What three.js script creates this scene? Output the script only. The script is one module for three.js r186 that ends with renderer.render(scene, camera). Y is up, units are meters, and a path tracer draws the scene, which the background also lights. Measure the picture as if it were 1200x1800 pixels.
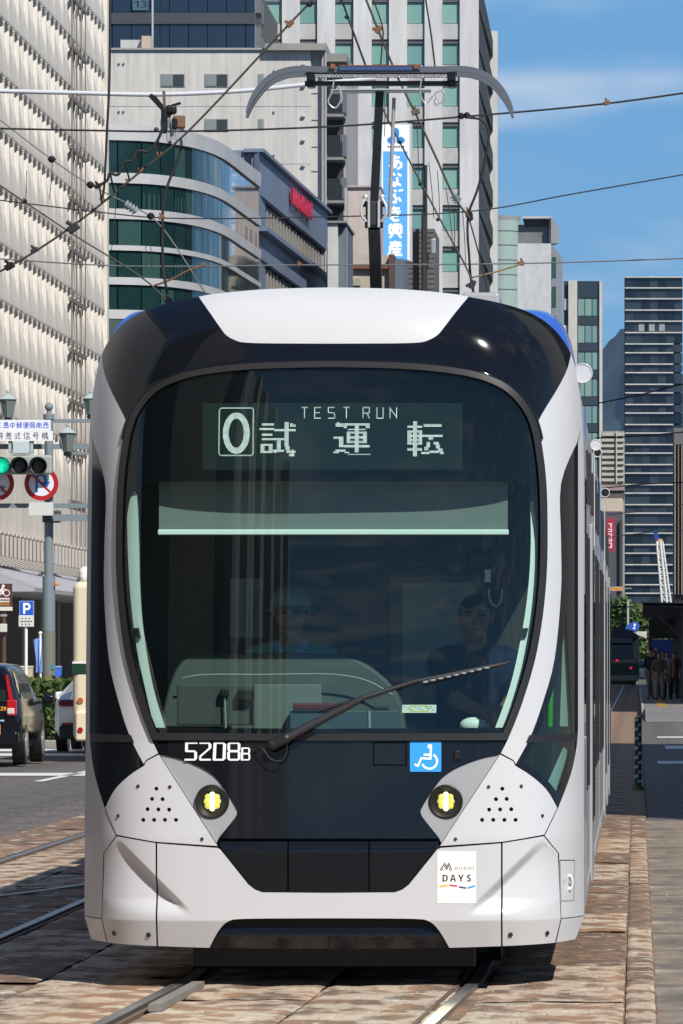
import * as THREE from 'three';
import { mergeGeometries, toCreasedNormals } from 'three/addons/utils/BufferGeometryUtils.js';
import { RoundedBoxGeometry } from 'three/addons/geometries/RoundedBoxGeometry.js';
import { MarchingCubes } from 'three/addons/objects/MarchingCubes.js';

// ---------------------------------------------------------------- camera, sky, sun, exposure
const scene = new THREE.Scene();
const F = 10470, EYE = 1.65, VX = 1118, VY = 1160;        // focal length and vanishing point in photograph pixels
const camera = new THREE.PerspectiveCamera(2 * Math.atan(900 / F) * 180 / Math.PI, 1200 / 1800, 1, 24000);
camera.position.set(0, EYE, 0);
camera.lookAt(0, EYE, -100);
camera.setViewOffset(1200, 1800, 600 - VX, 900 - VY, 1200, 1800);   // shifted lens: long telephoto, tram axis along z
camera.updateProjectionMatrix();

const renderer = new THREE.WebGLRenderer({ antialias: true });
renderer.setSize(682, 1024);
renderer.toneMapping = THREE.LinearToneMapping;
renderer.toneMappingExposure = 1.1;
renderer.shadowMap.enabled = true;

let seed = 1234567;
const rnd = () => { seed = (seed * 1664525 + 1013904223) >>> 0; return seed / 4294967296; };
const rr = (a, b) => a + (b - a) * rnd();
const lattice = new Float32Array(65536); for (let i = 0; i < 65536; i++) lattice[i] = rnd();
function vnoise(x, y, z = 0) {
  const xi = Math.floor(x), yi = Math.floor(y), zi = Math.floor(z), fx = x - xi, fy = y - yi, fz = z - zi;
  const sx = fx * fx * (3 - 2 * fx), sy = fy * fy * (3 - 2 * fy), sz = fz * fz * (3 - 2 * fz);
  const h = (a, b, c) => lattice[((a * 73856093) ^ (b * 19349663) ^ (c * 83492791)) & 65535];
  const l = (a, b, t) => a + (b - a) * t;
  const p = (c) => l(l(h(xi, yi, c), h(xi + 1, yi, c), sx), l(h(xi, yi + 1, c), h(xi + 1, yi + 1, c), sx), sy);
  return fz === 0 ? p(zi) : l(p(zi), p(zi + 1), sz);
}
function fbm(x, y, z = 0, n = 4) { let s = 0, a = 0.5, t = 0; for (let i = 0; i < n; i++) { s += a * vnoise(x, y, z); t += a; x = x * 2.03 + 17.1; y = y * 2.03 + 5.3; z = z * 2.03 + (z ? 3.7 : 0); a *= 0.5; } return s / t; }
const clamp = (v, a = 0, b = 1) => Math.min(b, Math.max(a, v));
const sstep = (a, b, v) => { const t = clamp((v - a) / (b - a)); return t * t * (3 - 2 * t); };
const mixc = (a, b, t) => a.map((v, i) => v + (b[i] - v) * t);

{ // sky: clear summer blue with thin drifting cloud
  const SKYP = 8, SKYO = 12, W = 4096, Hh = 2048, data = new Float32Array(W * Hh * 4);
  const hor = [0.20, 0.42, 0.66], mid = [0.14, 0.355, 0.64], zen = [0.035, 0.10, 0.28], gnd = [0.12, 0.115, 0.11];
  for (let j = 0; j < Hh; j++) {
    const el = ((j + 0.5) / Hh - 0.5) * Math.PI, s = Math.sin(el);
    for (let i = 0; i < W; i++) {
      let c;
      if (s < -0.01) c = gnd;
      else {
        const t = clamp(s);
        c = t < 0.12 ? mixc(hor, mid, sstep(0, 0.12, t)) : mixc(mid, zen, sstep(0.1, 0.6, t));
        const az = ((i + 0.5) / W - 0.5) * 2 * Math.PI, ce = Math.cos(el);
        const dx = Math.cos(az) * ce, dz = Math.sin(az) * ce;
        const k = 1 / (s + 0.16);                             // cloud layer seen in perspective
        const x = dx * k * 2.2, y = dz * k * 2.2;
        const n1 = fbm(x * 1.3 + 3, y * 1.3 + 9, 0, 4), n2 = fbm(x * 5 + 31, y * 5 + 12, 0, 3);
        const n3 = fbm(az * 22 + SKYO, el * 230 + SKYP, 0, 5);
        const high = sstep(0.5, 0.78, n1 * 0.72 + n2 * 0.28) * 0.5;
        const low = sstep(0.5, 0.8, n3) * 0.6;
        const cl = s < 0.2 ? Math.max(high * sstep(0.04, 0.2, s), low) : Math.max(high, low * (1 - sstep(0.2, 0.35, s)));
        c = mixc(c, [0.66, 0.72, 0.79], cl);
      }
      const o = (j * W + i) * 4; data[o] = c[0]; data[o + 1] = c[1]; data[o + 2] = c[2]; data[o + 3] = 1;
    }
  }
  const tex = new THREE.DataTexture(data, W, Hh, THREE.RGBAFormat, THREE.FloatType);
  tex.mapping = THREE.EquirectangularReflectionMapping; tex.magFilter = THREE.LinearFilter; tex.minFilter = THREE.LinearFilter; tex.needsUpdate = true;
  scene.background = tex; scene.environment = tex;
}
const SUN = new THREE.Vector3(0.55, 1.0, 0.9).normalize();
const sun = new THREE.DirectionalLight(new THREE.Color(1, 0.955, 0.885), 5);
sun.position.copy(SUN).multiplyScalar(300).add(new THREE.Vector3(0, 0, -60));
sun.target.position.set(0, 0, -60); scene.add(sun, sun.target);
sun.castShadow = true; sun.shadow.mapSize.set(4096, 4096);
Object.assign(sun.shadow.camera, { left: -90, right: 90, top: 120, bottom: -120, near: 10, far: 700 });

// ---------------------------------------------------------------- helpers
const V3 = THREE.Vector3;
const P = (px, py, d) => new V3((px - VX) * d / F, EYE - (py - VY) * d / F, -d);      // a place read off the photograph at a known distance
const names = {};
const numbered = (n) => { const k = names[n] = (names[n] ?? -1) + 1; return k ? `${n}_${String(k).padStart(3, '0')}` : n; };
function tag(o, label, category, group, kind) { if (label) o.userData.label = label; if (category) o.userData.category = category; if (group) o.userData.group = group; if (kind) o.userData.kind = kind; return o; }
function thing(name, label, category, pos = [0, 0, 0], group) { const g = new THREE.Group(); g.name = numbered(name); g.position.set(...pos); scene.add(g); return tag(g, label, category, group); }
function rootOf(o) { while (o.parent && o.parent !== scene) o = o.parent; return o; }
function put(name, geo, mat, parent) {                       // geometry in the thing's own axes
  const m = new THREE.Mesh(geo, mat); m.castShadow = m.receiveShadow = true;
  if (parent) { m.name = name; parent.add(m); } else { m.name = numbered(name); scene.add(m); }
  return m;
}
function putw(name, geo, mat, parent) {                      // geometry in world axes, put under an unturned thing (parts of parts included)
  let o = parent, p = new V3(); while (o && o !== scene) { p.add(o.position); o = o.parent; }
  geo.translate(-p.x, -p.y, -p.z); return put(name, geo, mat, parent);
}
function struct(name, geo, mat) { const m = put(name, geo, mat); m.userData.kind = 'structure'; return m; }
const bx = (w, h, d, x = 0, y = 0, z = 0) => new THREE.BoxGeometry(w, h, d).translate(x, y, z);
const rbx = (w, h, d, x, y, z, r = 0.01, s = 2) => new RoundedBoxGeometry(w, h, d, s, Math.min(r, w * 0.49, h * 0.49, d * 0.49)).translate(x, y, z);
const box2 = (x0, y0, z0, x1, y1, z1) => bx(Math.abs(x1 - x0), Math.abs(y1 - y0), Math.abs(z1 - z0), (x0 + x1) / 2, (y0 + y1) / 2, (z0 + z1) / 2);
const pbox = (x0, y0, x1, y1, d, deep) => { const a = P(x0, y0, d), b = P(x1, y1, d); return box2(a.x, a.y, -d, b.x, b.y, -d - deep); };
const clean = (g) => { const r = g.index ? g.toNonIndexed() : g.clone(); for (const k of Object.keys(r.attributes)) if (!['position', 'normal', 'uv'].includes(k)) r.deleteAttribute(k); if (!r.attributes.uv) r.setAttribute('uv', new THREE.BufferAttribute(new Float32Array(r.attributes.position.count * 2), 2)); if (!r.attributes.normal) r.computeVertexNormals(); return r; };
const merge = (...gs) => mergeGeometries(gs.flat().map(clean));
function rod(a, b, r0, r1 = r0, seg = 8) {
  a = new V3(...(a.isVector3 ? a.toArray() : a)); b = new V3(...(b.isVector3 ? b.toArray() : b));
  const g = new THREE.CylinderGeometry(r1, r0, a.distanceTo(b), seg).translate(0, 0, 0);
  g.applyQuaternion(new THREE.Quaternion().setFromUnitVectors(new V3(0, 1, 0), b.clone().sub(a).normalize()));
  return g.translate((a.x + b.x) / 2, (a.y + b.y) / 2, (a.z + b.z) / 2);
}
function beam(a, b, w, h) {                                    // square bar between two points
  a = new V3(...(a.isVector3 ? a.toArray() : a)); b = new V3(...(b.isVector3 ? b.toArray() : b));
  const g = new THREE.BoxGeometry(w, h, a.distanceTo(b)), m = new THREE.Matrix4().lookAt(a, b, Math.abs(b.y - a.y) > a.distanceTo(b) * 0.99 ? new V3(0, 0, 1) : new V3(0, 1, 0));
  return g.applyMatrix4(m).translate((a.x + b.x) / 2, (a.y + b.y) / 2, (a.z + b.z) / 2);
}
const tube = (pts, r, n = 40, seg = 6) => new THREE.TubeGeometry(new THREE.CatmullRomCurve3(pts, false, 'centripetal'), n, r, seg, false);
const disc = (r, h, x, y, z, seg = 24) => new THREE.CylinderGeometry(r, r, h, seg).rotateX(Math.PI / 2).translate(x, y, z);
function gridGeo(nu, nv, fn) {                                  // fn(u, v) -> [x, y, z, tu, tv]
  const pos = [], uv = [], idx = [];
  for (let j = 0; j <= nv; j++) for (let i = 0; i <= nu; i++) { const p = fn(i / nu, j / nv); pos.push(p[0], p[1], p[2]); uv.push(p[3] ?? i / nu, p[4] ?? j / nv); }
  for (let j = 0; j < nv; j++) for (let i = 0; i < nu; i++) { const a = j * (nu + 1) + i, b = a + 1, c = a + nu + 1, d = c + 1; idx.push(a, b, d, a, d, c); }
  const g = new THREE.BufferGeometry(); g.setAttribute('position', new THREE.Float32BufferAttribute(pos, 3)); g.setAttribute('uv', new THREE.Float32BufferAttribute(uv, 2)); g.setIndex(idx); g.computeVertexNormals(); return g;
}
function quadPrism(pts, depth) {                                // a 4+ cornered world polygon pushed along a vector
  const n = pts.length, pos = [], back = pts.map((p) => p.clone().add(depth));
  const tri = (a, b, c) => pos.push(...a.toArray(), ...b.toArray(), ...c.toArray());
  for (let i = 1; i < n - 1; i++) { tri(pts[0], pts[i], pts[i + 1]); tri(back[0], back[i + 1], back[i]); }
  for (let i = 0; i < n; i++) { const k = (i + 1) % n; tri(pts[i], back[i], back[k]); tri(pts[i], back[k], pts[k]); }
  const g = new THREE.BufferGeometry(); g.setAttribute('position', new THREE.Float32BufferAttribute(pos, 3)); g.computeVertexNormals(); return clean(g);
}
function metricUV(g, s = 1) {                                   // box-projected uv in metres
  g = g.index ? g.toNonIndexed() : g; const p = g.attributes.position, n = g.attributes.normal, uv = new Float32Array(p.count * 2);
  for (let i = 0; i < p.count; i++) { const ax = Math.abs(n.getX(i)), ay = Math.abs(n.getY(i)), az = Math.abs(n.getZ(i)); let u, v; if (ay >= ax && ay >= az) { u = p.getX(i); v = p.getZ(i); } else if (ax >= az) { u = p.getZ(i); v = p.getY(i); } else { u = p.getX(i); v = p.getY(i); } uv[2 * i] = u * s; uv[2 * i + 1] = v * s; }
  g.setAttribute('uv', new THREE.BufferAttribute(uv, 2)); return g;
}
const lin = (r, g, b) => new THREE.Color().setRGB(r, g, b);
const mat = (c, rough = 0.6, o = {}) => new THREE.MeshStandardMaterial({ color: Array.isArray(c) ? lin(...c) : new THREE.Color(c), roughness: rough, metalness: 0, side: THREE.DoubleSide, ...o });
const phys = (c, rough, o = {}) => new THREE.MeshPhysicalMaterial({ color: Array.isArray(c) ? lin(...c) : new THREE.Color(c), roughness: rough, side: THREE.DoubleSide, ...o });
function canvasTex(w, h, draw, srgb = true) { const c = document.createElement('canvas'); c.width = w; c.height = h; const x = c.getContext('2d'); draw(x, w, h); const t = new THREE.CanvasTexture(c); if (srgb) t.colorSpace = THREE.SRGBColorSpace; t.magFilter = THREE.LinearFilter; return t; }
function noiseTex(n, fn, srgb, rep = 1) {                       // fn(u, v, tile) -> [r, g, b] 0..1
  const d = new Uint8Array(n * n * 4);
  for (let j = 0; j < n; j++) for (let i = 0; i < n; i++) { const c = fn(i / n, j / n), o = (j * n + i) * 4; for (let k = 0; k < 3; k++) d[o + k] = clamp(c[k]) * 255; d[o + 3] = 255; }
  const t = new THREE.DataTexture(d, n, n, THREE.RGBAFormat); t.wrapS = t.wrapT = THREE.RepeatWrapping; t.repeat.set(rep, rep); t.magFilter = THREE.LinearFilter; t.minFilter = THREE.LinearFilter; t.generateMipmaps = false; if (srgb) t.colorSpace = THREE.SRGBColorSpace; t.needsUpdate = true; return t;
}
// tiling noise: a torus walk keeps the edges matching
const tileN = (u, v, f, s = 0, n = 4) => { const a = u * 2 * Math.PI, b = v * 2 * Math.PI, k = f / (2 * Math.PI); const x = fbm(Math.cos(a) * k + 10 + s, Math.sin(a) * k + 20, Math.cos(b) * k + 30.5 + s, n), y = fbm(Math.sin(b) * k + 40, Math.cos(a) * k + 3 + s, Math.sin(a) * k + 50.5, n); return (x + y) / 2; };

// stroke lettering for the signs: polylines on a ten by ten grid
const GLYPH = {
  hiro: '5,0 5,1.5;1,1.5 9,1.5;1.5,1.5 1.3,6 .3,10;5,3.5 3,9;2.5,9 8,8.3;6.5,6 8.8,9.5',
  shima: '5,0 4,1;2,1 8,1 8,4 2,4;2,2.5 8,2.5;2,1 2,5.6;2,5.6 9.2,5.6 9,9.5 8,10;1,7 1,9 7,9 7,7;4,6.5 4,9',
  naka: '1.5,2.5 8.5,2.5 8.5,6.5 1.5,6.5 1.5,2.5;5,0 5,10',
  yuu: '.3,1.6 6,1;.3,3.8 6.3,3.8;.5,6.3 6,6.3;3,1.5 3,8.5;1.5,3.8 1.5,6.3;4.7,3.8 4.7,6.3;.3,9 6.3,8.3;7.3,.5 7.3,10;7.3,1 9.7,1 8.5,4 9.7,6 9.3,8 8.2,8',
  bin: '2.5,0 .5,4;1.7,3 1.7,10;3.5,1 9.7,1;4,2.7 9.3,2.7 9.3,6.3 4,6.3 4,2.7;4,4.5 9.3,4.5;6.6,1 6.6,6.3 5,9 3,10;4,7 6,9 9.8,10',
  kyoku: '1.5,.7 8.5,.7 8.5,3 1.5,3;1.5,.7 1.3,6 .3,10;1.5,4.7 9,4.7 9,9.5 8,9.8;3.2,6.3 6.8,6.3 6.8,8.7 3.2,8.7 3.2,6.3',
  minami: '5,0 5,3.5;.7,1.7 9.3,1.7;1,3.5 9,3.5 9,9.7 8,9.9;1,3.5 1,10;3.3,4.3 4,5.5;6.7,4.3 6,5.5;2.5,6 7.5,6;2.5,7.7 7.5,7.7;5,6 5,10',
  nishi: '.5,1 9.5,1;1,3.3 9,3.3 9,9.3 1,9.3 1,3.3;3.8,1 3.8,4.5 2.8,6.3;6.3,1 6.3,6 8,6',
  ji: '.5,1.5 3.5,1.5 3.5,8.5 .5,8.5 .5,1.5;.5,5 3.5,5;4.7,1.7 9.3,1.7;7,0 7,3.8;4.3,3.8 9.8,3.8;4.3,5.8 9.8,5.8;8,4.8 8,9.5 7,9.8;5.3,7 6.3,8.3',
  sa: '3,0 3.7,1.3;7,0 6.3,1.3;1,1.5 9,1.5;1.7,3 8.3,3;.5,4.6 9.5,4.6;5,1.5 5,4.6;4,4.6 .7,9.7;3.7,6.5 8.7,6.5;6.2,6.5 6.2,9.4;3,9.4 9.5,9.4',
  shiki: '.5,2.5 9.5,2.5;6.3,0 6.6,5 8.3,9.3 9.6,8;7.8,.4 8.8,1.6;1,5.2 5.5,5.2;3.2,5.2 3.2,8.7;.7,9.2 6,8.4',
  shin: '2.7,0 .5,4;1.8,3 1.8,10;5.7,0 6.8,1;3.6,1.8 9.8,1.8;4.5,3.6 9,3.6;4.5,5.3 9,5.3;4.5,7 9,7 9,9.6 4.5,9.6 4.5,7',
  gou: '2.3,.6 7.7,.6 7.7,3 2.3,3 2.3,.6;.5,4.5 9.5,4.5;3.3,4.5 2.7,6.5 8,6.5 7.5,9.5 5.5,9.7',
  ki: '.3,2.7 3.8,2.7;2,0 2,10;2,3 .3,7;2,3.5 3.7,5.5;4.8,.3 4.2,2 5.5,2.3 4.2,4.2;7.8,.3 7.3,2 8.7,2.3 7.3,4.2;4,5.5 9.8,5.5;6.3,0 6.7,6 9,9.8 9.8,8.5;5,5.5 3.7,9.8;5,7 6,8.3;9,6.5 6.5,9.8',
  a: '1.5,2 8,1.7;4.3,0 4,5 4.8,9;6.8,3.3 5.5,7 2.5,9.3 1.3,7.5 3,5.2 6.5,4.3 9,6 8.7,8.3 6,9.8',
  na: '.8,2 5,1.7;3.3,0 1,5.5;6.5,1 9,2.8;6.3,3.5 6.3,8 4.5,9.6 2.7,8.8 3.5,7.3 6.3,7.7 8.8,9.3',
  bu: '4,.5 5.7,1.7;5,3 4,4.5 5.7,6.5 5,9 3,8.8;2,5.5 .6,8.5;7,5.5 8.8,8.3;7.5,.3 8.3,1.7;9,0 9.8,1.3',
  kih: '1.5,1.8 8,1.3;1.3,4 8.5,3.5;3.7,0 7.3,6.3;7.3,6.3 4,6.3 2,7.8 4,9.6 7.5,9.5',
  kou: '1,1 1,5.5;1,1 2.5,.6;1,3 2.5,3;9,1 9,5.5;7.5,.8 9,.8;7.5,3 9,3;3.5,.7 6.5,.7 6.5,5.5;3.5,.7 3.5,5.5;4.3,2 5.7,2;4.2,3.3 5.8,3.3 5.8,4.7 4.2,4.7 4.2,3.3;.3,6.3 9.7,6.3;3.2,7 1,9.8;6.8,7 9,9.8',
  san: '5,0 5,1.2;1,1.3 9,1.3;3,2 3.7,3;7,2 6.3,3;1.3,3.3 9.5,3.3;1.3,3.3 1.3,7 .2,10;3.5,4.5 2.5,6;3.2,5.7 9,5.7;3,7.6 8.5,7.6;2.2,9.6 9.8,9.6;6,4.3 6,9.6',
};
function glyph(x, name, ox, oy, w, h, lw, color) {
  x.strokeStyle = color; x.lineWidth = lw; x.lineCap = 'butt'; x.lineJoin = 'miter';
  for (const s of GLYPH[name].split(';')) { x.beginPath(); s.split(' ').forEach((p, i) => { const [a, b] = p.split(',').map(Number); x[i ? 'lineTo' : 'moveTo'](ox + a * w / 10, oy + b * h / 10); }); x.stroke(); }
}

// shared materials
const M = {
  tramWhite: phys([0.55, 0.553, 0.565], 0.32, { clearcoat: 0.6, clearcoatRoughness: 0.12 }),
  tramBlack: phys([0.006, 0.007, 0.009], 0.05),
  tramGrey: phys([0.32, 0.325, 0.335], 0.35, { clearcoat: 0.4, clearcoatRoughness: 0.15 }),
  tramBlue: phys([0.035, 0.13, 0.50], 0.25, { clearcoat: 0.7, clearcoatRoughness: 0.1 }),
  rubber: mat([0.014, 0.014, 0.016], 0.45), seam: mat([0.006, 0.006, 0.006], 0.9),
  trim: mat([0.022, 0.020, 0.019], 0.32),
  steel: mat([0.5, 0.5, 0.5], 0.32, { metalness: 0.55 }), darkSteel: mat([0.035, 0.036, 0.04], 0.5, { metalness: 0.3 }),
  black: mat([0.008, 0.008, 0.009], 0.4), screw: mat([0.07, 0.065, 0.06], 0.4, { metalness: 0.7 }),
  glass: phys([0.72, 0.88, 0.83], 0.0, { transmission: 1, thickness: 0, ior: 1.55 }),
  darkGlass: phys([0.02, 0.026, 0.028], 0.04, { clearcoat: 1, clearcoatRoughness: 0.02 }),
  white: mat([0.75, 0.75, 0.74], 0.5), poleGrey: mat([0.17, 0.215, 0.24], 0.55),
};
// ================================================================ the tram
const XC = -1.5425, HW = 1.265;
const tram = thing('tram', 'white and black articulated tram with TEST RUN display, facing the camera', 'tram', [XC, 0, -30]);
const recline = (y) => y < 0.34 ? (0.34 - y) * 0.38 : y < 0.75 ? 0 : y < 1.26 ? 0.1 * (y - 0.75) : 0.051 + 0.065 * (y - 1.26) + 0.022 * (y - 1.26) ** 2;
function zf(x, y) {                                              // how far the nose surface lies behind the tip
  const a = Math.abs(x) / HW, v = Math.max(0, (y - 2.2) / 1.385), ea = a ** 4, ev = v ** 5.2, E = Math.min(1.06, ea + ev), amp = (0.46 * ea + 0.25 * ev + 1e-6) / (ea + ev + 2e-6);
  return -0.1 + 0.07 * a * a + recline(y) + amp * E ** 2.2;
}
function Lp(px, py) { let d = 30.3, x = 0, y = 0; for (let i = 0; i < 25; i++) { x = (px - VX) * d / F - XC; y = EYE - (py - VY) * d / F; d = 0.5 * d + 0.5 * (30 + zf(x, y)); } return new THREE.Vector2(x, y); }
const trace = (pts) => pts.map((p) => Lp(p[0], p[1]));
const smooth = (pts, n = 6) => { const c = new THREE.SplineCurve(pts.map((p) => new THREE.Vector2(p[0], p[1]))); return c.getPoints((pts.length - 1) * n).map((p) => [p.x, p.y]); };
const mirrorFull = (half) => { const h = half.map((p) => p.clone()); h[0].x = 0; h[h.length - 1].x = 0; return [...h, ...h.slice(1, -1).reverse().map((p) => new THREE.Vector2(-p.x, p.y))]; };
const flipX = (pts) => pts.map((p) => new THREE.Vector2(-p.x, p.y)).reverse();
const nrm = (x, y, f) => { const e = 0.004, gx = (f(x + e, y) - f(x - e, y)) / (2 * e), gy = (f(x, y + e) - f(x, y - e)) / (2 * e); return new V3(gx, gy, 1).normalize(); };
function panelGeo(poly, { holes = [], off = 0, thick = 0.012, edge = 0.05, disp = null } = {}) {
  const f = (x, y) => zf(x, y) + off + (disp ? disp(x, y) : 0);
  if (THREE.ShapeUtils.isClockWise(poly)) poly = poly.slice().reverse();
  holes = holes.map((h) => THREE.ShapeUtils.isClockWise(h) ? h : h.slice().reverse());
  const all = [...poly, ...holes.flat()], tris = THREE.ShapeUtils.triangulateShape(poly, holes);
  let work = tris.map((t) => t.map((i) => all[i])), out = [];
  const dist = (a, b) => Math.hypot(a.x - b.x, a.y - b.y);
  while (work.length) {
    const [a, b, c] = work.pop(), l = [dist(a, b), dist(b, c), dist(c, a)], k = l.indexOf(Math.max(...l));
    if (l[k] <= edge) { out.push([a, b, c]); continue; }
    const t = [[a, b, c], [b, c, a], [c, a, b]][k], m = new THREE.Vector2((t[0].x + t[1].x) / 2, (t[0].y + t[1].y) / 2);
    work.push([t[0], m, t[2]], [m, t[1], t[2]]);
  }
  const pos = [], nor = [], uv = [], fn = (x, y) => -f(x, y);
  const bb = new THREE.Box2().setFromPoints(poly);
  const vert = (p, dz, n) => { pos.push(p.x, p.y, -(f(p.x, p.y) + dz)); nor.push(n.x, n.y, n.z); uv.push((p.x - bb.min.x) / (bb.max.x - bb.min.x), (p.y - bb.min.y) / (bb.max.y - bb.min.y)); };
  for (const t of out) { const s = (t[1].x - t[0].x) * (t[2].y - t[0].y) - (t[1].y - t[0].y) * (t[2].x - t[0].x) < 0 ? [t[0], t[2], t[1]] : t; for (const p of s) vert(p, 0, nrm(p.x, p.y, f)); }
  if (thick) for (const loop of [poly, ...holes]) for (let i = 0; i < loop.length; i++) {
    const a = loop[i], b = loop[(i + 1) % loop.length], n = Math.max(1, Math.ceil(dist(a, b) / edge)), w = new V3(b.y - a.y, a.x - b.x, 0).normalize();
    for (let k = 0; k < n; k++) { const p = a.clone().lerp(b, k / n), q = a.clone().lerp(b, (k + 1) / n); vert(p, 0, w); vert(p, thick, w); vert(q, thick, w); vert(p, 0, w); vert(q, thick, w); vert(q, 0, w); }
  }
  const g = new THREE.BufferGeometry(); g.setAttribute('position', new THREE.Float32BufferAttribute(pos, 3)); g.setAttribute('normal', new THREE.Float32BufferAttribute(nor, 3)); g.setAttribute('uv', new THREE.Float32BufferAttribute(uv, 2)); return g;
}
const panel = (name, poly, m, o = {}, parent = tram) => put(name, panelGeo(poly, o), m, parent);
const bothSides = (name, poly, m, o = {}, parent = tram) => [panel(name, poly, m, o, parent), panel(name, flipX(poly), m, { ...o, holes: (o.holes || []).map(flipX), disp: o.disp ? (x, y) => o.disp(-x, y) : null }, parent)];
const circ = (px, py, r, n = 14) => { const c = Lp(px, py); return Array.from({ length: n }, (_, i) => new THREE.Vector2(c.x + r * Math.cos(i / n * 6.2832), c.y + r * Math.sin(i / n * 6.2832))); };
const onNose = (px, py, off = 0) => { const p = Lp(px, py); return new V3(p.x, p.y, -(zf(p.x, p.y) + off)); };

const studAt = (x, y, r, h) => { const n = nrm(x, y, zf); return new THREE.CylinderGeometry(r, r, h, 14).applyQuaternion(new THREE.Quaternion().setFromUnitVectors(new V3(0, 1, 0), n)).translate(x, y, -zf(x, y)).translate(n.x * 0.003, n.y * 0.003, n.z * 0.003); };
// outlines, traced on the right half
const silTop = smooth([[578, 505], [700, 508], [790, 516], [823, 521.5], [880, 533], [925, 547], [960, 567], [985, 592], [1003, 623], [1013, 660], [1020, 705], [1024, 760], [1026, 830]], 5);
const gasketOuter = smooth([[578, 633], [680, 635], [760, 640], [832, 651], [880, 668], [910, 690], [933, 720], [946, 752], [954, 794], [960, 850], [962, 920], [961, 1000], [954, 1080], [940, 1160], [916, 1240], [893, 1298]], 4);
const silLocal = trace([...silTop, [1026, 1000], [1026, 1300], [1026, 1609], [1011, 1652], [976, 1658], [880, 1664], [788, 1668], [578, 1668]]);
const half1 = (pts) => mirrorFull(trace(pts));
// dark under-shell that shows in the panel gaps; windscreen and side windows are open in it
const shrink = (poly, k) => { const out = [], n = poly.length; for (let i = 0; i < n; i++) { const a = poly[(i + n - 1) % n], b = poly[i], c = poly[(i + 1) % n]; const d1 = b.clone().sub(a).normalize(), d2 = c.clone().sub(b).normalize(); const nx = -(d1.y + d2.y), ny = d1.x + d2.x, l = Math.hypot(nx, ny) || 1; const cs = Math.max(0.4, Math.abs((-d1.y * nx + d1.x * ny) / l)); out.push(new THREE.Vector2(b.x + nx / l * k / cs, b.y + ny / l * k / cs)); } return out; };
const ccw = (p) => THREE.ShapeUtils.isClockWise(p) ? p.slice().reverse() : p;
const wsOuter = ccw(half1([...gasketOuter, [888, 1301], [578, 1302]]));
const wsInner = shrink(wsOuter, 0.036);
const sideWin = trace(smooth([[1014.5, 778], [986, 850], [986, 950], [986, 1040], [974, 1160], [952, 1240], [931, 1297]], 4).concat(smooth([[931, 1297], [906, 1344]], 2).slice(1), smooth([[906, 1344], [932, 1361], [960, 1386], [980, 1418]], 4).slice(1), smooth([[980, 1418], [1002, 1360], [1012, 1312], [1014.5, 1280]], 4).slice(1), [[1014.5, 1000]]));
const underHoles = [shrink(wsOuter, 0.03), shrink(ccw(sideWin), 0.012), shrink(ccw(flipX(sideWin)), 0.012)];
const underShell = () => panel('under_shell', mirrorFull(silLocal), M.seam, { off: 0.018, thick: 0.01, holes: underHoles, edge: 0.05, disp: (x, y) => scoop(x, y) * 1.15 + (y < 0.8 ? 0.012 : 0) });

// livery panels
const roofEdge = smooth([[823, 521.5], [800, 549], [780, 575], [768, 589], [752, 598], [735, 602], [690, 603.5], [578, 604]], 4);
panel('roof_front_panel', half1([...silTop.slice(0, 16), ...roofEdge.slice(1)]), M.tramWhite, { off: 0 });
const pillarTop = smooth([[1003, 623], [996, 650], [980, 682], [952, 728], [944.5, 745]], 4);
{
  const up = silTop.slice(15, 41), inner = gasketOuter.slice(0, 28).reverse();
  const right = [...roofEdge.slice().reverse(), ...up.slice(1), ...pillarTop.slice(1), ...inner];
  panel('brow_panel', half1(right), M.tramBlack, { off: 0.001, edge: 0.04 });
}
const pillarL = gasketOuter.slice(28), cheekTop = [[890, 1304], [880, 1324]];
{
  const pill = trace([...pillarTop, ...pillarL, ...cheekTop, [902, 1336], [906, 1343], ...smooth([[906, 1343], [931, 1296.5], [952, 1239.5], [974, 1159], [985.5, 1040], [985.5, 950], [985.5, 850], [1014, 777]], 4).slice(1), ...silTop.slice(40, 55).reverse()]);
  bothSides('front_pillar', pill, M.tramWhite, { edge: 0.04 });
  const strip = trace([...silTop.slice(54), [1026, 1000], [1026, 1300], [1026, 1609], [986, 1614], [982, 1500], [957, 1469], [981, 1419], ...smooth([[981, 1419], [1003, 1360], [1013, 1312], [1015.5, 1280]], 4).slice(1), [1015.5, 1000], [1015.5, 777]]);
  bothSides('corner_panel', strip, M.tramWhite, { edge: 0.04, off: 0.001 });
}
// cheeks with their drilled sounder holes
const sounder = [[706, 266], [678, 312], [725, 311], [648, 358], [696, 357], [745, 356], [617, 403], [666, 403], [715, 403], [764, 403]].map(([a, b]) => [600 + a / 2.5, 1280 + b / 2.5]);
const cheek = trace([[878.5, 1326.5], [901, 1338], ...smooth([[905, 1346], [932, 1363], [960, 1388], [979, 1420]], 4), [956, 1467], [884, 1479.5], [773, 1487]]);
const cheeks = bothSides('cheek_panel', cheek, M.tramWhite, { holes: sounder.map(([a, b]) => circ(a, b, 0.0105, 10)), thick: 0.02, off: -0.002 });
[[645, 258], [788, 255], [880, 385], [500, 487]].forEach(([a, b]) => { const q = Lp(600 + a / 2.5, 1280 + b / 2.5); cheeks.forEach((c, i) => put('screw', studAt(i ? -q.x : q.x, q.y, 0.0085, 0.008), M.screw, c)); });
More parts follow.
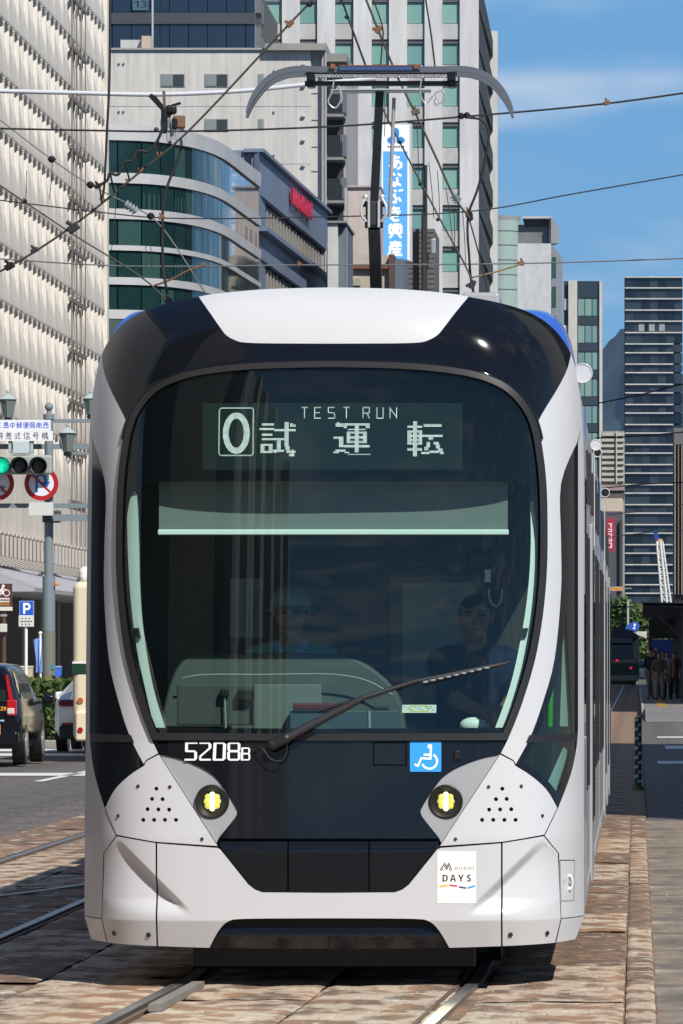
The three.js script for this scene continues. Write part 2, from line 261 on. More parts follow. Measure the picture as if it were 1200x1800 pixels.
// grey lamp surrounds, set back behind the cheek edge
const surround = trace([[877, 1327], ...smooth([[876, 1327], [850, 1332], [820, 1342], [790, 1357], [768, 1378], [742, 1418], [739, 1430], [746, 1442], [771, 1473]], 3), [775, 1482]]);
const surrounds = bothSides('lamp_surround', surround, M.tramGrey, { off: 0.012, thick: 0.03, holes: [circ(783, 1409, 0.078, 28)] });
// black centre panel, lower flap and its joints
const lowEdge = smooth([[875.5, 1326], [850, 1331], [820, 1341], [790, 1356], [767, 1377], [741, 1417.5], [737.5, 1430], [745, 1443], [770, 1474]], 3);
panel('nose_panel', half1([[578, 1303.5], [887, 1303.5], ...lowEdge, [578, 1474]]), M.tramBlack, { off: 0.002, edge: 0.06, holes: [trace([[655, 1304.5], [714, 1304.5], [714, 1346], [655, 1346]])] });
panel('towing_hatch', trace([[657, 1306.5], [712, 1306.5], [712, 1344], [657, 1344]]), M.tramBlack, { off: 0.003 });
{
  const bev = (x, y) => 0.03 * clamp((y - 0.70) / 0.055) * (y > 0.70 ? 1 : 0);
  const seams = [[578, 646.5], [649.5, 772]];
  const g = (a, b, c) => trace(c);
  const mid = mirrorFull(trace([[578, 1475.5], [647, 1475.5], [647, 1568], [578, 1568]]));
  panel('lower_flap', mid, M.tramBlack, { off: -0.006, disp: bev, edge: 0.04 });
  bothSides('lower_flap', trace([[649.5, 1475.5], [771, 1475.5], [766, 1492], [717, 1553], [706, 1562], [694, 1567], [649.5, 1568]]), M.tramBlack, { off: -0.006, disp: bev, edge: 0.04 });
}
// bumper: centre piece and corner pieces with the pressed scoop, chamfered chin
const Sa = Lp(949, 1474), Sb = Lp(806, 1613), Sd = Sb.clone().sub(Sa), Sl = Sd.length();
const Smax = Math.abs(Sd.x * Sd.y) / Sl;
function scoop(x, y) {                                            // pressed hollow below the diagonal crease, easing out to the corner
  x = Math.abs(x); const dx = x - Sa.x, dy = y - Sa.y, t = (dx * Sd.x + dy * Sd.y) / (Sl * Sl), s = (Sd.x * dy - Sd.y * dx) / Sl;
  if (s <= 0 || t <= 0 || t >= 1 || y <= Sb.y) return 0;
  return 0.062 * Math.sin(Math.PI * t) ** 0.7 * sstep(0, 0.045, s) * Math.max(0, 1 - s / Smax) * sstep(0, 0.1, y - Sb.y);
}
underShell();
const bumpTopR = [[773.5, 1490.5], [880, 1482.5]];
panel('bumper_centre', half1([[578, 1569.5], [694, 1568.5], [707, 1563.5], [718.5, 1554.5], [768, 1493], ...bumpTopR, [880, 1663], [790, 1666], ...smooth([[788.5, 1665], [776, 1643], [763, 1626], [750, 1618], [736, 1615.5], [690, 1614.5], [578, 1614]], 3)]), M.tramWhite, { disp: scoop, edge: 0.013, thick: 0.03, off: -0.004 });
bothSides('bumper_corner', trace([[883, 1482], [955, 1470], [980, 1500], [985, 1615], [975, 1657], [883, 1663]]), M.tramWhite, { disp: scoop, edge: 0.013, thick: 0.03, off: -0.004 }).forEach((b, i) => {
  for (const [a, c] of [[896, 1642.5], [960, 1640]]) { const q = Lp(a, c); put('screw', studAt(i ? -q.x : q.x, q.y, 0.0125, 0.012), M.screw, b); }
});
bothSides('corner_skirt', trace([[986.5, 1615.5], [1026, 1610.5], [1011, 1651], [977, 1657]]), M.tramWhite, { off: 0.0 });
panel('chin_insert', half1([[578, 1615.5], ...smooth([[578, 1615.5], [690, 1616], [735, 1617], [749, 1619.5], [761, 1627], [774, 1644], [787, 1667]], 3).slice(1), [578, 1668]]), M.tramBlack, { off: 0.0, disp: (x, y) => 0.055 * clamp((y - 0.265) / 0.08), edge: 0.03 });
// hatch with a turn lock on the right corner
{
  const h = panel('filler_hatch', trace([[984.5, 1513], [1008.5, 1513], [1007, 1582], [986, 1583]]), M.tramWhite, { off: -0.005, thick: 0.006 });
  const p = onNose(1000, 1551, -0.01); const q = onNose(990, 1551, -0.005);
  put('turn_lock', new THREE.TorusGeometry(0.03, 0.008, 8, 20).scale(0.6, 1.15, 1).translate(p.x, p.y, p.z), M.white, h);
  put('lock_slot', bx(0.03, 0.014, 0.012).rotateZ(0.6).translate(p.x, p.y, p.z), M.tramGrey, h);
  put('arrow_mark', new THREE.CircleGeometry(0.02, 3, -Math.PI / 2).scale(0.6, 1, 1).translate(q.x, q.y, q.z), M.tramGrey, h);
  panel('hatch_frame', trace([[982.5, 1511], [1010.5, 1511], [1009, 1584], [984, 1585]]), M.tramGrey, { off: -0.001, thick: 0.002 });
  panel('hatch_gap', trace([[983.5, 1511.3], [1009.5, 1511.3], [1009.5, 1512.9], [983.5, 1512.9]]), M.seam, { off: -0.002, thick: 0 });
}
// windscreen: rubber-black border, glass, bottom trim
panel('windscreen_gasket', wsOuter.map((p) => p.clone()), M.trim, { holes: [wsInner], off: -0.016, thick: 0.03, edge: 0.03 });
panel('windscreen', shrink(wsOuter, 0.034), M.glass, { off: -0.002, thick: 0, edge: 0.06 });
put('brow_lip', tube([...gasketOuter.slice(0, 31)].reverse().map(([a, b]) => onNose(a, b + 1, -0.004)).concat(gasketOuter.slice(1, 31).map(([a, b]) => { const p = onNose(a, b + 1, -0.004); p.x *= -1; return p; })), 0.013, 120, 8), M.tramBlack, tram);
const frit = phys([0.006, 0.007, 0.009], 1, { specularIntensity: 0 });
const ledHole = trace([[357, 707], [813, 707], [813, 826], [357, 826]]);
{
  const clear = half1([[578, 846], [860, 846], [925, 850], ...smooth([[937, 880], [945, 940], [944, 1010], [937, 1080], [923, 1160], [901, 1236], [884, 1279]], 3), [578, 1281]]);
  panel('glass_border', shrink(wsOuter, 0.034), frit, { holes: [clear, ledHole], off: 0.004, thick: 0, edge: 0.06 });
}
// side quarter windows
{
  const gl = bothSides('quarter_window', shrink(ccw(sideWin), 0.004), phys([0.40, 0.56, 0.52], 0.0, { transmission: 1, thickness: 0 }), { off: 0.004, thick: 0 });
  const rim = shrink(ccw(sideWin), 0.03);
  bothSides('quarter_window_rim', ccw(sideWin), M.tramBlack, { holes: [rim], off: 0.001, thick: 0.02, edge: 0.03 });
  bothSides('quarter_window_bar', trace([[930, 1292], [1014, 1289], [1014, 1303], [924, 1305]]), M.rubber, { off: -0.006, thick: 0.02 });
}
// headlamps: dark bowl, LED cluster, glowing middle row
for (const s of [1, -1]) {
  const p = onNose(783, 1409, 0); p.x *= s; const lamp = new THREE.Group(); lamp.name = 'headlamp'; lamp.position.copy(p).add(new V3(0, 0, 0.0)); tram.add(lamp);
  put('lamp_rim', new THREE.TorusGeometry(0.079, 0.007, 8, 36), M.black, lamp);
  put('lamp_bowl', new THREE.LatheGeometry([[0.001, -0.03], [0.05, -0.028], [0.078, 0.002]].map((q) => new THREE.Vector2(...q)), 28).rotateX(Math.PI / 2), M.black, lamp);
  const off = phys([0.42, 0.40, 0.06], 0.12, { emissive: lin(1, 0.92, 0.22), emissiveIntensity: 0.55 }), on = mat([0.9, 0.9, 0.6], 0.3, { emissive: lin(1, 0.96, 0.45), emissiveIntensity: 2.2 });
  for (const [x, y] of [[-0.022, 0.022], [-0.027, 0], [-0.022, -0.022], [0.022, 0.022], [0.027, 0], [0.022, -0.022]]) put('lamp_lens', new THREE.SphereGeometry(0.0165, 14, 10).scale(1, 1, 0.5).translate(x, y, -0.016), off, lamp);
  for (const y of [0.034, 0.0115, -0.0115, -0.034]) put('lamp_led', new THREE.SphereGeometry(0.0145, 14, 10).scale(0.95, 1, 0.5).translate(0, y, -0.014), on, lamp);
  put('lamp_lens_cover', new THREE.SphereGeometry(0.077, 28, 10, 0, 6.2832, 0, Math.PI / 2).rotateX(Math.PI / 2).scale(1, 1, 0.18).translate(0, 0, -0.002), phys([0.95, 0.95, 0.9], 0.0, { transmission: 1, thickness: 0 }), lamp);
  const li = new THREE.SpotLight(lin(1, 0.97, 0.6), 3, 12, 0.6, 0.6); li.position.set(p.x, p.y, p.z + 0.03); li.target.position.set(p.x, p.y - 0.3, p.z + 6); tram.add(li, li.target);
}
// marks: fleet number, access sticker, pass sticker, all printed flat
const decal = (name, px0, py0, px1, py1, tex, { lift = -0.004, ...o } = {}) => panel(name, trace([[px0, py1], [px1, py1], [px1, py0], [px0, py0]]), mat([1, 1, 1], 0.4, { map: tex, ...o }), { off: lift, thick: 0 });
{
  const t = canvasTex(720, 216, (x) => {
    x.strokeStyle = '#eceef0'; x.lineJoin = 'round'; x.lineCap = 'butt';
    const line = (w, ...pts) => { x.lineWidth = w; x.beginPath(); pts.forEach(([a, b], i) => x[i ? 'lineTo' : 'moveTo']((a - 30) * 1, (b - 80) * 1)); x.stroke(); };
    const k = (a) => a.map(([p, q]) => [p, q]);
    line(20, ...k([[170, 98], [55, 98], [55, 185], [140, 185], [152, 197], [152, 262], [140, 274], [35, 274]])); line(30, [55, 90], [55, 190]); line(30, [152, 195], [152, 265]);
    line(20, ...k([[190, 98], [290, 98], [303, 111], [303, 150], [200, 240], [200, 274], [312, 274]])); line(30, [302, 108], [302, 155]);
    line(20, ...k([[348, 98], [440, 98], [455, 112], [452, 262], [440, 274], [345, 274], [352, 98]])); line(32, [356, 90], [347, 280]); line(32, [456, 108], [451, 265]);
    line(20, ...k([[510, 98], [596, 98], [608, 110], [606, 172], [596, 182], [510, 182], [500, 172], [500, 108], [510, 98]])); line(20, ...k([[508, 186], [596, 186], [610, 198], [610, 262], [598, 274], [510, 274], [498, 262], [498, 198], [508, 186]])); for (const [a, b, c] of [[500, 105, 175], [608, 105, 175], [498, 195, 265], [609, 195, 265]]) line(28, [a, b], [a, c]);
    line(14, ...k([[640, 152], [706, 152], [716, 162], [714, 200], [706, 208], [644, 208]])); line(14, ...k([[640, 212], [708, 212], [718, 222], [716, 266], [706, 275], [634, 275], [640, 150]])); line(22, [643, 146], [639, 282]); line(18, [716, 160], [715, 202]); line(18, [717, 222], [716, 266]);
  });
  decal('fleet_number', 325, 1303, 445, 1339, t, { transparent: true, alphaTest: 0.5 });
  const w = canvasTex(256, 256, (x) => {
    x.fillStyle = '#2f9bf0'; x.beginPath(); x.roundRect(0, 0, 256, 256, 10); x.fill(); x.fillStyle = x.strokeStyle = '#f2f5fa'; x.lineWidth = 17;
    x.beginPath(); x.arc(162, 43, 19, 0, 7); x.fill(); const s = (...p) => { x.beginPath(); p.forEach(([a, b], i) => x[i ? 'lineTo' : 'moveTo'](a, b)); x.stroke(); };
    s([172, 45], [168, 146], [88, 142]); s([112, 112], [165, 112]); s([97, 135], [66, 206], [38, 193]); x.beginPath(); x.arc(160, 168, 62, -1.05, 2.75); x.stroke();
  });
  decal('access_sticker', 720, 1303, 775, 1356.5, w);
  const dd = canvasTex(340, 460, (x) => {
    x.fillStyle = '#efebe4'; x.fillRect(0, 0, 340, 460); x.strokeStyle = '#3a3a3c'; x.lineWidth = 9; const s = (...p) => { x.beginPath(); p.forEach(([a, b], i) => x[i ? 'lineTo' : 'moveTo'](a, b)); x.stroke(); };
    s([38, 150], [64, 108], [82, 138], [100, 108], [120, 146]); s([60, 128], [82, 160], [104, 128]); x.lineWidth = 7; x.beginPath(); x.arc(36, 160, 9, 0, 7); x.stroke(); x.beginPath(); x.arc(116, 160, 9, 0, 7); x.stroke();
    x.fillStyle = '#55565a'; x.font = '40px sans-serif'; ['M', 'O', 'B', 'I', 'R', 'Y'].forEach((c, i) => x.fillText(c, [148, 190, 228, 261, 277, 304][i], 166));
    x.fillStyle = '#1e1e20'; x.font = 'bold 84px sans-serif'; ['D', 'A', 'Y', 'S'].forEach((c, i) => x.fillText(c, [38, 110, 182, 254][i], 268));
    x.lineWidth = 14; [['#f0b24a', 18, 312, 92, 300], ['#d8415a', 106, 300, 174, 308], ['#5a3a86', 188, 314, 254, 326], ['#3a9bdc', 264, 326, 330, 306]].forEach(([c, a, b, e, f]) => { x.strokeStyle = c; x.lineWidth = 16; s([a, b], [e, f]); });
  });
  decal('pass_sticker', 768, 1496, 836.5, 1588, dd, { lift: -0.006 });
}
// small fittings on the nose panel
{
  const a = onNose(803, 1327, -0.006); put('washer_nozzle', rbx(0.036, 0.05, 0.02, a.x, a.y, a.z, 0.009), M.black, tram);
  const b = onNose(449, 1319, -0.01); put('wiper_grommet', disc(0.012, 0.03, b.x, b.y, b.z), M.black, tram);
  put('wiper_hose', tube([onNose(449, 1319, -0.03), onNose(462, 1315, -0.05), onNose(478, 1334, -0.05), onNose(497, 1337, -0.05), onNose(507, 1318, -0.05), onNose(503, 1300, -0.06)], 0.004, 24), M.rubber, tram);
  const w = new THREE.Group(); w.name = 'wiper'; tram.add(w);
  const base = onNose(482, 1309, -0.05), mid = onNose(505, 1298, -0.06), e = onNose(640, 1226, -0.06), e2 = onNose(735, 1196, -0.05);
  put('wiper_boss', rod(base, mid, 0.03, 0.028, 12), M.rubber, w); put('wiper_cap', new THREE.SphereGeometry(0.031, 12, 10).translate(base.x, base.y, base.z), M.rubber, w); put('wiper_cap', new THREE.SphereGeometry(0.029, 12, 10).translate(mid.x, mid.y, mid.z), M.rubber, w);
  put('wiper_arm', merge(rod(mid, e, 0.024, 0.015, 8), rod(e, e2, 0.014, 0.01, 8)), mat([0.028, 0.028, 0.03], 0.42), w);
  const q0 = onNose(560, 1250, -0.014), q1 = onNose(735, 1197, -0.016), q2 = onNose(896, 1163.5, -0.014);
  put('wiper_blade', merge(rod(q0, q1, 0.008, 0.012, 6), rod(q1, q2, 0.012, 0.006, 6)), M.rubber, w);
  const u0 = onNose(742, 1200, -0.045), u1 = onNose(890, 1166, -0.03);
  put('blade_bridge', rod(u0, u1, 0.013, 0.006, 6), M.rubber, w);
  for (let i = 0; i < 9; i++) { const p = u0.clone().lerp(u1, i / 11 + 0.04); put('bridge_slot', rbx(0.022, 0.009, 0.004, p.x, p.y, p.z + 0.012, 0.002).translate(0, 0, 0), M.steel, w); }
}
// destination display behind the glass
{
  const S = 2, W = 920, Hh = 244, ox = 355, oy = 706;
  const t = canvasTex(W, Hh, (x) => {
    x.fillStyle = '#000'; x.fillRect(0, 0, W, Hh); x.fillStyle = x.strokeStyle = '#fff';
    const R = (k, dx, dy, list) => list.forEach(([a, b, c, d]) => x.fillRect((dx + a / k - ox) * S, (dy + b / k - oy) * S, (c - a) / k * S, (d - b) / k * S));
    R(6, 440, 740, [[132, 25, 258, 48], [107, 72, 260, 97], [262, 85, 488, 112], [132, 132, 243, 160], [132, 180, 370, 203], [120, 240, 160, 340], [205, 240, 245, 340], [120, 240, 245, 262], [120, 318, 245, 340], [372, 10, 413, 270], [425, 25, 460, 60], [460, 40, 488, 62], [290, 205, 330, 330], [245, 305, 370, 328], [380, 265, 425, 300], [390, 300, 425, 340], [425, 315, 488, 340], [445, 300, 470, 375], [420, 345, 475, 375], [262, 300, 290, 340]]);
    R(5.4545, 580, 700, [[60, 240, 125, 275], [75, 228, 95, 240], [130, 240, 378, 262], [130, 262, 160, 290], [340, 262, 378, 290], [100, 262, 160, 275], [172, 293, 340, 308], [235, 262, 275, 520], [157, 322, 195, 432], [315, 322, 352, 432], [157, 322, 352, 342], [157, 365, 352, 390], [157, 410, 352, 432], [130, 450, 378, 475], [42, 368, 130, 390], [95, 390, 130, 470], [60, 490, 150, 515], [42, 510, 95, 530], [140, 515, 185, 530], [175, 533, 390, 543],
      [792, 222, 832, 558], [740, 262, 882, 285], [740, 310, 882, 330], [740, 310, 778, 445], [845, 310, 882, 445], [740, 350, 882, 372], [740, 390, 882, 412], [740, 425, 882, 445], [740, 478, 882, 502], [895, 248, 1065, 273], [882, 348, 1077, 373], [940, 373, 985, 400], [920, 420, 955, 470], [900, 465, 940, 500], [872, 515, 950, 535], [950, 500, 1040, 525], [990, 420, 1040, 445], [1010, 445, 1050, 480], [1030, 480, 1075, 515], [1050, 515, 1090, 535]]);
    x.lineWidth = 4; x.beginPath(); x.roundRect((387 - ox) * S, (717.5 - oy) * S, 60 * S, 83 * S, 8); x.stroke();
    x.lineWidth = 21; x.beginPath(); x.ellipse((417 - ox) * S, (761.5 - oy) * S, 18.5 * S, 31 * S, 0, 0, 7); x.stroke();
    x.lineWidth = 4; const L = { T: [[0, 0, 1, 0], [0.5, 0, 0.5, 1]], E: [[0, 0, 0, 1], [0, 0, 1, 0], [0, 0.5, 0.85, 0.5], [0, 1, 1, 1]], S: [[1, 0, 0, 0], [0, 0, 0, 0.45], [0, 0.48, 1, 0.52], [1, 0.55, 1, 1], [1, 1, 0, 1]], R: [[0, 0, 0, 1], [0, 0, 1, 0], [1, 0, 1, 0.5], [0, 0.52, 1, 0.52], [0.6, 0.52, 1, 1]], U: [[0, 0, 0, 1], [0, 1, 1, 1], [1, 1, 1, 0]], N: [[0, 1, 0, 0], [0, 0.1, 1, 0.9], [1, 1, 1, 0]] };
    [['T', 412], ['E', 475], ['S', 540], ['T', 607], ['R', 702], ['U', 768], ['N', 832]].forEach(([c, a]) => { const X = (380 + a / 2.727 - ox) * S, Y = (690 + 72 / 2.727 - oy) * S, w = 31 / 2.727 * S, h = 52 / 2.727 * S; for (const [p, q, r, s] of L[c]) { x.beginPath(); x.moveTo(X + p * w, Y + q * h); x.lineTo(X + r * w, Y + s * h); x.stroke(); } });
    x.fillStyle = '#000'; for (let i = 0; i < W; i += 4) x.fillRect(i, 0, 1.2, Hh); for (let j = 0; j < Hh; j += 4) x.fillRect(0, j, W, 1.2);
  });
  const off = 0.008, g = panelGeo(trace([[355, 828], [815, 828], [815, 706], [355, 706]]), { off, thick: 0 });
  const disp = put('destination_display', g, phys([0.018, 0.026, 0.027], 1, { specularIntensity: 0, emissive: lin(0.92, 1, 0.96), emissiveIntensity: 1.9, emissiveMap: t }), tram);
  disp.userData.label = 'lit dot matrix display reading TEST RUN';
}
// cab shell: closed sides and roof behind the nose, then the body modules
{
  const ring = mirrorFull(silLocal).map((p) => new V3(p.x, p.y, -(zf(p.x, p.y) + 0.012)));
  const n = ring.length, zb = -2.1; const seg = (i0, i1, name, m) => {
    const pos = []; for (let i = i0; i < i1; i++) { const a = ring[i % n], b = ring[(i + 1) % n], a2 = new V3(a.x, a.y, zb), b2 = new V3(b.x, b.y, zb); for (const p of [a, b, b2, a, b2, a2]) pos.push(p.x, p.y, p.z); }
    const g = new THREE.BufferGeometry(); g.setAttribute('position', new THREE.Float32BufferAttribute(pos, 3)); put(name, toCreasedNormals(g, 0.6), m, tram);
  };
  const h = silLocal.length, sideTint = phys([0.30, 0.36, 0.35], 0.0, { transmission: 1, thickness: 0 }); seg(0, 30, 'cab_roof', M.tramWhite); seg(30, 40, 'cab_shoulder', M.tramBlue); seg(40, 60, 'cab_side', M.tramWhite); seg(60, 62, 'cab_side_window', sideTint); seg(62, h - 5, 'cab_side', M.tramWhite); seg(h - 5, n - (h - 5), 'cab_underside', M.black); seg(n - (h - 5), n - 62, 'cab_side', M.tramWhite); seg(n - 62, n - 60, 'cab_side_window', sideTint); seg(n - 60, n - 40, 'cab_side', M.tramWhite); seg(n - 40, n - 30, 'cab_shoulder', M.tramBlue); seg(n - 30, n, 'cab_roof', M.tramWhite);
}
// blue roof fairings that rise behind the brow
for (const s of [1, -1]) {
  const pts = smooth([[905, 545], [932, 544], [962, 549], [986, 568], [1001, 596], [1008, 625], [1013, 665]], 3).concat([[905, 665]]).map(([a, b]) => { const q = P(a, b, 31.15); return [q.x - XC, q.y]; });
  const rings = [[-0.95, 0.93, 0.0], [-1.15, 1, 0], [-2.05, 1, 0]];
  const pos = [], idx = []; rings.forEach(([z, k]) => pts.forEach(([x, y]) => pos.push(s * (1.0 + (x - 1.0) * k), 3.2 + (y - 3.2) * k, z)));
  const n = pts.length; for (let r = 0; r < 2; r++) for (let i = 0; i < n; i++) { const a = r * n + i, b = r * n + (i + 1) % n; idx.push(a, b, b + n, a, b + n, a + n); } for (let i = 1; i < n - 1; i++) idx.push(0, i, i + 1);
  const g = new THREE.BufferGeometry(); g.setAttribute('position', new THREE.Float32BufferAttribute(pos, 3)); g.setIndex(idx); put('roof_fairing', toCreasedNormals(g, 0.7), M.tramBlue, tram);
  const pod = new THREE.Group(); pod.name = 'side_pod'; tram.add(pod);
}
tram.children.filter((c) => c.name === 'side_pod').forEach((c) => tram.remove(c));
for (const s of [1, -1]) for (const [z, dark, pr] of [[-1.5, 0, 0.05], [-12, 0, 0.037], [-13.6, 1, 0.03], [-24, 1, 0.04]]) {
  const c = put('side_pod', disc(pr, 0.05, s * 1.258, 3.165, z, 28), dark ? M.black : M.tramWhite, tram); put('pod_rim', new THREE.TorusGeometry(pr, 0.004, 6, 24).translate(s * 1.258, 3.165, z + 0.025), M.tramWhite, c);
}
// saloon modules
{
  const prof = [[-1.2, 0.26], [1.2, 0.26], [1.262, 0.34], [1.262, 2.5], [1.225, 2.95], [1.12, 3.22], [0.85, 3.38], [-0.85, 3.38], [-1.12, 3.22], [-1.225, 2.95], [-1.262, 2.5], [-1.262, 0.34]];
  const shape = new THREE.Shape(prof.map((p) => new THREE.Vector2(...p)));
  const bays = [[-2.11, -8.6], [-9.2, -14.6], [-15.2, -21.4], [-22, -29.6]];
  const wallM = phys([0.36, 0.365, 0.37], 0.4, { clearcoat: 0.4, clearcoatRoughness: 0.2 });
  bays.forEach(([z0, z1], k) => {
    const L = z0 - z1; put('body_module', new THREE.ExtrudeGeometry(shape, { depth: L, bevelEnabled: false }).translate(0, 0, z1), wallM, tram);
    for (const s of [1, -1]) {
      const X = s * 1.262; let z = z0 - 0.35;
      put('roof_fairing', box2(s * 0.75, 3.2, z0 - 0.1, s * 1.16, 3.46, z1 + 0.1), M.tramWhite, tram);
      while (z - 1.3 > z1) {
        const door = (Math.round(z * 10) % 3 === 0);
        if (door) { const dr = put('side_door', box2(X, 0.34, z, X + s * 0.022, 2.45, z - 1.2), M.tramGrey, tram); put('door_pane', box2(X + s * 0.02, 0.7, z - 0.08, X + s * 0.03, 2.3, z - 0.56), M.darkGlass, dr); put('door_pane', box2(X + s * 0.02, 0.7, z - 0.64, X + s * 0.03, 2.3, z - 1.12), M.darkGlass, dr); put('door_edge', rbx(0.022, 2.1, 0.05, X + s * 0.011, 1.4, z + 0.03, 0.008), M.tramGrey, tram); }
        else { const wn = put('side_window', box2(X, 0.98, z, X + s * 0.012, 2.3, z - 1.22), M.darkGlass, tram); put('window_frame', box2(X, 0.94, z + 0.04, X + s * 0.018, 2.34, z), M.rubber, wn); }
        if (!door) put('vent_grille', box2(X, 2.55, z - 0.2, X + s * 0.015, 2.8, z - 0.9), M.darkSteel, tram);
        z -= 1.32;
      }
      put('side_stripe', box2(X, 2.4, z0 - 0.02, X + s * 0.006, 3.0, z0 - 0.3), k % 2 ? M.tramWhite : M.tramBlue, tram);
      put('skirt_trim', box2(X, 0.36, z0, X + s * 0.014, 0.42, z1), M.tramGrey, tram);
    }
    if (k < 3) put('bellows', merge(...Array.from({ length: 6 }, (_, i) => box2(-1.2, 0.4, z1 - 0.02 - i * 0.1, 1.2, 3.2, z1 - 0.07 - i * 0.1)), box2(-1.15, 0.42, z1, 1.15, 3.15, z1 - 0.6)), M.darkSteel, tram);
  });
  put('roof_equipment', rbx(1.3, 0.22, 2.2, 0, 3.48, -3.6, 0.04), M.tramGrey, tram);
  put('roof_equipment', rbx(0.2, 0.14, 0.4, 0.72, 3.525, -1.7, 0.02), M.tramGrey, tram);
  put('roof_equipment', rbx(1.5, 0.34, 3.4, 0, 3.55, -11.5, 0.05), M.tramGrey, tram);
  // running gear seen under the nose
  for (const z of [-2.6, -4.4]) for (const s of [1, -1]) { const w = put('wheel', new THREE.CylinderGeometry(0.3, 0.3, 0.12, 28).rotateZ(Math.PI / 2).translate(s * 0.745, 0.305, z), M.darkSteel, tram); put('wheel_hub', new THREE.CylinderGeometry(0.1, 0.1, 0.15, 16).rotateZ(Math.PI / 2).translate(s * 0.745, 0.305, z), M.black, w); }
  put('bogie_frame', merge(box2(-1.0, 0.22, -2.0, 1.0, 0.5, -5), box2(-0.95, 0.16, -0.9, -0.55, 0.3, -1.3), box2(0.55, 0.16, -0.9, 0.95, 0.3, -1.3)), M.black, tram);
  put('front_apron', merge(rbx(1.44, 0.16, 0.05, 0, 0.15, -0.5, 0.015), rbx(1.7, 0.06, 0.3, 0, 0.25, -0.4, 0.01)), M.black, tram);
  put('life_guard', merge(box2(-0.75, 0.1, -1.6, 0.75, 0.22, -1.63), box2(-0.7, 0.2, -1.6, -0.66, 0.4, -1.64), box2(0.66, 0.2, -1.6, 0.7, 0.4, -1.64)), M.black, tram);
}
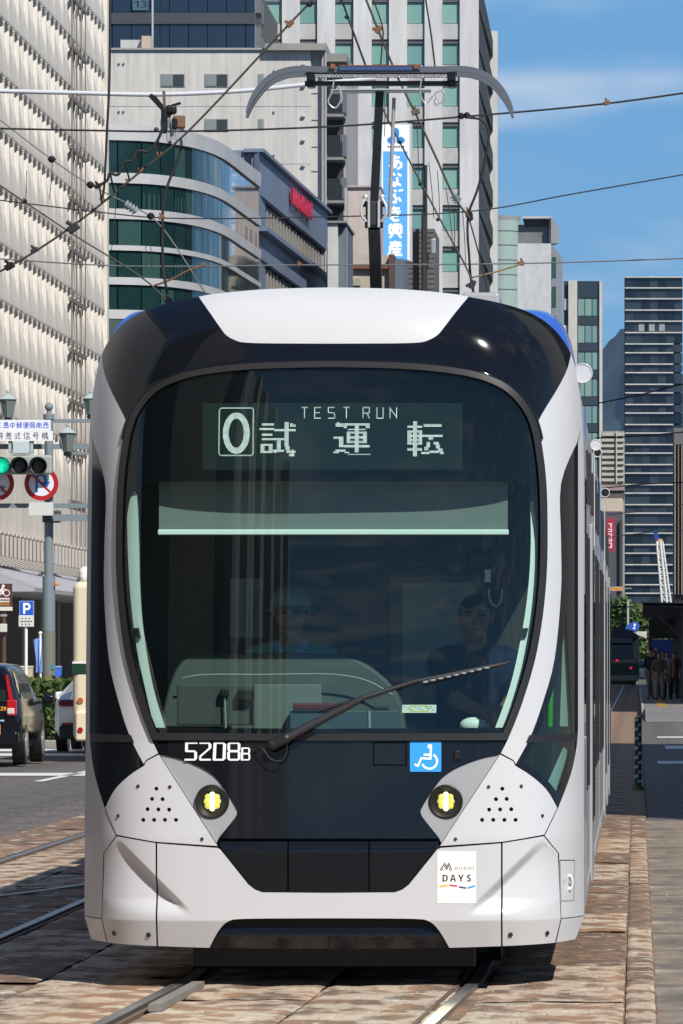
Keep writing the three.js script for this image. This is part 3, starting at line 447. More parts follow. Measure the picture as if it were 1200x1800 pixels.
// cab interior
{
  const cab = M.cab = mat([0.10, 0.10, 0.10], 0.8), pale = mat([0.72, 0.74, 0.72], 0.6), desk = mat([0.07, 0.077, 0.074], 0.7);
  put('cab_floor', box2(-1.08, 0.52, -0.45, 1.08, 0.56, -2.02), cab, tram);
  put('cab_bulkhead', box2(-1.24, 0.5, -2.02, 1.24, 3.2, -2.06), cab, tram);
  put('cab_ceiling', box2(-1.1, 2.62, -0.62, 1.1, 2.66, -2.02), cab, tram);
  put('bulkhead_door', box2(0.22, 0.56, -2.0, 0.74, 2.1, -2.02), mat([0.16, 0.17, 0.16], 0.6), tram);
  put('door_window', rbx(0.4, 0.7, 0.02, 0.48, 1.72, -1.995, 0.01), mat([0.3, 0.31, 0.29], 0.3), tram);
  // inner pillar linings
  const liningR = trace(smooth([[931, 880], [932, 960], [927, 1040], [915, 1120], [896, 1205], [868, 1283]], 4).concat(smooth([[884, 1283], [909, 1210], [928, 1125], [939, 1045], [943.5, 960], [942, 880]], 4)));
  const liningL = trace(smooth([[222, 846], [224, 960], [229, 1050], [240, 1140], [258, 1225], [272, 1283]], 4).concat(smooth([[290, 1283], [268, 1210], [252, 1120], [245, 1040], [243, 960], [240, 868]], 4)));
  panel('pillar_lining', liningR, pale, { off: 0.05, thick: 0.06 }); panel('pillar_lining', liningL, pale, { off: 0.05, thick: 0.06 });
  bothSides('lining_latch', trace([[918, 1104], [928, 1104], [924, 1120], [914, 1121]]), M.black, { off: 0.03, thick: 0.03 });
  bothSides('quarter_lining', trace([[999, 890], [1002, 890], [1002, 1277], [983, 1277], [989, 1110]]), pale, { off: 0.06, thick: 0.03 });
  bothSides('quarter_lining', trace([[990, 1312], [998, 1322], [975, 1395], [962, 1375]]), pale, { off: 0.06, thick: 0.03 });
  // roller blind with its bright bottom bar
  const b0 = Lp(277, 936), b1 = Lp(891, 936), zb = -(zf(0, Lp(588, 846).y) + 0.15);
  const top = Lp(588, 836).y, low = b0.y, kx = 1.004;
  put('sun_blind', gridGeo(12, 8, (u, v) => [b0.x + (b1.x - b0.x) * u, low + (top - low) * v, zb - 0.004 * Math.sin(u * 9)]), mat([0.17, 0.185, 0.18], 0.9), tram);
  put('blind_bar', rbx(b1.x - b0.x + 0.01, 0.028, 0.02, (b0.x + b1.x) / 2, low + 0.004, zb + 0.012, 0.006), mat([0.8, 0.82, 0.8], 0.4), tram);
  // driver's desk
  const dz = -0.62, D = (px, py, d) => P(px, py, d).sub(new V3(XC, 0, -30));
  const prof = smooth([[282, 1300], [300, 1215], [322, 1168], [352, 1156], [460, 1153], [590, 1155], [640, 1172], [680, 1205], [700, 1240], [708, 1300]], 4).map(([a, b]) => { const p = D(a, b, 30.75); return new THREE.Vector2(p.x, p.y); });
  const sh = new THREE.Shape([...prof, new THREE.Vector2(prof[prof.length - 1].x, 0.56), new THREE.Vector2(prof[0].x, 0.56)]);
  put('driver_desk', new THREE.ExtrudeGeometry(sh, { depth: 0.16, bevelEnabled: true, bevelSize: 0.015, bevelThickness: 0.02, bevelSegments: 3 }).translate(0, 0, -0.95), desk, tram);
  const shelf = (x0, y0, x1, y1, d, deep, m, name) => { const a = D(x0, y0, d), b = D(x1, y1, d); put(name, rbx(b.x - a.x, a.y - b.y, deep, (a.x + b.x) / 2, (a.y + b.y) / 2, a.z - deep / 2, 0.008), m, tram); };
  put('desk_rail', tube([[322, 1192], [350, 1187], [460, 1186], [600, 1187], [650, 1199], [690, 1222]].map(([a, b]) => D(a, b, 30.68)), 0.005, 30), mat([0.25, 0.27, 0.26], 0.5), tram);
  shelf(447, 1203, 566, 1285, 30.5, 0.02, mat([0.13, 0.145, 0.135], 0.8), 'desk_document');
  shelf(312, 1203, 445, 1275, 30.55, 0.03, mat([0.05, 0.055, 0.052], 0.7), 'desk_panel');
  shelf(418, 1212, 446, 1232, 30.5, 0.04, M.black, 'desk_instrument'); shelf(388, 1211, 402, 1226, 30.5, 0.05, M.black, 'desk_mirror');
  put('mirror_stem', rod(D(396, 1224, 30.52), D(398, 1285, 30.52), 0.006), M.steel, tram);
  shelf(516, 1236, 592, 1248, 30.4, 0.05, mat([0.10, 0.012, 0.02], 0.5), 'desk_sign'); shelf(510, 1249, 700, 1285, 30.42, 0.06, mat([0.05, 0.07, 0.09], 0.5), 'desk_case');
  shelf(655, 1242, 682, 1275, 30.45, 0.06, M.black, 'camera_box'); put('camera_stem', rod(D(648, 1250, 30.42), D(649, 1280, 30.42), 0.008), M.steel, tram);
  const notice = canvasTex(256, 64, (x) => { x.fillStyle = '#c9cfc8'; x.fillRect(0, 0, 256, 64); x.strokeStyle = '#c9a930'; x.lineWidth = 8; x.strokeRect(60, 10, 130, 44); x.fillStyle = '#5a7a90'; for (let i = 0; i < 9; i++) x.fillRect(12 + i * 26, 14 + (i % 3) * 12, 16, 7); x.fillStyle = '#b04048'; x.fillRect(205, 12, 14, 8); });
  { const a = D(706, 1253, 30.42), b = D(766, 1239, 30.42); put('desk_card', gridGeo(1, 1, (u, v) => [a.x + (b.x - a.x) * u, a.y + (b.y - a.y) * v, a.z - v * 0.05]), mat([1, 1, 1], 0.6, { map: notice }), tram); }
  const sheet = canvasTex(128, 192, (x) => { x.fillStyle = '#b9c0bb'; x.fillRect(0, 0, 128, 192); x.fillStyle = '#7c858a'; for (let i = 0; i < 3; i++) for (let j = 0; j < 26; j++) x.fillRect(10 + i * 40, 8 + j * 7, 12 + (i * 7 + j * 5) % 20, 3); });
  { const a = D(406, 1120, 31.6), b = D(463, 1017, 31.6); put('timetable_sheet', gridGeo(1, 1, (u, v) => [a.x + (b.x - a.x) * u, a.y + (b.y - a.y) * v, a.z]), mat([0.6, 0.6, 0.6], 0.7, { map: sheet }), tram); put('sheet_holder', box2(a.x - 0.02, a.y - 0.02, a.z - 0.012, b.x + 0.02, b.y + 0.02, a.z - 0.004), M.black, tram); }
  // seat, rail and camera fittings
  const sx = D(513, 1160, 31.6).x; put('driver_seat', merge(rbx(0.52, 0.1, 0.5, sx, 1.02, -1.55, 0.04), rbx(0.48, 0.62, 0.1, sx, 1.34, -1.86, 0.04), rbx(0.2, 0.42, 0.2, sx, 0.76, -1.55, 0.03)), mat([0.03, 0.035, 0.05], 0.8), tram);
  put('monitor_camera', merge(rbx(0.13, 0.1, 0.1, D(843, 985, 30.8).x, D(843, 985, 30.8).y, -0.8, 0.02), rod(D(850, 1005, 30.8), D(858, 1035, 30.8), 0.01)), M.black, tram);
  put('camera_lens', rbx(0.035, 0.07, 0.02, D(857, 1012, 30.7).x, D(857, 1012, 30.7).y, -0.7, 0.005), M.steel, tram);
  put('camera_cable', tube([[858, 1035], [862, 1058], [872, 1066], [880, 1056], [882, 1035]].map(([a, b]) => D(a, b, 30.7)), 0.006, 20), M.steel, tram);
  put('grab_rail', tube([[969, 1192], [966, 1230], [965, 1278]].map(([a, b]) => { const p = Lp(a, b); return new V3(p.x, p.y, -(zf(p.x, p.y) + 0.12)); }), 0.016, 16), mat([0.12, 0.55, 0.02], 0.4), tram);
  put('knee_pad', new THREE.SphereGeometry(0.07, 16, 10).scale(1, 0.6, 0.6).translate(D(831, 1275, 30.5).x, D(831, 1275, 30.5).y, -0.5), pale, tram);
}
// pantograph
{
  const d0 = 36, D = (px, py, d = d0) => P(px, py, d).sub(new V3(XC, 0, -30));
  const pan = new THREE.Group(); pan.name = 'pantograph'; tram.add(pan);
  const bowM = mat([0.13, 0.15, 0.18], 0.45, { metalness: 0.4 }), blueM = mat([0.03, 0.07, 0.19], 0.5), armM = mat([0.014, 0.016, 0.02], 0.3, { metalness: 0.2 });
  const horn = (dd, sgn, drop) => { const c = [[668, 122], [780, 122], [806, 121], [835, 125], [862, 138], [884, 162], [896, 184], [901, 198]].map(([a, b]) => { const p = D(668 + sgn * (a - 668), b + drop, dd); return p; }); return c; };
  const strip = (pts, w, h0) => { const cv = new THREE.CatmullRomCurve3(pts, false, 'centripetal'), n = 40, P0 = cv.getPoints(n), T = P0.map((_, i) => cv.getTangent(i / n)); const pos = [], idx = []; P0.forEach((p, i) => { const t = T[i], up = new V3(-t.y, t.x, 0).normalize(); if (up.y < 0 && Math.abs(up.y) > 0.2) up.negate(); const h = h0 * (i < n * 0.7 ? 1 : 1 - 0.6 * (i / n - 0.7) / 0.3); for (const [a, b] of [[0, 1], [1, 1], [1, -1], [0, -1]]) pos.push(p.x + up.x * h / 2 * b, p.y + up.y * h / 2 * b, p.z + (a - 0.5) * w); }); for (let i = 0; i < n; i++) for (let k = 0; k < 4; k++) { const a = i * 4 + k, b = i * 4 + (k + 1) % 4; idx.push(a, b, b + 4, a, b + 4, a + 4); } idx.push(n * 4, n * 4 + 1, n * 4 + 2, n * 4, n * 4 + 2, n * 4 + 3); const g = new THREE.BufferGeometry(); g.setAttribute('position', new THREE.Float32BufferAttribute(pos, 3)); g.setIndex(idx); return toCreasedNormals(g, 0.5); };
  for (const dd of [35.85, 36.2]) for (const s of [1, -1]) put('collector_horn', strip(horn(dd, s, dd > 36 ? 9 : 0), 0.05, 0.034), bowM, pan);
  for (const dd of [35.82, 36.17]) { const a = D(597, 120, dd), b = D(738, 120, dd); put('contact_strip', rbx(b.x - a.x, 0.024, 0.05, (a.x + b.x) / 2, a.y - 0.004, a.z, 0.004), blueM, pan); put('copper_edge', rbx(b.x - a.x, 0.007, 0.045, (a.x + b.x) / 2, a.y + 0.014, a.z, 0.002), mat([0.20, 0.07, 0.035], 0.6), pan); }
  { const a = D(548, 135), b = D(790, 135); const chain = []; for (let i = 0; i < 46; i++) { const x = a.x + (b.x - a.x) * (i + 0.5) / 46; chain.push(new THREE.TorusGeometry(0.0075, 0.0028, 5, 8).translate(x, a.y, a.z + 0.05)); } put('spring_coil', merge(chain), M.steel, pan); put('carrier_bar', merge(beam(D(537, 147), D(803, 147), 0.03, 0.03), rbx(0.05, 0.1, 0.12, D(548, 140).x, D(548, 140).y, -6, 0.01), rbx(0.05, 0.1, 0.12, D(793, 140).x, D(793, 140).y, -6, 0.01), beam(D(537, 130), D(803, 130), 0.02, 0.012)), armM, pan); }
  for (const s of [597, 741]) put('terminal_bolt', rbx(0.03, 0.03, 0.04, D(s - 8, 123).x, D(s, 123).y, -5.8, 0.004), mat([0.22, 0.07, 0.03], 0.6), pan);
  put('cross_tube', merge(rod(D(582, 161), D(757, 159), 0.014, 0.014, 12)), mat([0.55, 0.55, 0.54], 0.35, { metalness: 0.3 }), pan);
  put('upper_arm', beam(D(667, 161), D(657, 358), 0.05, 0.045), armM, pan);
  put('lower_arm', beam(D(657, 400), D(664, 600, 36.4), 0.07, 0.06), armM, pan);
  const kn = D(657, 376), silver = mat([0.55, 0.55, 0.54], 0.4, { metalness: 0.3 });
  put('knuckle_pin', merge(...[-1, 1].map((s) => new THREE.SphereGeometry(0.018, 10, 8).translate(kn.x + s * 0.05, kn.y + 0.1, kn.z + 0.03))), silver, pan);
  const knuckle = put('knuckle', merge(rbx(0.1, 0.15, 0.1, kn.x, kn.y, kn.z, 0.01), rod([kn.x - 0.07, kn.y + 0.06, kn.z], [kn.x + 0.07, kn.y + 0.06, kn.z], 0.018, 0.018, 12), rod([kn.x - 0.055, kn.y - 0.07, kn.z + 0.02], [kn.x + 0.055, kn.y - 0.07, kn.z + 0.02], 0.018, 0.018, 12)), M.darkSteel, pan);
  put('knuckle_link', merge(...[-1, 1].map((s) => rod([kn.x + s * 0.03, kn.y + 0.075, kn.z + 0.06], [kn.x + s * 0.03, kn.y - 0.085, kn.z + 0.06], 0.008))), silver, pan);
  put('balance_wire', merge(...[-1, 1].map((s) => tube([new V3(kn.x + s * 0.05, kn.y + 0.09, kn.z + 0.05), new V3(kn.x + s * 0.075, kn.y + 0.04, kn.z + 0.06), new V3(kn.x + s * 0.07, kn.y - 0.02, kn.z + 0.06), new V3(kn.x + s * 0.045, kn.y - 0.05, kn.z + 0.05)], 0.009, 16))), silver, pan);
  put('guide_rod', rod(D(692, 172), D(684, 382), 0.011), mat([0.36, 0.36, 0.36], 0.4, { metalness: 0.3 }), pan);
  put('jumper_cable', merge(tube([[588, 140], [585, 160], [578, 180], [590, 190], [600, 176], [596, 150]].map(([a, b]) => D(a, b, 35.8)), 0.006, 24), tube([[742, 130], [738, 165], [748, 182], [762, 168], [765, 186], [770, 180], [764, 165], [778, 160], [782, 174], [770, 182], [760, 172]].map(([a, b]) => D(a, b, 35.8)), 0.005, 50)), M.steel, pan);
  put('pan_base', merge(rbx(0.9, 0.08, 1.2, D(664, 600, 36.4).x, 3.6, -6.4, 0.02), ...[-1, 1].map((s) => rod([s * 0.35, 3.36, -6.1], [s * 0.35, 3.6, -6.1], 0.06, 0.06, 12))), M.darkSteel, pan);
}
{ const x2 = P(835, 1085, 31.55).x - XC; put('crew_seat', merge(rbx(0.46, 0.09, 0.44, x2, 1.0, -1.62, 0.04), rbx(0.44, 0.5, 0.07, x2, 1.3, -1.92, 0.03), rbx(0.16, 0.42, 0.16, x2, 0.76, -1.62, 0.03)), mat([0.03, 0.035, 0.05], 0.8), tram); }
// ================================================================ ground, tracks
const asphaltMap = noiseTex(512, (u, v) => { const a = tileN(u, v, 6, 0, 3), b = tileN(u, v, 60, 7, 2), c = tileN(u, v, 160, 3, 1); const k = 0.335 + (a - 0.5) * 0.2 + (b - 0.5) * 0.22 + (c > 0.66 ? 0.16 : 0); return [k, k * 0.985, k * 0.965]; }, true);
const asphaltBump = noiseTex(256, (u, v) => { const k = tileN(u, v, 90, 5, 2); return [k, k, k]; }, false);
const withRepeat = (t, r, ox = 0, oy = 0) => { const c = t.clone(); c.repeat.set(r, r); c.offset.set(ox, oy); c.needsUpdate = true; return c; };
const asphalt = mat([0.95, 0.9, 0.84], 0.92, { map: asphaltMap, bumpMap: asphaltBump, bumpScale: 0.006 });
const flat = (x0, z0, x1, z1, y, s = 1) => gridGeo(1, 1, (u, v) => [x0 + (x1 - x0) * u, y, z0 + (z1 - z0) * v, (x0 + (x1 - x0) * u) * s, (z0 + (z1 - z0) * v) * s]);
struct('ground', flat(-6000, 80, 6000, -14000, -0.03, 0.4), asphalt);
const bend = (d) => d < 32 ? -0.0035 * (32 - d) ** 2 : 0;                 // the track swings aside in front of the tram

// worn red paving slabs: stone, pale mortar worn over it, grit
const slabTex = (s, warm) => noiseTex(1024, (u, v) => {
  const a = tileN(u, v, 7, s, 4), b = tileN(u, v, 22, s + 4, 3), c = tileN(u, v, 120, s + 9, 2), e = tileN(u, v, 12, s + 15, 4);
  let k = mixc([0.45, 0.375, 0.31], [0.62, 0.49, 0.385], sstep(0.35, 0.65, a)); k = mixc(k, [0.36, 0.345, 0.33], sstep(0.55, 0.68, b) * 0.7);
  k = mixc(k, [0.77, 0.725, 0.655], sstep(0.43 + warm, 0.57 + warm, e) * 0.85); k = mixc(k, [0.86, 0.82, 0.76], sstep(0.60, 0.68, b * 0.5 + e * 0.5) * 0.8);
  const g = 0.82 + 0.36 * c; return k.map((q) => q * g);
}, true);
const slabA = slabTex(0, 0.0), slabB = slabTex(31, 0.06), slabBump = noiseTex(512, (u, v) => { const k = 0.6 * tileN(u, v, 24, 2, 4) + 0.4 * tileN(u, v, 110, 6, 2); return [k, k, k]; }, false);
const slabMats = [];
for (let i = 0; i < 6; i++) { const c = [[1, 1, 1], [0.92, 0.86, 0.81], [0.9, 0.88, 0.86], [1.0, 0.93, 0.87], [0.86, 0.82, 0.79], [1, 0.98, 0.95]][i]; slabMats.push(mat(c.map((v) => v * 0.92), 0.88, { map: withRepeat(i % 2 ? slabA : slabB, 0.62, i * 0.17, i * 0.29), bumpMap: slabBump, bumpScale: 0.007 })); }
const bedMat = mat([0.9, 0.85, 0.78], 0.92, { map: withRepeat(slabB, 0.3), bumpMap: slabBump, bumpScale: 0.015 });
const bed = struct('track_bed', gridGeo(1, 200, (u, v) => { const d = 18 + 482 * v; return [-5.95 + u * 6.05 + bend(d) * (u < 0.5 ? 1 : 0), -0.016, -d, (-5.95 + u * 6.05), -d]; }), bedMat);
const cols = [[0.09, -0.05], [-0.062, -0.74], [-0.88, -1.54], [-1.555, -2.225], [-2.365, -3.04], [-3.055, -3.70], [-3.84, -4.48], [-4.495, -5.13], [-5.27, -5.93]];
cols.forEach(([xa, xb], ci) => {
  let d = 22 + (ci % 3) * 0.4;
  while (d < 62) {
    const L = ci === 0 ? rr(1.4, 4.2) : rr(2, 4.6), g = 0.012, e = d + L, lift = rr(-0.006, 0.004), near = d < 42, sd = rnd() * 50;
    const nx = near ? 16 : 8, nz = near ? 22 : 10;
    const geo = gridGeo(nx, nz, (u, v) => {
      const dd = d + g + (L - g) * v, x = xa + (xb - xa) * u, eu = Math.min(u, 1 - u) * Math.abs(xa - xb), ev = Math.min(v, 1 - v) * L, ed = Math.min(eu, ev);
      const chip = 0.012 * vnoise(x * 9 + sd, dd * 9) , y = lift + (fbm(x * 5 + sd, dd * 5, 0, 3) - 0.5) * (ci ? 0.022 : 0.005) - 0.008 * (1 - sstep(0, 0.012 + chip, ed));
      return [x + bend(dd) * (ci < 1 ? 0 : ci === 1 ? u : 1) + (eu < 0.001 ? (vnoise(x * 3, dd * 14) - 0.5) * (ci ? 0.012 : 0.003) : 0), y, -dd, x + sd, dd];
    });
    put('paving_slab', geo, slabMats[Math.floor(rnd() * 6)], bed); d = e;
  }
});
// dusty shoulder between the slabs and the dark asphalt
const dustMap = noiseTex(1024, (u, v) => { const a = tileN(u, v, 5, 3, 4), b = tileN(u, v, 26, 12, 3), c = tileN(u, v, 150, 6, 2), e = tileN(u, v, 70, 22, 2); let k = mixc([0.42, 0.395, 0.37], [0.56, 0.52, 0.47], sstep(0.3, 0.7, b)); k = mixc(k, [0.80, 0.755, 0.69], sstep(0.46, 0.58, a) * 0.85); k = mixc(k, [0.60, 0.46, 0.36], sstep(0.56, 0.64, e * 0.6 + b * 0.4) * 0.5); const g = 0.8 + 0.4 * c; return k.map((q) => q * g); }, true);
struct('worn_shoulder', gridGeo(24, 120, (u, v) => { const d = 18 + 44 * v, x = 0.1 + u * 1.9; return [x + (u === 1 ? (vnoise(d * 1.3, 2) - 0.5) * 0.5 : 0), -0.02 + (fbm(x * 4, d * 4, 0, 3) - 0.5) * 0.012, -d, x, d]; }), mat([0.92, 0.9, 0.86], 0.92, { map: withRepeat(dustMap, 0.17), bumpMap: slabBump, bumpScale: 0.006 }));
// rails: bright head, dark groove, lip
const railHead = mat([0.24, 0.23, 0.22], 0.38, { metalness: 0.7 }), railRust = mat([0.12, 0.075, 0.05], 0.8);
function rail(label, x, d0, d1, fx = bend, lipSide = 1) {
  const r = thing('tram_rail', label, 'rail', [0, 0, 0], 'tram rails in the paving'); const n = 60;
  const sweep = (x0, x1, y, down) => gridGeo(3, n, (u, v) => { const d = d0 + (d1 - d0) * v, k = [0, 0, 1, 1][Math.round(u * 3)], low = u === 0 || u === 1; return [x + fx(d) + x0 + (x1 - x0) * k, low ? y - down : y, -d]; });
  put('rail_head', toCreasedNormals(sweep(-0.03, 0.03, 0.010, 0.04), 0.5), railHead, r);
  put('rail_lip', toCreasedNormals(sweep(lipSide * 0.062, lipSide * 0.085, 0.004, 0.03), 0.5), railRust, r);
  put('rail_groove', sweep(lipSide * 0.03, lipSide * 0.062, -0.008, 0.0), M.seam, r);
  return r;
}
rail('left rail running under the white tram', -2.295, 18, 400, bend, 1);
rail('right rail running under the white tram', -0.81, 18, 400, bend, -1);
rail('rail of the empty track nearest the white tram', -3.77, 18, 400, bend, 1);
rail('rail of the empty track nearest the road', -5.2, 18, 400, bend, -1);
rail('curved switch rail crossing the empty track', -3.77, 36, 47, (d) => -0.03 * (47 - d) - 0.0 + -0.017 * (47 - d) ** 2 + 0.03, 1);
{ const a = P(273, 1778, 27.9), b = P(350, 1738, 29.9); a.y = b.y = 0.02; const c = thing('check_rail', 'short concrete coloured check bar beside the left rail', 'rail', [a.x, 0, a.z]); putw('bar', toCreasedNormals(clean(beam(a, b, 0.06, 0.035)), 0.4), mat([0.22, 0.195, 0.17], 0.85, { bumpMap: slabBump, bumpScale: 0.004 }), c); }
// loose grit and mortar crumbs
{
  const n = 2600, im = new THREE.InstancedMesh(new THREE.DodecahedronGeometry(1, 0), mat([0.36, 0.33, 0.29], 0.9), n); im.name = 'grit'; const m = new THREE.Matrix4(), q = new THREE.Quaternion();
  for (let i = 0; i < n; i++) { const d = 22 + 30 * rnd() ** 1.5, x = rnd() < 0.6 ? rr(-1.2, 1.5) : rr(-6, 0.5); const s = rr(0.0015, 0.005) * (rnd() < 0.04 ? 1.8 : 1); q.setFromEuler(new THREE.Euler(rnd() * 6, rnd() * 6, rnd() * 6)); m.compose(new V3(x, 0.008, -d), q, new V3(s, s * 0.7, s)); im.setMatrixAt(i, m); const k = rr(0.5, 1.3); im.setColorAt(i, lin(k, k * 0.97, k * 0.92)); }
  tag(im, 'pale grit and mortar crumbs scattered over the paving', 'grit', null, 'stuff'); im.castShadow = true; scene.add(im);
}
// road paint on the left carriageway and beside the platform
const paint = mat([0.62, 0.62, 0.6], 0.8, { bumpMap: asphaltBump, bumpScale: 0.004 });
const mark = (x0, d0, x1, d1, y = -0.022) => { const m = struct('road_marking', flat(x0, -d0, x1, -d1, y), paint); return m; };
for (let i = 0; i < 9; i++) mark(-8.3, 62 + i * 20, -8.15, 71 + i * 20);
mark(-12.6, 40, -12.45, 260); mark(-7.0, 86, -11.8, 88.2); mark(-6.1, 104, -12.3, 106.5); mark(-6.1, 109, -12.3, 112);
mark(0.35, 96, 1.6, 98.5); mark(0.55, 112, 0.95, 116); mark(0.45, 128, 1.2, 130);

// ================================================================ overhead wires
const wireDark = mat([0.014, 0.014, 0.014], 0.6), wireGreen = mat([0.045, 0.042, 0.034], 0.55), wireGrey = mat([0.13, 0.135, 0.14], 0.5), tubeWhite = mat([0.55, 0.58, 0.62], 0.45), copper = mat([0.17, 0.075, 0.035], 0.55), porcelain = mat([0.015, 0.015, 0.016], 0.25), glassIns = mat([0.30, 0.36, 0.40], 0.2);
const wp = (pts, d) => pts.map(([a, b, dd]) => P(a, b, dd ?? d));
function wire(label, pts, d, w, m = wireDark, name = 'overhead_wire') {
  const p = wp(pts, d), t = thing(name, label, name === 'overhead_wire' ? 'wire' : 'cable', p[0].toArray(), 'overhead line above the tram');
  putw('strand', tube(p, w * 0.45 * d / F, Math.max(12, pts.length * 10), 7), m, t); return t;
}
const ball = (t, px, py, d, r, m = porcelain) => { const p = P(px, py, d); putw('insulator', merge(new THREE.SphereGeometry(r * d / F, 14, 10).translate(p.x, p.y, p.z), new THREE.TorusGeometry(r * 1.02 * d / F, r * 0.14 * d / F, 6, 16).rotateX(1.2).translate(p.x, p.y, p.z)), m, t); };
const clampAt = (t, px, py, d, s, m = M.darkSteel, rot = 0.4) => { const p = P(px, py, d), k = s * d / F; putw('clamp', merge(rbx(k, k * 0.6, k * 0.6, 0, 0, 0, k * 0.1).rotateZ(rot), rbx(k * 0.35, k * 1.1, k * 0.35, k * 0.15, k * 0.2, 0, k * 0.08).rotateZ(rot * 1.7)).translate(p.x, p.y, p.z), m, t); };
const stackAt = (t, x0, y0, x1, y1, d, r, m = glassIns, n = 4) => { const a = P(x0, y0, d), b = P(x1, y1, d), q = new THREE.Quaternion().setFromUnitVectors(new V3(0, 1, 0), b.clone().sub(a).normalize()); for (let i = 0; i < n; i++) { const p = a.clone().lerp(b, (i + 0.5) / n); putw('insulator_disc', new THREE.CylinderGeometry(r * 0.5 * d / F, r * d / F, a.distanceTo(b) / n * 0.75, 14).applyQuaternion(q).translate(p.x, p.y, p.z), m, t); } };
wire('thick pale grey tube crossing the top left to the pantograph', [[-40, 159], [130, 163], [270, 166], [420, 160], [535, 149], [660, 138]], 38.5, 9, tubeWhite);
{ const t = wire('dark span wire with a pair of round clamps right of the pantograph', [[-40, 225], [150, 229], [300, 231], [590, 222], [815, 205], [1065, 182], [1240, 158]], 39, 4); ball(t, 810, 204, 39, 6); ball(t, 820, 203, 39, 6); clampAt(t, 1066, 181, 39, 12, copper, 0.3); }
{ const t = wire('thick diagonal trolley wire rising from lower left to the top', [[-30, 490], [15, 470], [125, 400], [250, 300], [320, 242], [510, 42], [600, -52]], 37, 4.4, wireGreen); clampAt(t, 511, 42, 37, 14, copper, 0.8); clampAt(t, 130, 401, 37, 22, M.darkSteel, 0.6); clampAt(t, 18, 468, 37, 18, M.black, 0.5); clampAt(t, 62, 440, 37, 14, M.darkSteel, 0.5); for (const [a, b] of [[182, 352], [227, 318], [250, 299], [282, 271]]) clampAt(t, a, b, 37, 9, copper, 0.8); ball(t, 545, 8, 37, 5); }
{ const t = wire('sagging feeder cable hung in short loops under the line switch', [[172, 328], [190, 316], [194, 305], [208, 307], [221, 284], [234, 282], [243, 266], [262, 266], [276, 250], [283, 236], [290, 215]], 36.8, 6, wireDark, 'feeder_cable'); for (const [a, b, c, e] of [[195, 306, 202, 338], [221, 286, 229, 318], [244, 268, 248, 298], [279, 245, 282, 272], [176, 328, 180, 356]]) putw('hanger', rod(P(a, b, 36.8), P(c, e, 36.9), 0.006), M.darkSteel, t); clampAt(t, 173, 327, 36.8, 12, M.black); }
{ // line switch hanging from the tube
  const d = 37.4, o = P(300, 200, d), t = thing('line_switch', 'rusty overhead line switch hanging from the pale tube', 'switch', o.toArray(), 'overhead line above the tram');
  const q = (x, y) => P(x, y, d); const rust = mat([0.20, 0.10, 0.05], 0.8), brown = mat([0.13, 0.09, 0.06], 0.7);
  putw('hanger_bar', beam(q(289, 160), q(292, 232), 0.018, 0.018), brown, t); putw('contact_arm', merge(beam(q(265, 167), q(300, 205), 0.03, 0.03), beam(q(272, 168), q(290, 190), 0.014, 0.014), beam(q(303, 186), q(319, 181), 0.016, 0.016)), M.black, t);
  putw('switch_body', merge(rbx(0.07, 0.06, 0.06, q(302, 193).x, q(302, 193).y, -d, 0.02), rbx(0.04, 0.16, 0.05, q(290, 212).x, q(290, 212).y, -d, 0.01)), M.black, t);
  putw('switch_box', rbx(0.075, 0.075, 0.06, q(316, 214).x, q(316, 214).y, -d, 0.006), rust, t); putw('switch_motor', rbx(0.035, 0.07, 0.06, q(309, 218).x, q(309, 218).y, -d + 0.02, 0.01), M.black, t);
  putw('tie_rod', merge(rod(q(292, 205), q(296, 252), 0.006), rod(q(300, 200), q(301, 250), 0.006), rod(q(310, 225), q(312, 255), 0.006), rod(q(305, 222), q(304, 245), 0.008)), M.steel, t);
  putw('insulator', merge(new THREE.SphereGeometry(0.016, 10, 8).translate(q(276, 228).x, q(276, 228).y, -d), new THREE.SphereGeometry(0.012, 10, 8).translate(q(300, 250).x, q(300, 250).y, -d)), M.darkSteel, t);
}
wire('upright cable dropping from the top beside the beige building', [[195, -30], [193, 150], [189, 230], [184, 330], [180, 356, 37.2]], 37.2, 5);
{ const t = wire('thin guy wire with three black balls over the left facade', [[-30, 188], [0, 210], [92, 280], [160, 325], [265, 380], [290, 405], [365, 520], [400, 580, 42]], 40, 2.6, wireGrey); ball(t, 92, 280, 40, 6.5); ball(t, 160, 325, 40, 6.5); ball(t, 266, 380, 40, 6.5); stackAt(t, 221, 358, 242, 372, 40, 9); }
{ const t = wire('slanting guy wire from the left edge down to the tram roof', [[-30, 305], [0, 325], [130, 412], [260, 495], [298, 533], [330, 560, 42]], 38, 3.2, wireGreen); clampAt(t, 45, 354, 38, 8, M.black); }
{ const t = wire('black drop cable hanging from the line switch to the roof', [[318, 242], [320, 252], [312, 285], [296, 325], [288, 362], [287, 400], [288, 470], [298, 533], [300, 560]], 37.1, 5.5, wireDark, 'drop_cable'); clampAt(t, 285, 382, 37, 11, copper); clampAt(t, 298, 530, 37, 14); }
{ const t = wire('thin span wire across the middle of the sky', [[-30, 349], [0, 352], [185, 374], [285, 383], [575, 381], [840, 370], [1000, 342], [1240, 300]], 41, 2.6); clampAt(t, 823, 372, 41, 11, copper); }
{ const t = wire('thin level span wire just above the tram roof', [[-30, 453], [0, 455], [200, 467], [365, 468], [510, 466], [920, 463], [1240, 453]], 41.5, 2.8, wireGrey); clampAt(t, 527, 465, 41.5, 9, copper); clampAt(t, 915, 463, 41.5, 12, copper, 0.1); clampAt(t, 358, 467, 41.5, 8, copper); }
wire('rust coloured pull wire below the green glass building', [[272, 502], [300, 492], [335, 474], [360, 467]], 41.4, 4, copper);
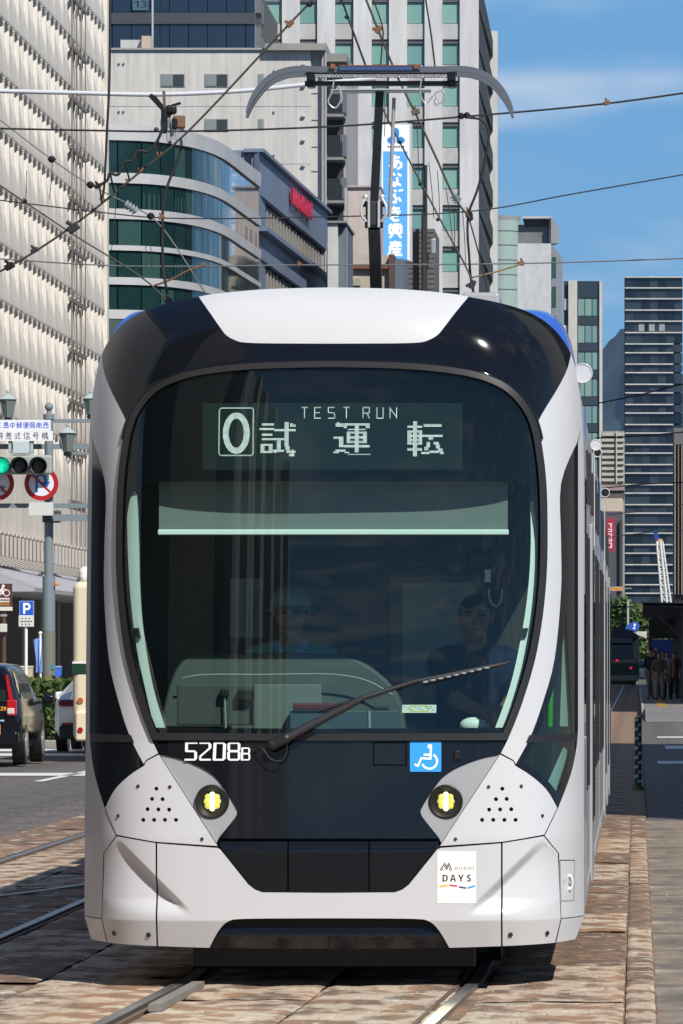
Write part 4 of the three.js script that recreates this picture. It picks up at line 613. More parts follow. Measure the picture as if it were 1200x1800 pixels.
{ const t = wire('contact wire descending from the top left of the pantograph', [[590, -25], [600, 0], [618, 50], [643, 118, 36.5]], 37, 4.2); ball(t, 609, 30, 37, 4); }
{ const t = wire('contact wire running over the pantograph down to the right', [[630, -30], [643, 0], [665, 55], [690, 116], [706, 152], [730, 200], [765, 275], [800, 350], [825, 383]], 37.6, 4.6, wireGreen); clampAt(t, 665, 52, 37.6, 15, copper, 1); clampAt(t, 730, 197, 37.6, 15, mat([0.10, 0.08, 0.05], 0.6), 0.3); stackAt(t, 797, 343, 806, 356, 37.6, 9, glassIns, 3); }
{ const t = wire('pale contact wire passing behind the guide rod to the roof', [[655, 150], [675, 197], [715, 275], [770, 380], [828, 492], [834, 530]], 38.2, 3.6, wireGreen); for (const [a, b] of [[702, 250], [738, 324], [769, 386], [797, 438]]) ball(t, a, b, 38.2, 3.4); clampAt(t, 830, 500, 38.2, 16, M.darkSteel, 1.2); }
wire('thin upright wire meeting the right half of the pantograph', [[746, -30], [748, 0], [757, 60], [764, 118]], 37.4, 3.4);
wire('second thin upright wire beside the pantograph centre', [[648, -20], [672, 50], [671, 80], [668, 118]], 37.3, 3);
{ const t = wire('looping black feeder cable right of the blue sign', [[820, 206], [848, 212], [858, 232], [852, 280], [838, 335], [824, 372], [821, 400], [824, 450], [827, 490], [836, 535]], 38.4, 5, wireDark, 'feeder_cable'); clampAt(t, 824, 378, 38.4, 13, M.black, 0.2); ball(t, 826, 384, 38.4, 5); }
wire('slack guy wire falling behind the tower edge', [[824, 385], [834, 420], [846, 465], [862, 535]], 38.3, 3);
wire('rust coloured wire joining the span wire on the right', [[828, 488], [870, 478], [920, 463]], 38.4, 3.4, mat([0.22, 0.15, 0.07], 0.6));
[[732, 215, 735, 322], [753, 285, 762, 384], [768, 300, 772, 384], [783, 330, 796, 436], [797, 360, 798, 436], [812, 365, 818, 470], [675, 160, 675, 240], [48, 300, 46, 352], [93, 285, 88, 350], [205, 350, 197, 440], [255, 400, 258, 470], [262, 400, 268, 470]].forEach(([a, b, c, e], i) => wire(['faint dropper at the top of the blue sign edge', 'faint dropper left of the teal window column', 'faint dropper right of the brown building', 'faint dropper over the lower teal windows', 'faint dropper beside the glass insulator', 'faint dropper under the glass insulator', 'faint dropper behind the guide rod', 'faint dropper on the far left facade', 'faint dropper below the first black ball', 'faint dropper over the curved green glass', 'faint dropper left of the drop cable', 'faint dropper hugging the drop cable'][i], [[a, b], [(a + c) / 2 + 1, (b + e) / 2], [c, e]], 38.6, 1.5));
wire('far span wire over the dark glass office', [[1050, 709], [1110, 697], [1240, 665]], 90, 2.6);
wire('low far span wire over the dark glass office', [[1045, 770], [1100, 768], [1240, 756]], 100, 2.4);
wire('lowest far span wire over the red sign', [[1060, 858], [1120, 852], [1240, 846]], 110, 2.2);
wire('sloping far wire above the shelter', [[1066, 905], [1130, 898], [1240, 880]], 130, 2);
wire('far wire crossing the lattice crane', [[1066, 945], [1120, 938], [1240, 930]], 140, 1.8);

// ================================================================ people
function sdfPerson(bones, lo, hi, res, extra) {
  const mc = new MarchingCubes(res, M.black, false, false, 160000), half = res / 2; mc.isolation = 0;
  const c = lo.clone().add(hi).multiplyScalar(0.5), h = hi.clone().sub(lo).multiplyScalar(0.5), p = new V3();
  const bd = (b, p) => { const ax = p.x - b.a[0], ay = p.y - b.a[1], az = p.z - b.a[2], bx_ = b.b[0] - b.a[0], by = b.b[1] - b.a[1], bz = b.b[2] - b.a[2]; const t = clamp((ax * bx_ + ay * by + az * bz) / (bx_ * bx_ + by * by + bz * bz || 1)); const sx = (ax - bx_ * t) / (b.sx || 1), dy = ay - by * t, dz = (az - bz * t) / (b.sz || 1); return Math.hypot(sx, dy, dz) - (b.ra + (b.rb - b.ra) * t); };
  const sd = (p) => { let d = 1e3; for (const b of bones) { const q = bd(b, p), k = b.k ?? 0.03, m = Math.max(k - Math.abs(d - q), 0) / k; d = Math.min(d, q) - m * m * k * 0.25; } return extra ? extra(p, d) : d; };
  for (let k = 0; k < res; k++) for (let j = 0; j < res; j++) for (let i = 0; i < res; i++) { p.set(c.x + (i - half) / half * h.x, c.y + (j - half) / half * h.y, c.z + (k - half) / half * h.z); mc.field[i + j * res + k * res * res] = -sd(p); }
  mc.update();
  const n = mc.count, pos = new Float32Array(n * 3), nor = new Float32Array(n * 3), col = new Float32Array(n * 3), e = 0.004;
  for (let i = 0; i < n; i++) {
    p.set(c.x + mc.positionArray[i * 3] * h.x, c.y + mc.positionArray[i * 3 + 1] * h.y, c.z + mc.positionArray[i * 3 + 2] * h.z); pos.set([p.x, p.y, p.z], i * 3);
    const g = new V3(sd(new V3(p.x + e, p.y, p.z)) - sd(new V3(p.x - e, p.y, p.z)), sd(new V3(p.x, p.y + e, p.z)) - sd(new V3(p.x, p.y - e, p.z)), sd(new V3(p.x, p.y, p.z + e)) - sd(new V3(p.x, p.y, p.z - e))).normalize(); nor.set([g.x, g.y, g.z], i * 3);
    let best = 1e9, cc = [0.5, 0.5, 0.5]; for (const b of bones) { const q = bd(b, p); if (q < best) { best = q; cc = typeof b.c === 'function' ? b.c(p) : b.c; } } col.set(cc, i * 3);
  }
  const g = new THREE.BufferGeometry(); g.setAttribute('position', new THREE.BufferAttribute(pos, 3)); g.setAttribute('normal', new THREE.BufferAttribute(nor, 3)); g.setAttribute('color', new THREE.BufferAttribute(col, 3)); return g;
}
const bodyMat = mat([1, 1, 1], 0.8, { vertexColors: true });
const SKIN = [0.42, 0.24, 0.16], HAIR = [0.012, 0.01, 0.009];
function headBones(o, s, hairTop = 0.055) {                                  // face looks along +z
  const q = (x, y, z) => [o[0] + x * s, o[1] + y * s, o[2] + z * s];
  const face = (p) => { const x = (p.x - o[0]) / s, y = (p.y - o[1]) / s, z = (p.z - o[2]) / s; if (y > hairTop + 0.012 * Math.sin(x * 60) || (z < -0.01 && y > -0.05) || (Math.abs(x) > 0.066 && y > 0.005 && z < 0.04)) return HAIR; if (Math.abs(y - 0.008) < 0.006 && Math.abs(Math.abs(x) - 0.031) < 0.015 && z > 0.05) return [0.03, 0.02, 0.018]; if (Math.abs(y - 0.028) < 0.005 && Math.abs(Math.abs(x) - 0.032) < 0.019 && z > 0.05) return [0.04, 0.026, 0.02]; if (Math.abs(y + 0.06) < 0.0065 && Math.abs(x) < 0.024 && z > 0.05) return [0.30, 0.11, 0.09]; return SKIN; };
  return [{ a: q(0, 0.03, -0.012), b: q(0, 0.02, 0.012), ra: 0.083 * s, rb: 0.08 * s, sx: 0.93, c: face, k: 0.03 }, { a: q(0, -0.045, 0.012), b: q(0, -0.075, 0.028), ra: 0.06 * s, rb: 0.042 * s, c: face }, { a: q(0, 0.008, 0.088), b: q(0, -0.026, 0.102), ra: 0.008 * s, rb: 0.0125 * s, c: face, k: 0.014 }, { a: q(-0.018, -0.06, 0.074), b: q(0.018, -0.06, 0.074), ra: 0.013 * s, rb: 0.013 * s, c: face, k: 0.012 },
    ...[-1, 1].map((k) => ({ a: q(k * 0.078, -0.012, -0.006), b: q(k * 0.083, 0.02, -0.012), ra: 0.011 * s, rb: 0.015 * s, sx: 0.7, c: SKIN, k: 0.012 })), ...[-1, 1].map((k) => ({ a: q(k * 0.045, -0.02, 0.055), b: q(k * 0.04, -0.03, 0.055), ra: 0.022 * s, rb: 0.022 * s, c: face, k: 0.03 }))];
}
const toHead = (o, s) => [new V3(o[0] - 0.11 * s, o[1] - 0.15 * s, o[2] - 0.13 * s), new V3(o[0] + 0.11 * s, o[1] + 0.13 * s, o[2] + 0.13 * s)];
const join = (...gs) => mergeGeometries(gs);
function handBones(w, dir, side, c = SKIN) {                                   // palm and five fingers from wrist w along dir, gently curled
  const d = new V3(...dir).normalize(), s = new V3(0, 0, 1).cross(d).normalize().multiplyScalar(side); if (s.length() < 0.1) s.set(side, 0, 0); const nrmv = d.clone().cross(s).normalize(); const at = (a, b, e) => new V3(...w).addScaledVector(d, a).addScaledVector(s, b).addScaledVector(nrmv, e).toArray();
  const out = [{ a: at(0, 0, 0), b: at(0.07, 0, 0), ra: 0.026, rb: 0.034, c, k: 0.02 }];
  [[-0.03, 0.068], [-0.01, 0.078], [0.011, 0.073], [0.03, 0.058]].forEach(([b, l]) => out.push({ a: at(0.075, b, 0), b: at(0.075 + l * 0.55, b * 1.05, -0.012), ra: 0.0095, rb: 0.009, c, k: 0.008 }, { a: at(0.075 + l * 0.55, b * 1.05, -0.012), b: at(0.075 + l * 0.85, b, -0.038), ra: 0.009, rb: 0.008, c, k: 0.006 }));
  out.push({ a: at(0.025, -0.03, 0), b: at(0.06, -0.058, -0.014), ra: 0.012, rb: 0.0105, c, k: 0.012 }, { a: at(0.06, -0.058, -0.014), b: at(0.085, -0.055, -0.03), ra: 0.0105, rb: 0.0085, c, k: 0.006 }); return out;
}
function seated(o) {                                                            // o: x, z, head centre y, cloth, trousers, arm targets
  const { x, z, hy, cloth, leg } = o, sh = hy - (o.drop ?? 0.235), hip = hy - 0.72, floor = 0.57, zz = z - 0.05;
  const hands = o.hands, el = o.elbows; const B = [{ a: [x, hip + 0.05, zz], b: [x, sh - 0.1, zz], ra: 0.15, rb: 0.17, sx: 1.15, sz: 0.78, c: cloth, k: 0.08 }, { a: [x - 0.13, sh, zz], b: [x + 0.13, sh, zz], ra: 0.085, rb: 0.085, c: cloth, k: 0.08 }, { a: [x, sh + 0.03, zz], b: [x, hy - 0.09, z - 0.02], ra: 0.062, rb: 0.052, c: SKIN, k: 0.03 }];
  [-1, 1].forEach((s, i) => { const S = [x + s * 0.19, sh - 0.01, zz], E = el[i], Wr = hands[i]; B.push({ a: S, b: E, ra: 0.068, rb: 0.05, c: cloth, k: 0.05 }, { a: E, b: Wr, ra: 0.046, rb: 0.031, c: o.bare ? SKIN : cloth, k: 0.03 }); const H = [x + s * 0.1, hip, zz], K = [x + s * 0.13, hip - 0.02, z + 0.38], A = [x + s * 0.13, floor + 0.07, z + 0.36]; B.push({ a: H, b: K, ra: 0.095, rb: 0.07, c: leg, k: 0.05 }, { a: K, b: A, ra: 0.064, rb: 0.045, c: leg, k: 0.03 }, { a: [A[0], floor + 0.045, A[2] - 0.03], b: [A[0], floor + 0.04, A[2] + 0.15], ra: 0.043, rb: 0.035, c: [0.01, 0.01, 0.01], k: 0.02 }); });
  const body = sdfPerson(B, new V3(x - 0.42, floor - 0.03, z - 0.32), new V3(x + 0.42, hy - 0.02, z + 0.62), 84);
  const s = 1.1, head = sdfPerson([...headBones([x, hy, z], s, o.hairTop), { a: [x, hy - 0.2, z - 0.04], b: [x, hy - 0.08, z - 0.015], ra: 0.056, rb: 0.053, c: SKIN }], new V3(x - 0.125, hy - 0.18, z - 0.14), new V3(x + 0.125, hy + 0.14, z + 0.145), 84);
  const hs = hands.map((w, i) => { const E = el[i], dir = [w[0] - E[0], w[1] - E[1], w[2] - E[2]]; return sdfPerson(handBones(w, dir, i ? 1 : -1), new V3(w[0] - 0.15, w[1] - 0.15, w[2] - 0.15), new V3(w[0] + 0.15, w[1] + 0.15, w[2] + 0.15), 72); });
  const p = thing('person', o.label, 'person', [x, floor, z]); const g = join(body, head, ...hs); putw('body', g, bodyMat, p); return p;
}
{
  const c = P(513, 1080, 31.45), hy = c.y;
  const driver = seated({ x: c.x, z: c.z, hy, cloth: [0.20, 0.42, 0.36], leg: [0.02, 0.025, 0.04], hairTop: 0.05, elbows: [[c.x - 0.27, hy - 0.5, c.z + 0.08], [c.x + 0.27, hy - 0.5, c.z + 0.08]], hands: [[c.x - 0.18, hy - 0.46, c.z + 0.34], [c.x + 0.18, hy - 0.46, c.z + 0.34]], label: 'person in a pale cap and green jacket driving the tram' });
  const capM = mat([0.26, 0.33, 0.33], 0.8);
  putw('cap', merge(new THREE.SphereGeometry(0.112, 24, 12, 0, 6.2832, 0, Math.PI / 2).scale(0.98, 0.98, 1.06).translate(c.x, hy + 0.045, c.z - 0.004)), capM, driver);
  putw('cap_brim', gridGeo(16, 4, (u, v) => { const a = (u - 0.5) * 2.2, r = 0.106 + 0.06 * v; return [c.x + Math.sin(a) * r, hy + 0.05 - 0.022 * v - 0.02 * v * a * a, c.z + Math.cos(a) * r]; }), capM, driver);
  putw('collar', merge(...[-1, 1].map((s) => quadPrism([new V3(c.x + s * 0.02, hy - 0.2, c.z + 0.09), new V3(c.x + s * 0.08, hy - 0.13, c.z + 0.05), new V3(c.x + s * 0.1, hy - 0.165, c.z + 0.06), new V3(c.x + s * 0.05, hy - 0.235, c.z + 0.095)], new V3(0, 0, -0.01)))), mat([0.25, 0.42, 0.66], 0.8), driver);
  const e = P(835, 1085, 31.55), h2 = e.y;
  seated({ x: e.x, z: e.z, hy: h2, cloth: [0.010, 0.024, 0.075], leg: [0.015, 0.02, 0.04], bare: true, hairTop: 0.052, elbows: [[e.x - 0.12, h2 - 0.42, e.z + 0.3], [e.x + 0.2, h2 - 0.45, e.z + 0.1]], hands: [[e.x + 0.05, h2 - 0.5, e.z + 0.42], [e.x + 0.08, h2 - 0.56, e.z + 0.3]], label: 'dark haired person in a blue shirt sitting beside the driver' });
}
// ================================================================ buildings
const concreteMap = noiseTex(512, (u, v) => { const a = tileN(u, v, 5, 1, 4), b = tileN(u, v, 40, 8, 3); const k = 0.86 + (a - 0.5) * 0.18 + (b - 0.5) * 0.14; return [k, k, k * 0.99]; }, true);
const streakMap = noiseTex(512, (u, v) => { const a = tileN(u, v, 4, 11, 4), b = tileN(u, v * 0.2 - Math.floor(v * 0.2), 60, 4, 2); const k = 0.87 + (a - 0.5) * 0.16 + (b - 0.5) * 0.16; return [k, k, k]; }, true);
const conc = (c, r = 0.85, rep = 0.08, t = concreteMap) => mat(c, r, { map: withRepeat(t, rep) });
const winM = (c) => phys(c, 0.06);
const bldg = (name, label, px, d) => thing(name, label, 'building', [(px - VX) * d / F, 0, -d]);
const gy = (d) => VY + EYE * F / d;                              // pixel row of the ground at a distance
const addm = (n, g, m, p) => putw(n, metricUV(clean(g)), m, p);

// ---- cream building with scalloped sun breakers along the street on the left
{
  const X = -25, pitch = 1.87, row = 2.235, d0 = 222, d1 = 281.2, cream = conc([0.88, 0.83, 0.765], 0.85, 0.12), b = bldg('cream_office_building', 'cream building with rows of scalloped concrete sun breakers', -60, 250); b.position.set(X, 0, -(d0 + d1) / 2);
  addm('wall', box2(X - 0.9, 12.0, -d0 + 14, X - 22, 38, -d1), cream, b);
  const yTop = (k) => EYE + (1137 - 100 * k) * 233.9 / F;         // k = 0 is the row at the top left of the picture
  const nx = 40, ny = 30, W2 = pitch * 2;
  const cell = gridGeo(nx, ny, (u, v) => {
    const s = u * 2, c = s >= 2 ? 1 : s - Math.floor(s), t = 1 - v, big = s < 1 ? 1 : 0.62;     // t: 0 at the head of the row
    const arch = 0.13 * (1 - Math.sqrt(Math.max(0, 1 - (2 * c - 1) ** 2))) + 0.03;
    const dep = t < arch ? 0 : 0.30 * big * sstep(0, 0.11, Math.min(c, 1 - c)) * Math.pow(Math.max(0, 1 - (t - arch) / (0.95 - arch)), 1.25);
    return [-dep + (t < 0.02 ? 0.02 : 0), v * row, -u * W2, u * W2, v * row];
  });
  cell.computeVertexNormals(); const cellN = toCreasedNormals(cell, 0.5);
  for (let k = -4; k < 8; k++) for (let i = 0; i < 16; i++) {
    const d = d0 - 1 + i * W2; if (d + W2 > d1 + 0.2) continue; const px = VX + X * F / d; if (VX + X * F / (d + W2) < -14) continue;
    const yy = yTop(k); if (VY - (yy - row - EYE) * F / d < -30) continue;
    const m = new THREE.Mesh(cellN, cream); m.name = 'sun_breaker'; m.position.set(X - b.position.x, yy - row, -d - b.position.z); b.add(m);
  }
  addm('corner_pier', box2(X - 0.8, 0, -d1 + 0.6, X + 0.12, 37.5, -d1 - 0.3), cream, b);
  const yb = yTop(7) - row; // plain panelled storey, ledge with lamp brackets, canopy, dark arcade
  for (let i = 0; i < 26; i++) { const a = d0 + i * 2.28; addm('wall_panel', box2(X - 0.9, 6.6, -a, X + 0.0, yb, -a - 2.25), cream, b); }
  addm('ledge', box2(X - 0.5, 6.35, -d0, X + 0.5, 6.6, -d1), conc([0.62, 0.6, 0.58]), b);
  const br = merge(rbx(0.12, 0.8, 0.2, 0.9, -0.55, 0, 0.03), rbx(1.0, 0.12, 0.6, 0.4, -0.05, 0, 0.03), rod([0.9, -0.9, 0], [0.2, -1.2, 0], 0.05)), brM = mat([0.42, 0.39, 0.35], 0.7);
  for (let i = 0; i < 40; i++) { const m = new THREE.Mesh(br, brM); m.name = 'ledge_bracket'; m.position.set(X + 0.3 - b.position.x, 6.5, -(d0 + 0.7 + i * 1.47) - b.position.z); b.add(m); }
  addm('canopy', quadPrism([new V3(X, 5.3, -d0), new V3(X + 2.6, 4.35, -d0), new V3(X + 2.6, 4.2, -d0), new V3(X, 4.2, -d0)], new V3(0, 0, -(d1 - d0))), mat([0.36, 0.36, 0.40], 0.6), b);
  for (let i = 0; i < 44; i++) put('canopy_rib', beam([X + 0.02 - b.position.x, 5.36, -(d0 + i * 1.35) - b.position.z], [X + 2.62 - b.position.x, 4.4, -(d0 + i * 1.35) - b.position.z], 0.06, 0.05), mat([0.36, 0.36, 0.40], 0.6), b);
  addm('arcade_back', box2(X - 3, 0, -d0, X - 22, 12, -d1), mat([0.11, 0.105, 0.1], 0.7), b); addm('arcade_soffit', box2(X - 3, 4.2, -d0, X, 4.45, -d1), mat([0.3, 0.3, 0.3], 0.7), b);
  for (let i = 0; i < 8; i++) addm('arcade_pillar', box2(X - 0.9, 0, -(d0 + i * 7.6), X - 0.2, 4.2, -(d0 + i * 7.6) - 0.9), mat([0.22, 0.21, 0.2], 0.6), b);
  const pipe = mat([0.20, 0.175, 0.15], 0.6); const pd = (px) => X * F / (px - VX);
  for (const px of [123.5, 132, 140, 147.5]) { const d = pd(px); put('drain_pipe', rod([X + 0.1 - b.position.x, 6.7, -d - b.position.z], [X + 0.1 - b.position.x, 37, -d - b.position.z], 0.035, 0.035, 8), pipe, b); }
  for (let k = -4; k < 9; k++) addm('pipe_bracket', box2(X, yTop(k) - 0.62, -pd(121), X + 0.13, yTop(k) - 0.45, -pd(149)), pipe, b);
}
// ---- dark glass tower top left
{
  const d = 470, b = bldg('dark_glass_tower', 'dark blue glass tower rising above the beige building', 320, d), gl = winM([0.016, 0.03, 0.055]), fr = mat([0.05, 0.055, 0.065], 0.5);
  addm('core', pbox(150, -30, 449, gy(d), d + 0.4, 30), mat([0.03, 0.035, 0.045], 0.5), b);
  for (const [y0, y1] of [[-26, 21], [43, 86], [107, 150]]) for (let i = 0; i < 9; i++) { const x0 = 165 + i * 33.5; addm('window_pane', pbox(x0 + 0.7, y0, Math.min(449, x0 + 32.8), y1, d, 0.2), gl, b); }
  for (const [y0, y1] of [[21, 43], [86, 107]]) addm('spandrel', pbox(150, y0 + 1, 450, y1 - 1, d - 0.15, 0.5), fr, b);
  { const p0 = P(450, 43, d), dB = d * 1.21; const q = (y, k) => { const a = P(450, 0, d), z = -(d + (dB - d) * k); return new V3(P(450, 0, d).x + (P(496, 0, dB).x - P(450, 0, d).x) * k, EYE - (y - VY) * d / F, z); };
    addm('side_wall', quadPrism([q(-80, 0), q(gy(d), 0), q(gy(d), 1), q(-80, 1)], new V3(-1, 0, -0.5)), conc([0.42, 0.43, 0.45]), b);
    for (let i = 0; i < 12; i++) for (const [y0, y1] of [[-20, 20], [45, 84]]) addm('side_louvre', quadPrism([q(y0, i / 12 + 0.01), q(y1, i / 12 + 0.01), q(y1, i / 12 + 0.05), q(y0, i / 12 + 0.05)], new V3(0.4, 0, 0)), mat([0.12, 0.13, 0.14], 0.6), b); }
  const t = canvasTex(96, 96, (x) => { x.fillStyle = '#3a5f6e'; x.fillRect(0, 0, 96, 96); x.fillStyle = '#0c1a24'; x.font = 'bold 74px sans-serif'; x.fillText('13', 8, 76); });
  const a = P(234, 18, d - 0.3), c = P(262, -4, d - 0.3); putw('number_poster', gridGeo(1, 1, (u, v) => [a.x + (c.x - a.x) * u, a.y + (c.y - a.y) * v, a.z]), mat([1, 1, 1], 0.6, { map: t }), b);
  addm('mast', rod(P(269, 88, d - 4), P(269, -30, d - 4), 0.09), mat([0.4, 0.42, 0.45], 0.5), b);
}
// ---- beige panelled building
{
  const d = 400, b = bldg('beige_panel_building', 'beige panelled building with small sash windows', 360, d), wall = conc([0.68, 0.655, 0.61], 0.85, 0.06, streakMap), fr = mat([0.30, 0.30, 0.29], 0.6);
  addm('wall', pbox(150, 86, 548, gy(d), d + 0.15, 24), wall, b);
  for (let i = 0; i < 16; i++) for (const [y0, y1] of [[86.4, 187], [187.8, 288], [288.8, 390], [390.8, 500]]) addm('wall_panel', pbox(152 + i * 24.7, y0, 152 + i * 24.7 + 24.5, y1, d, 0.3), wall, b);
  const win = (x0, y0, x1, y1, split) => { addm('window_frame', pbox(x0 - 1.5, y0 - 1.5, x1 + 1.5, y1 + 2, d - 0.05, 0.12), fr, b); const n = split ? 2 : 1; for (let i = 0; i < n; i++) addm('window_pane', pbox(x0 + 0.6 + (x1 - x0) / n * i, y0, x0 - 0.6 + (x1 - x0) / n * (i + 1), y1, d - 0.1, 0.06), winM(i ? [0.04, 0.045, 0.045] : [0.20, 0.23, 0.215]), b); };
  win(285, 131, 325, 151, 1); win(362, 131, 401, 151, 1); win(362, 210, 401, 229, 1); win(285, 210, 325, 229, 1); win(456, 131, 464, 147, 0); win(456, 210, 464, 226, 0);
  for (const [x, y] of [[211, 111], [219, 111], [211, 195], [219, 195], [483, 124], [483, 196], [483, 272]]) addm('vent_cap', rbx(0.13, 0.16, 0.14, P(x, y, d).x, P(x, y, d).y, -d + 0.1, 0.05), M.steel, b);
  // right end: chamfered bay, pipes, dark balconies
  addm('end_bay', pbox(540, 88, 566, gy(d), d + 0.4, 20), conc([0.60, 0.58, 0.56]), b); for (const y of [118, 163, 210, 257, 300, 345, 390]) addm('bay_joint', pbox(540, y, 566, y + 0.9, d + 0.33, 0.3), fr, b);
  for (const y of [114, 152, 205, 247, 292, 328]) addm('wall_lamp', rbx(0.28, 0.16, 0.25, P(534, y, d).x, P(534, y, d).y, -d + 0.1, 0.06), M.steel, b);
  for (const x of [568, 573]) addm('down_pipe', rod(P(x, 82, d), P(x, 520, d), 0.09), fr, b);
  addm('stair_core', pbox(566, 95, 607, gy(d), d + 3.5, 18), conc([0.5, 0.49, 0.48]), b);
  for (let k = 0; k < 5; k++) { const y = 162 + k * 76; addm('balcony_slab', pbox(574, y + 38, 604, y + 43, d + 0.4, 3), conc([0.30, 0.29, 0.28]), b); addm('balcony_screen', pbox(576, y, 600, y + 38, d + 0.5, 0.12), mat([0.018, 0.02, 0.022], 0.35), b); addm('balcony_side', pbox(601, y - 2, 606, y + 36, d + 0.7, 2.6), mat([0.17, 0.175, 0.18], 0.4, { metalness: 0.4 }), b); addm('balcony_recess', pbox(575, y + 43.5, 603, y + 75, d + 2.8, 0.3), mat([0.035, 0.034, 0.032], 0.7), b); }
  addm('roof_slab', pbox(466, 76, 574, 88, d - 0.6, 14), conc([0.36, 0.355, 0.34]), b); addm('roof_slab', pbox(570, 94, 609, 108, d + 0.2, 14), conc([0.33, 0.325, 0.31]), b);
  addm('parapet_cap', pbox(150, 84, 468, 87.5, d - 0.2, 0.8), fr, b);
  addm('rooftop_unit', pbox(213, 70, 262, 84, d + 2, 3), conc([0.55, 0.56, 0.56]), b); addm('rooftop_unit', pbox(250, 63, 266, 84, d + 1.4, 2), conc([0.60, 0.50, 0.40]), b);
}
// ---- green glass building with the rounded corner
{
  const d = 318, b = bldg('green_glass_building', 'rounded corner building of dark green glass and white bands', 300, d), band = conc([0.60, 0.61, 0.63], 0.6), gl = [winM([0.008, 0.028, 0.028]), winM([0.010, 0.035, 0.034]), winM([0.03, 0.075, 0.068])];
  const spine = new THREE.CatmullRomCurve3([[120, 316.5], [190, 317], [262, 318], [318, 320.5], [358, 324], [385, 328], [402, 332], [428, 340], [456, 349]].map(([px, dd]) => new V3((px - VX) * dd / F, 0, -dd)), false, 'centripetal'), end = spine.getLength();
  const at = (s) => { const u = clamp(s / end), q = spine.getPointAt(u), t = spine.getTangentAt(u); return [q.x, q.z, -t.z, t.x]; };       // place and outward normal
  const ribbon = (y0, y1, out, m, name, s0 = 0, s1 = end, n = 48) => putw(name, gridGeo(n, 3, (u, v) => { const s = s0 + (s1 - s0) * u, [x, z, nx, nz] = at(s), e = v === 0 || v === 1 ? 0 : out; return [x + nx * e, v < 0.5 ? y0 : y1, z + nz * e, s * 0.2, v]; }).toNonIndexed(), m, b).geometry.computeVertexNormals();
  const Y = (py) => EYE - (py - VY) * d / F;
  [[222, 249], [306, 324], [369, 387], [433, 442], [489, 502], [546, 562]].forEach(([a, c]) => ribbon(Y(c), Y(a), 0.14, band, 'white_band'));
  [[249, 306], [324, 369], [387, 433], [442, 489], [502, 546]].forEach(([a, c], r) => { for (let s = 0, i = 0; s < end - 0.1; i++) { const e = Math.min(end, s + 1.35); ribbon(Y(c), Y(a), 0.0, gl[(i * 7 + r * 3) % 5 === 0 ? 2 : (i + r) % 2], 'window_pane', s + 0.02, e - 0.05, 4); if (r % 2 === 1 && i % 2) { ribbon(Y(c) + 0.05, Y(a) - 0.5, 0.0, gl[2], 'blind', s + 0.1, e - 0.1, 3); } s = e; } });
  putw('inner_wall', gridGeo(48, 1, (u, v) => { const [x, z, nx, nz] = at(end * u); return [x - nx * 0.4, v * Y(222), z - nz * 0.4]; }), mat([0.02, 0.03, 0.03], 0.6), b);
  ribbon(0, Y(562), 0.1, mat([0.05, 0.07, 0.07], 0.5), 'lower_floors');
  putw('roof_deck', gridGeo(48, 1, (u, v) => { const [x, z] = at(end * u); return [x - 14 * v * 0.3, Y(223), z - 14 * v]; }), band, b);
}
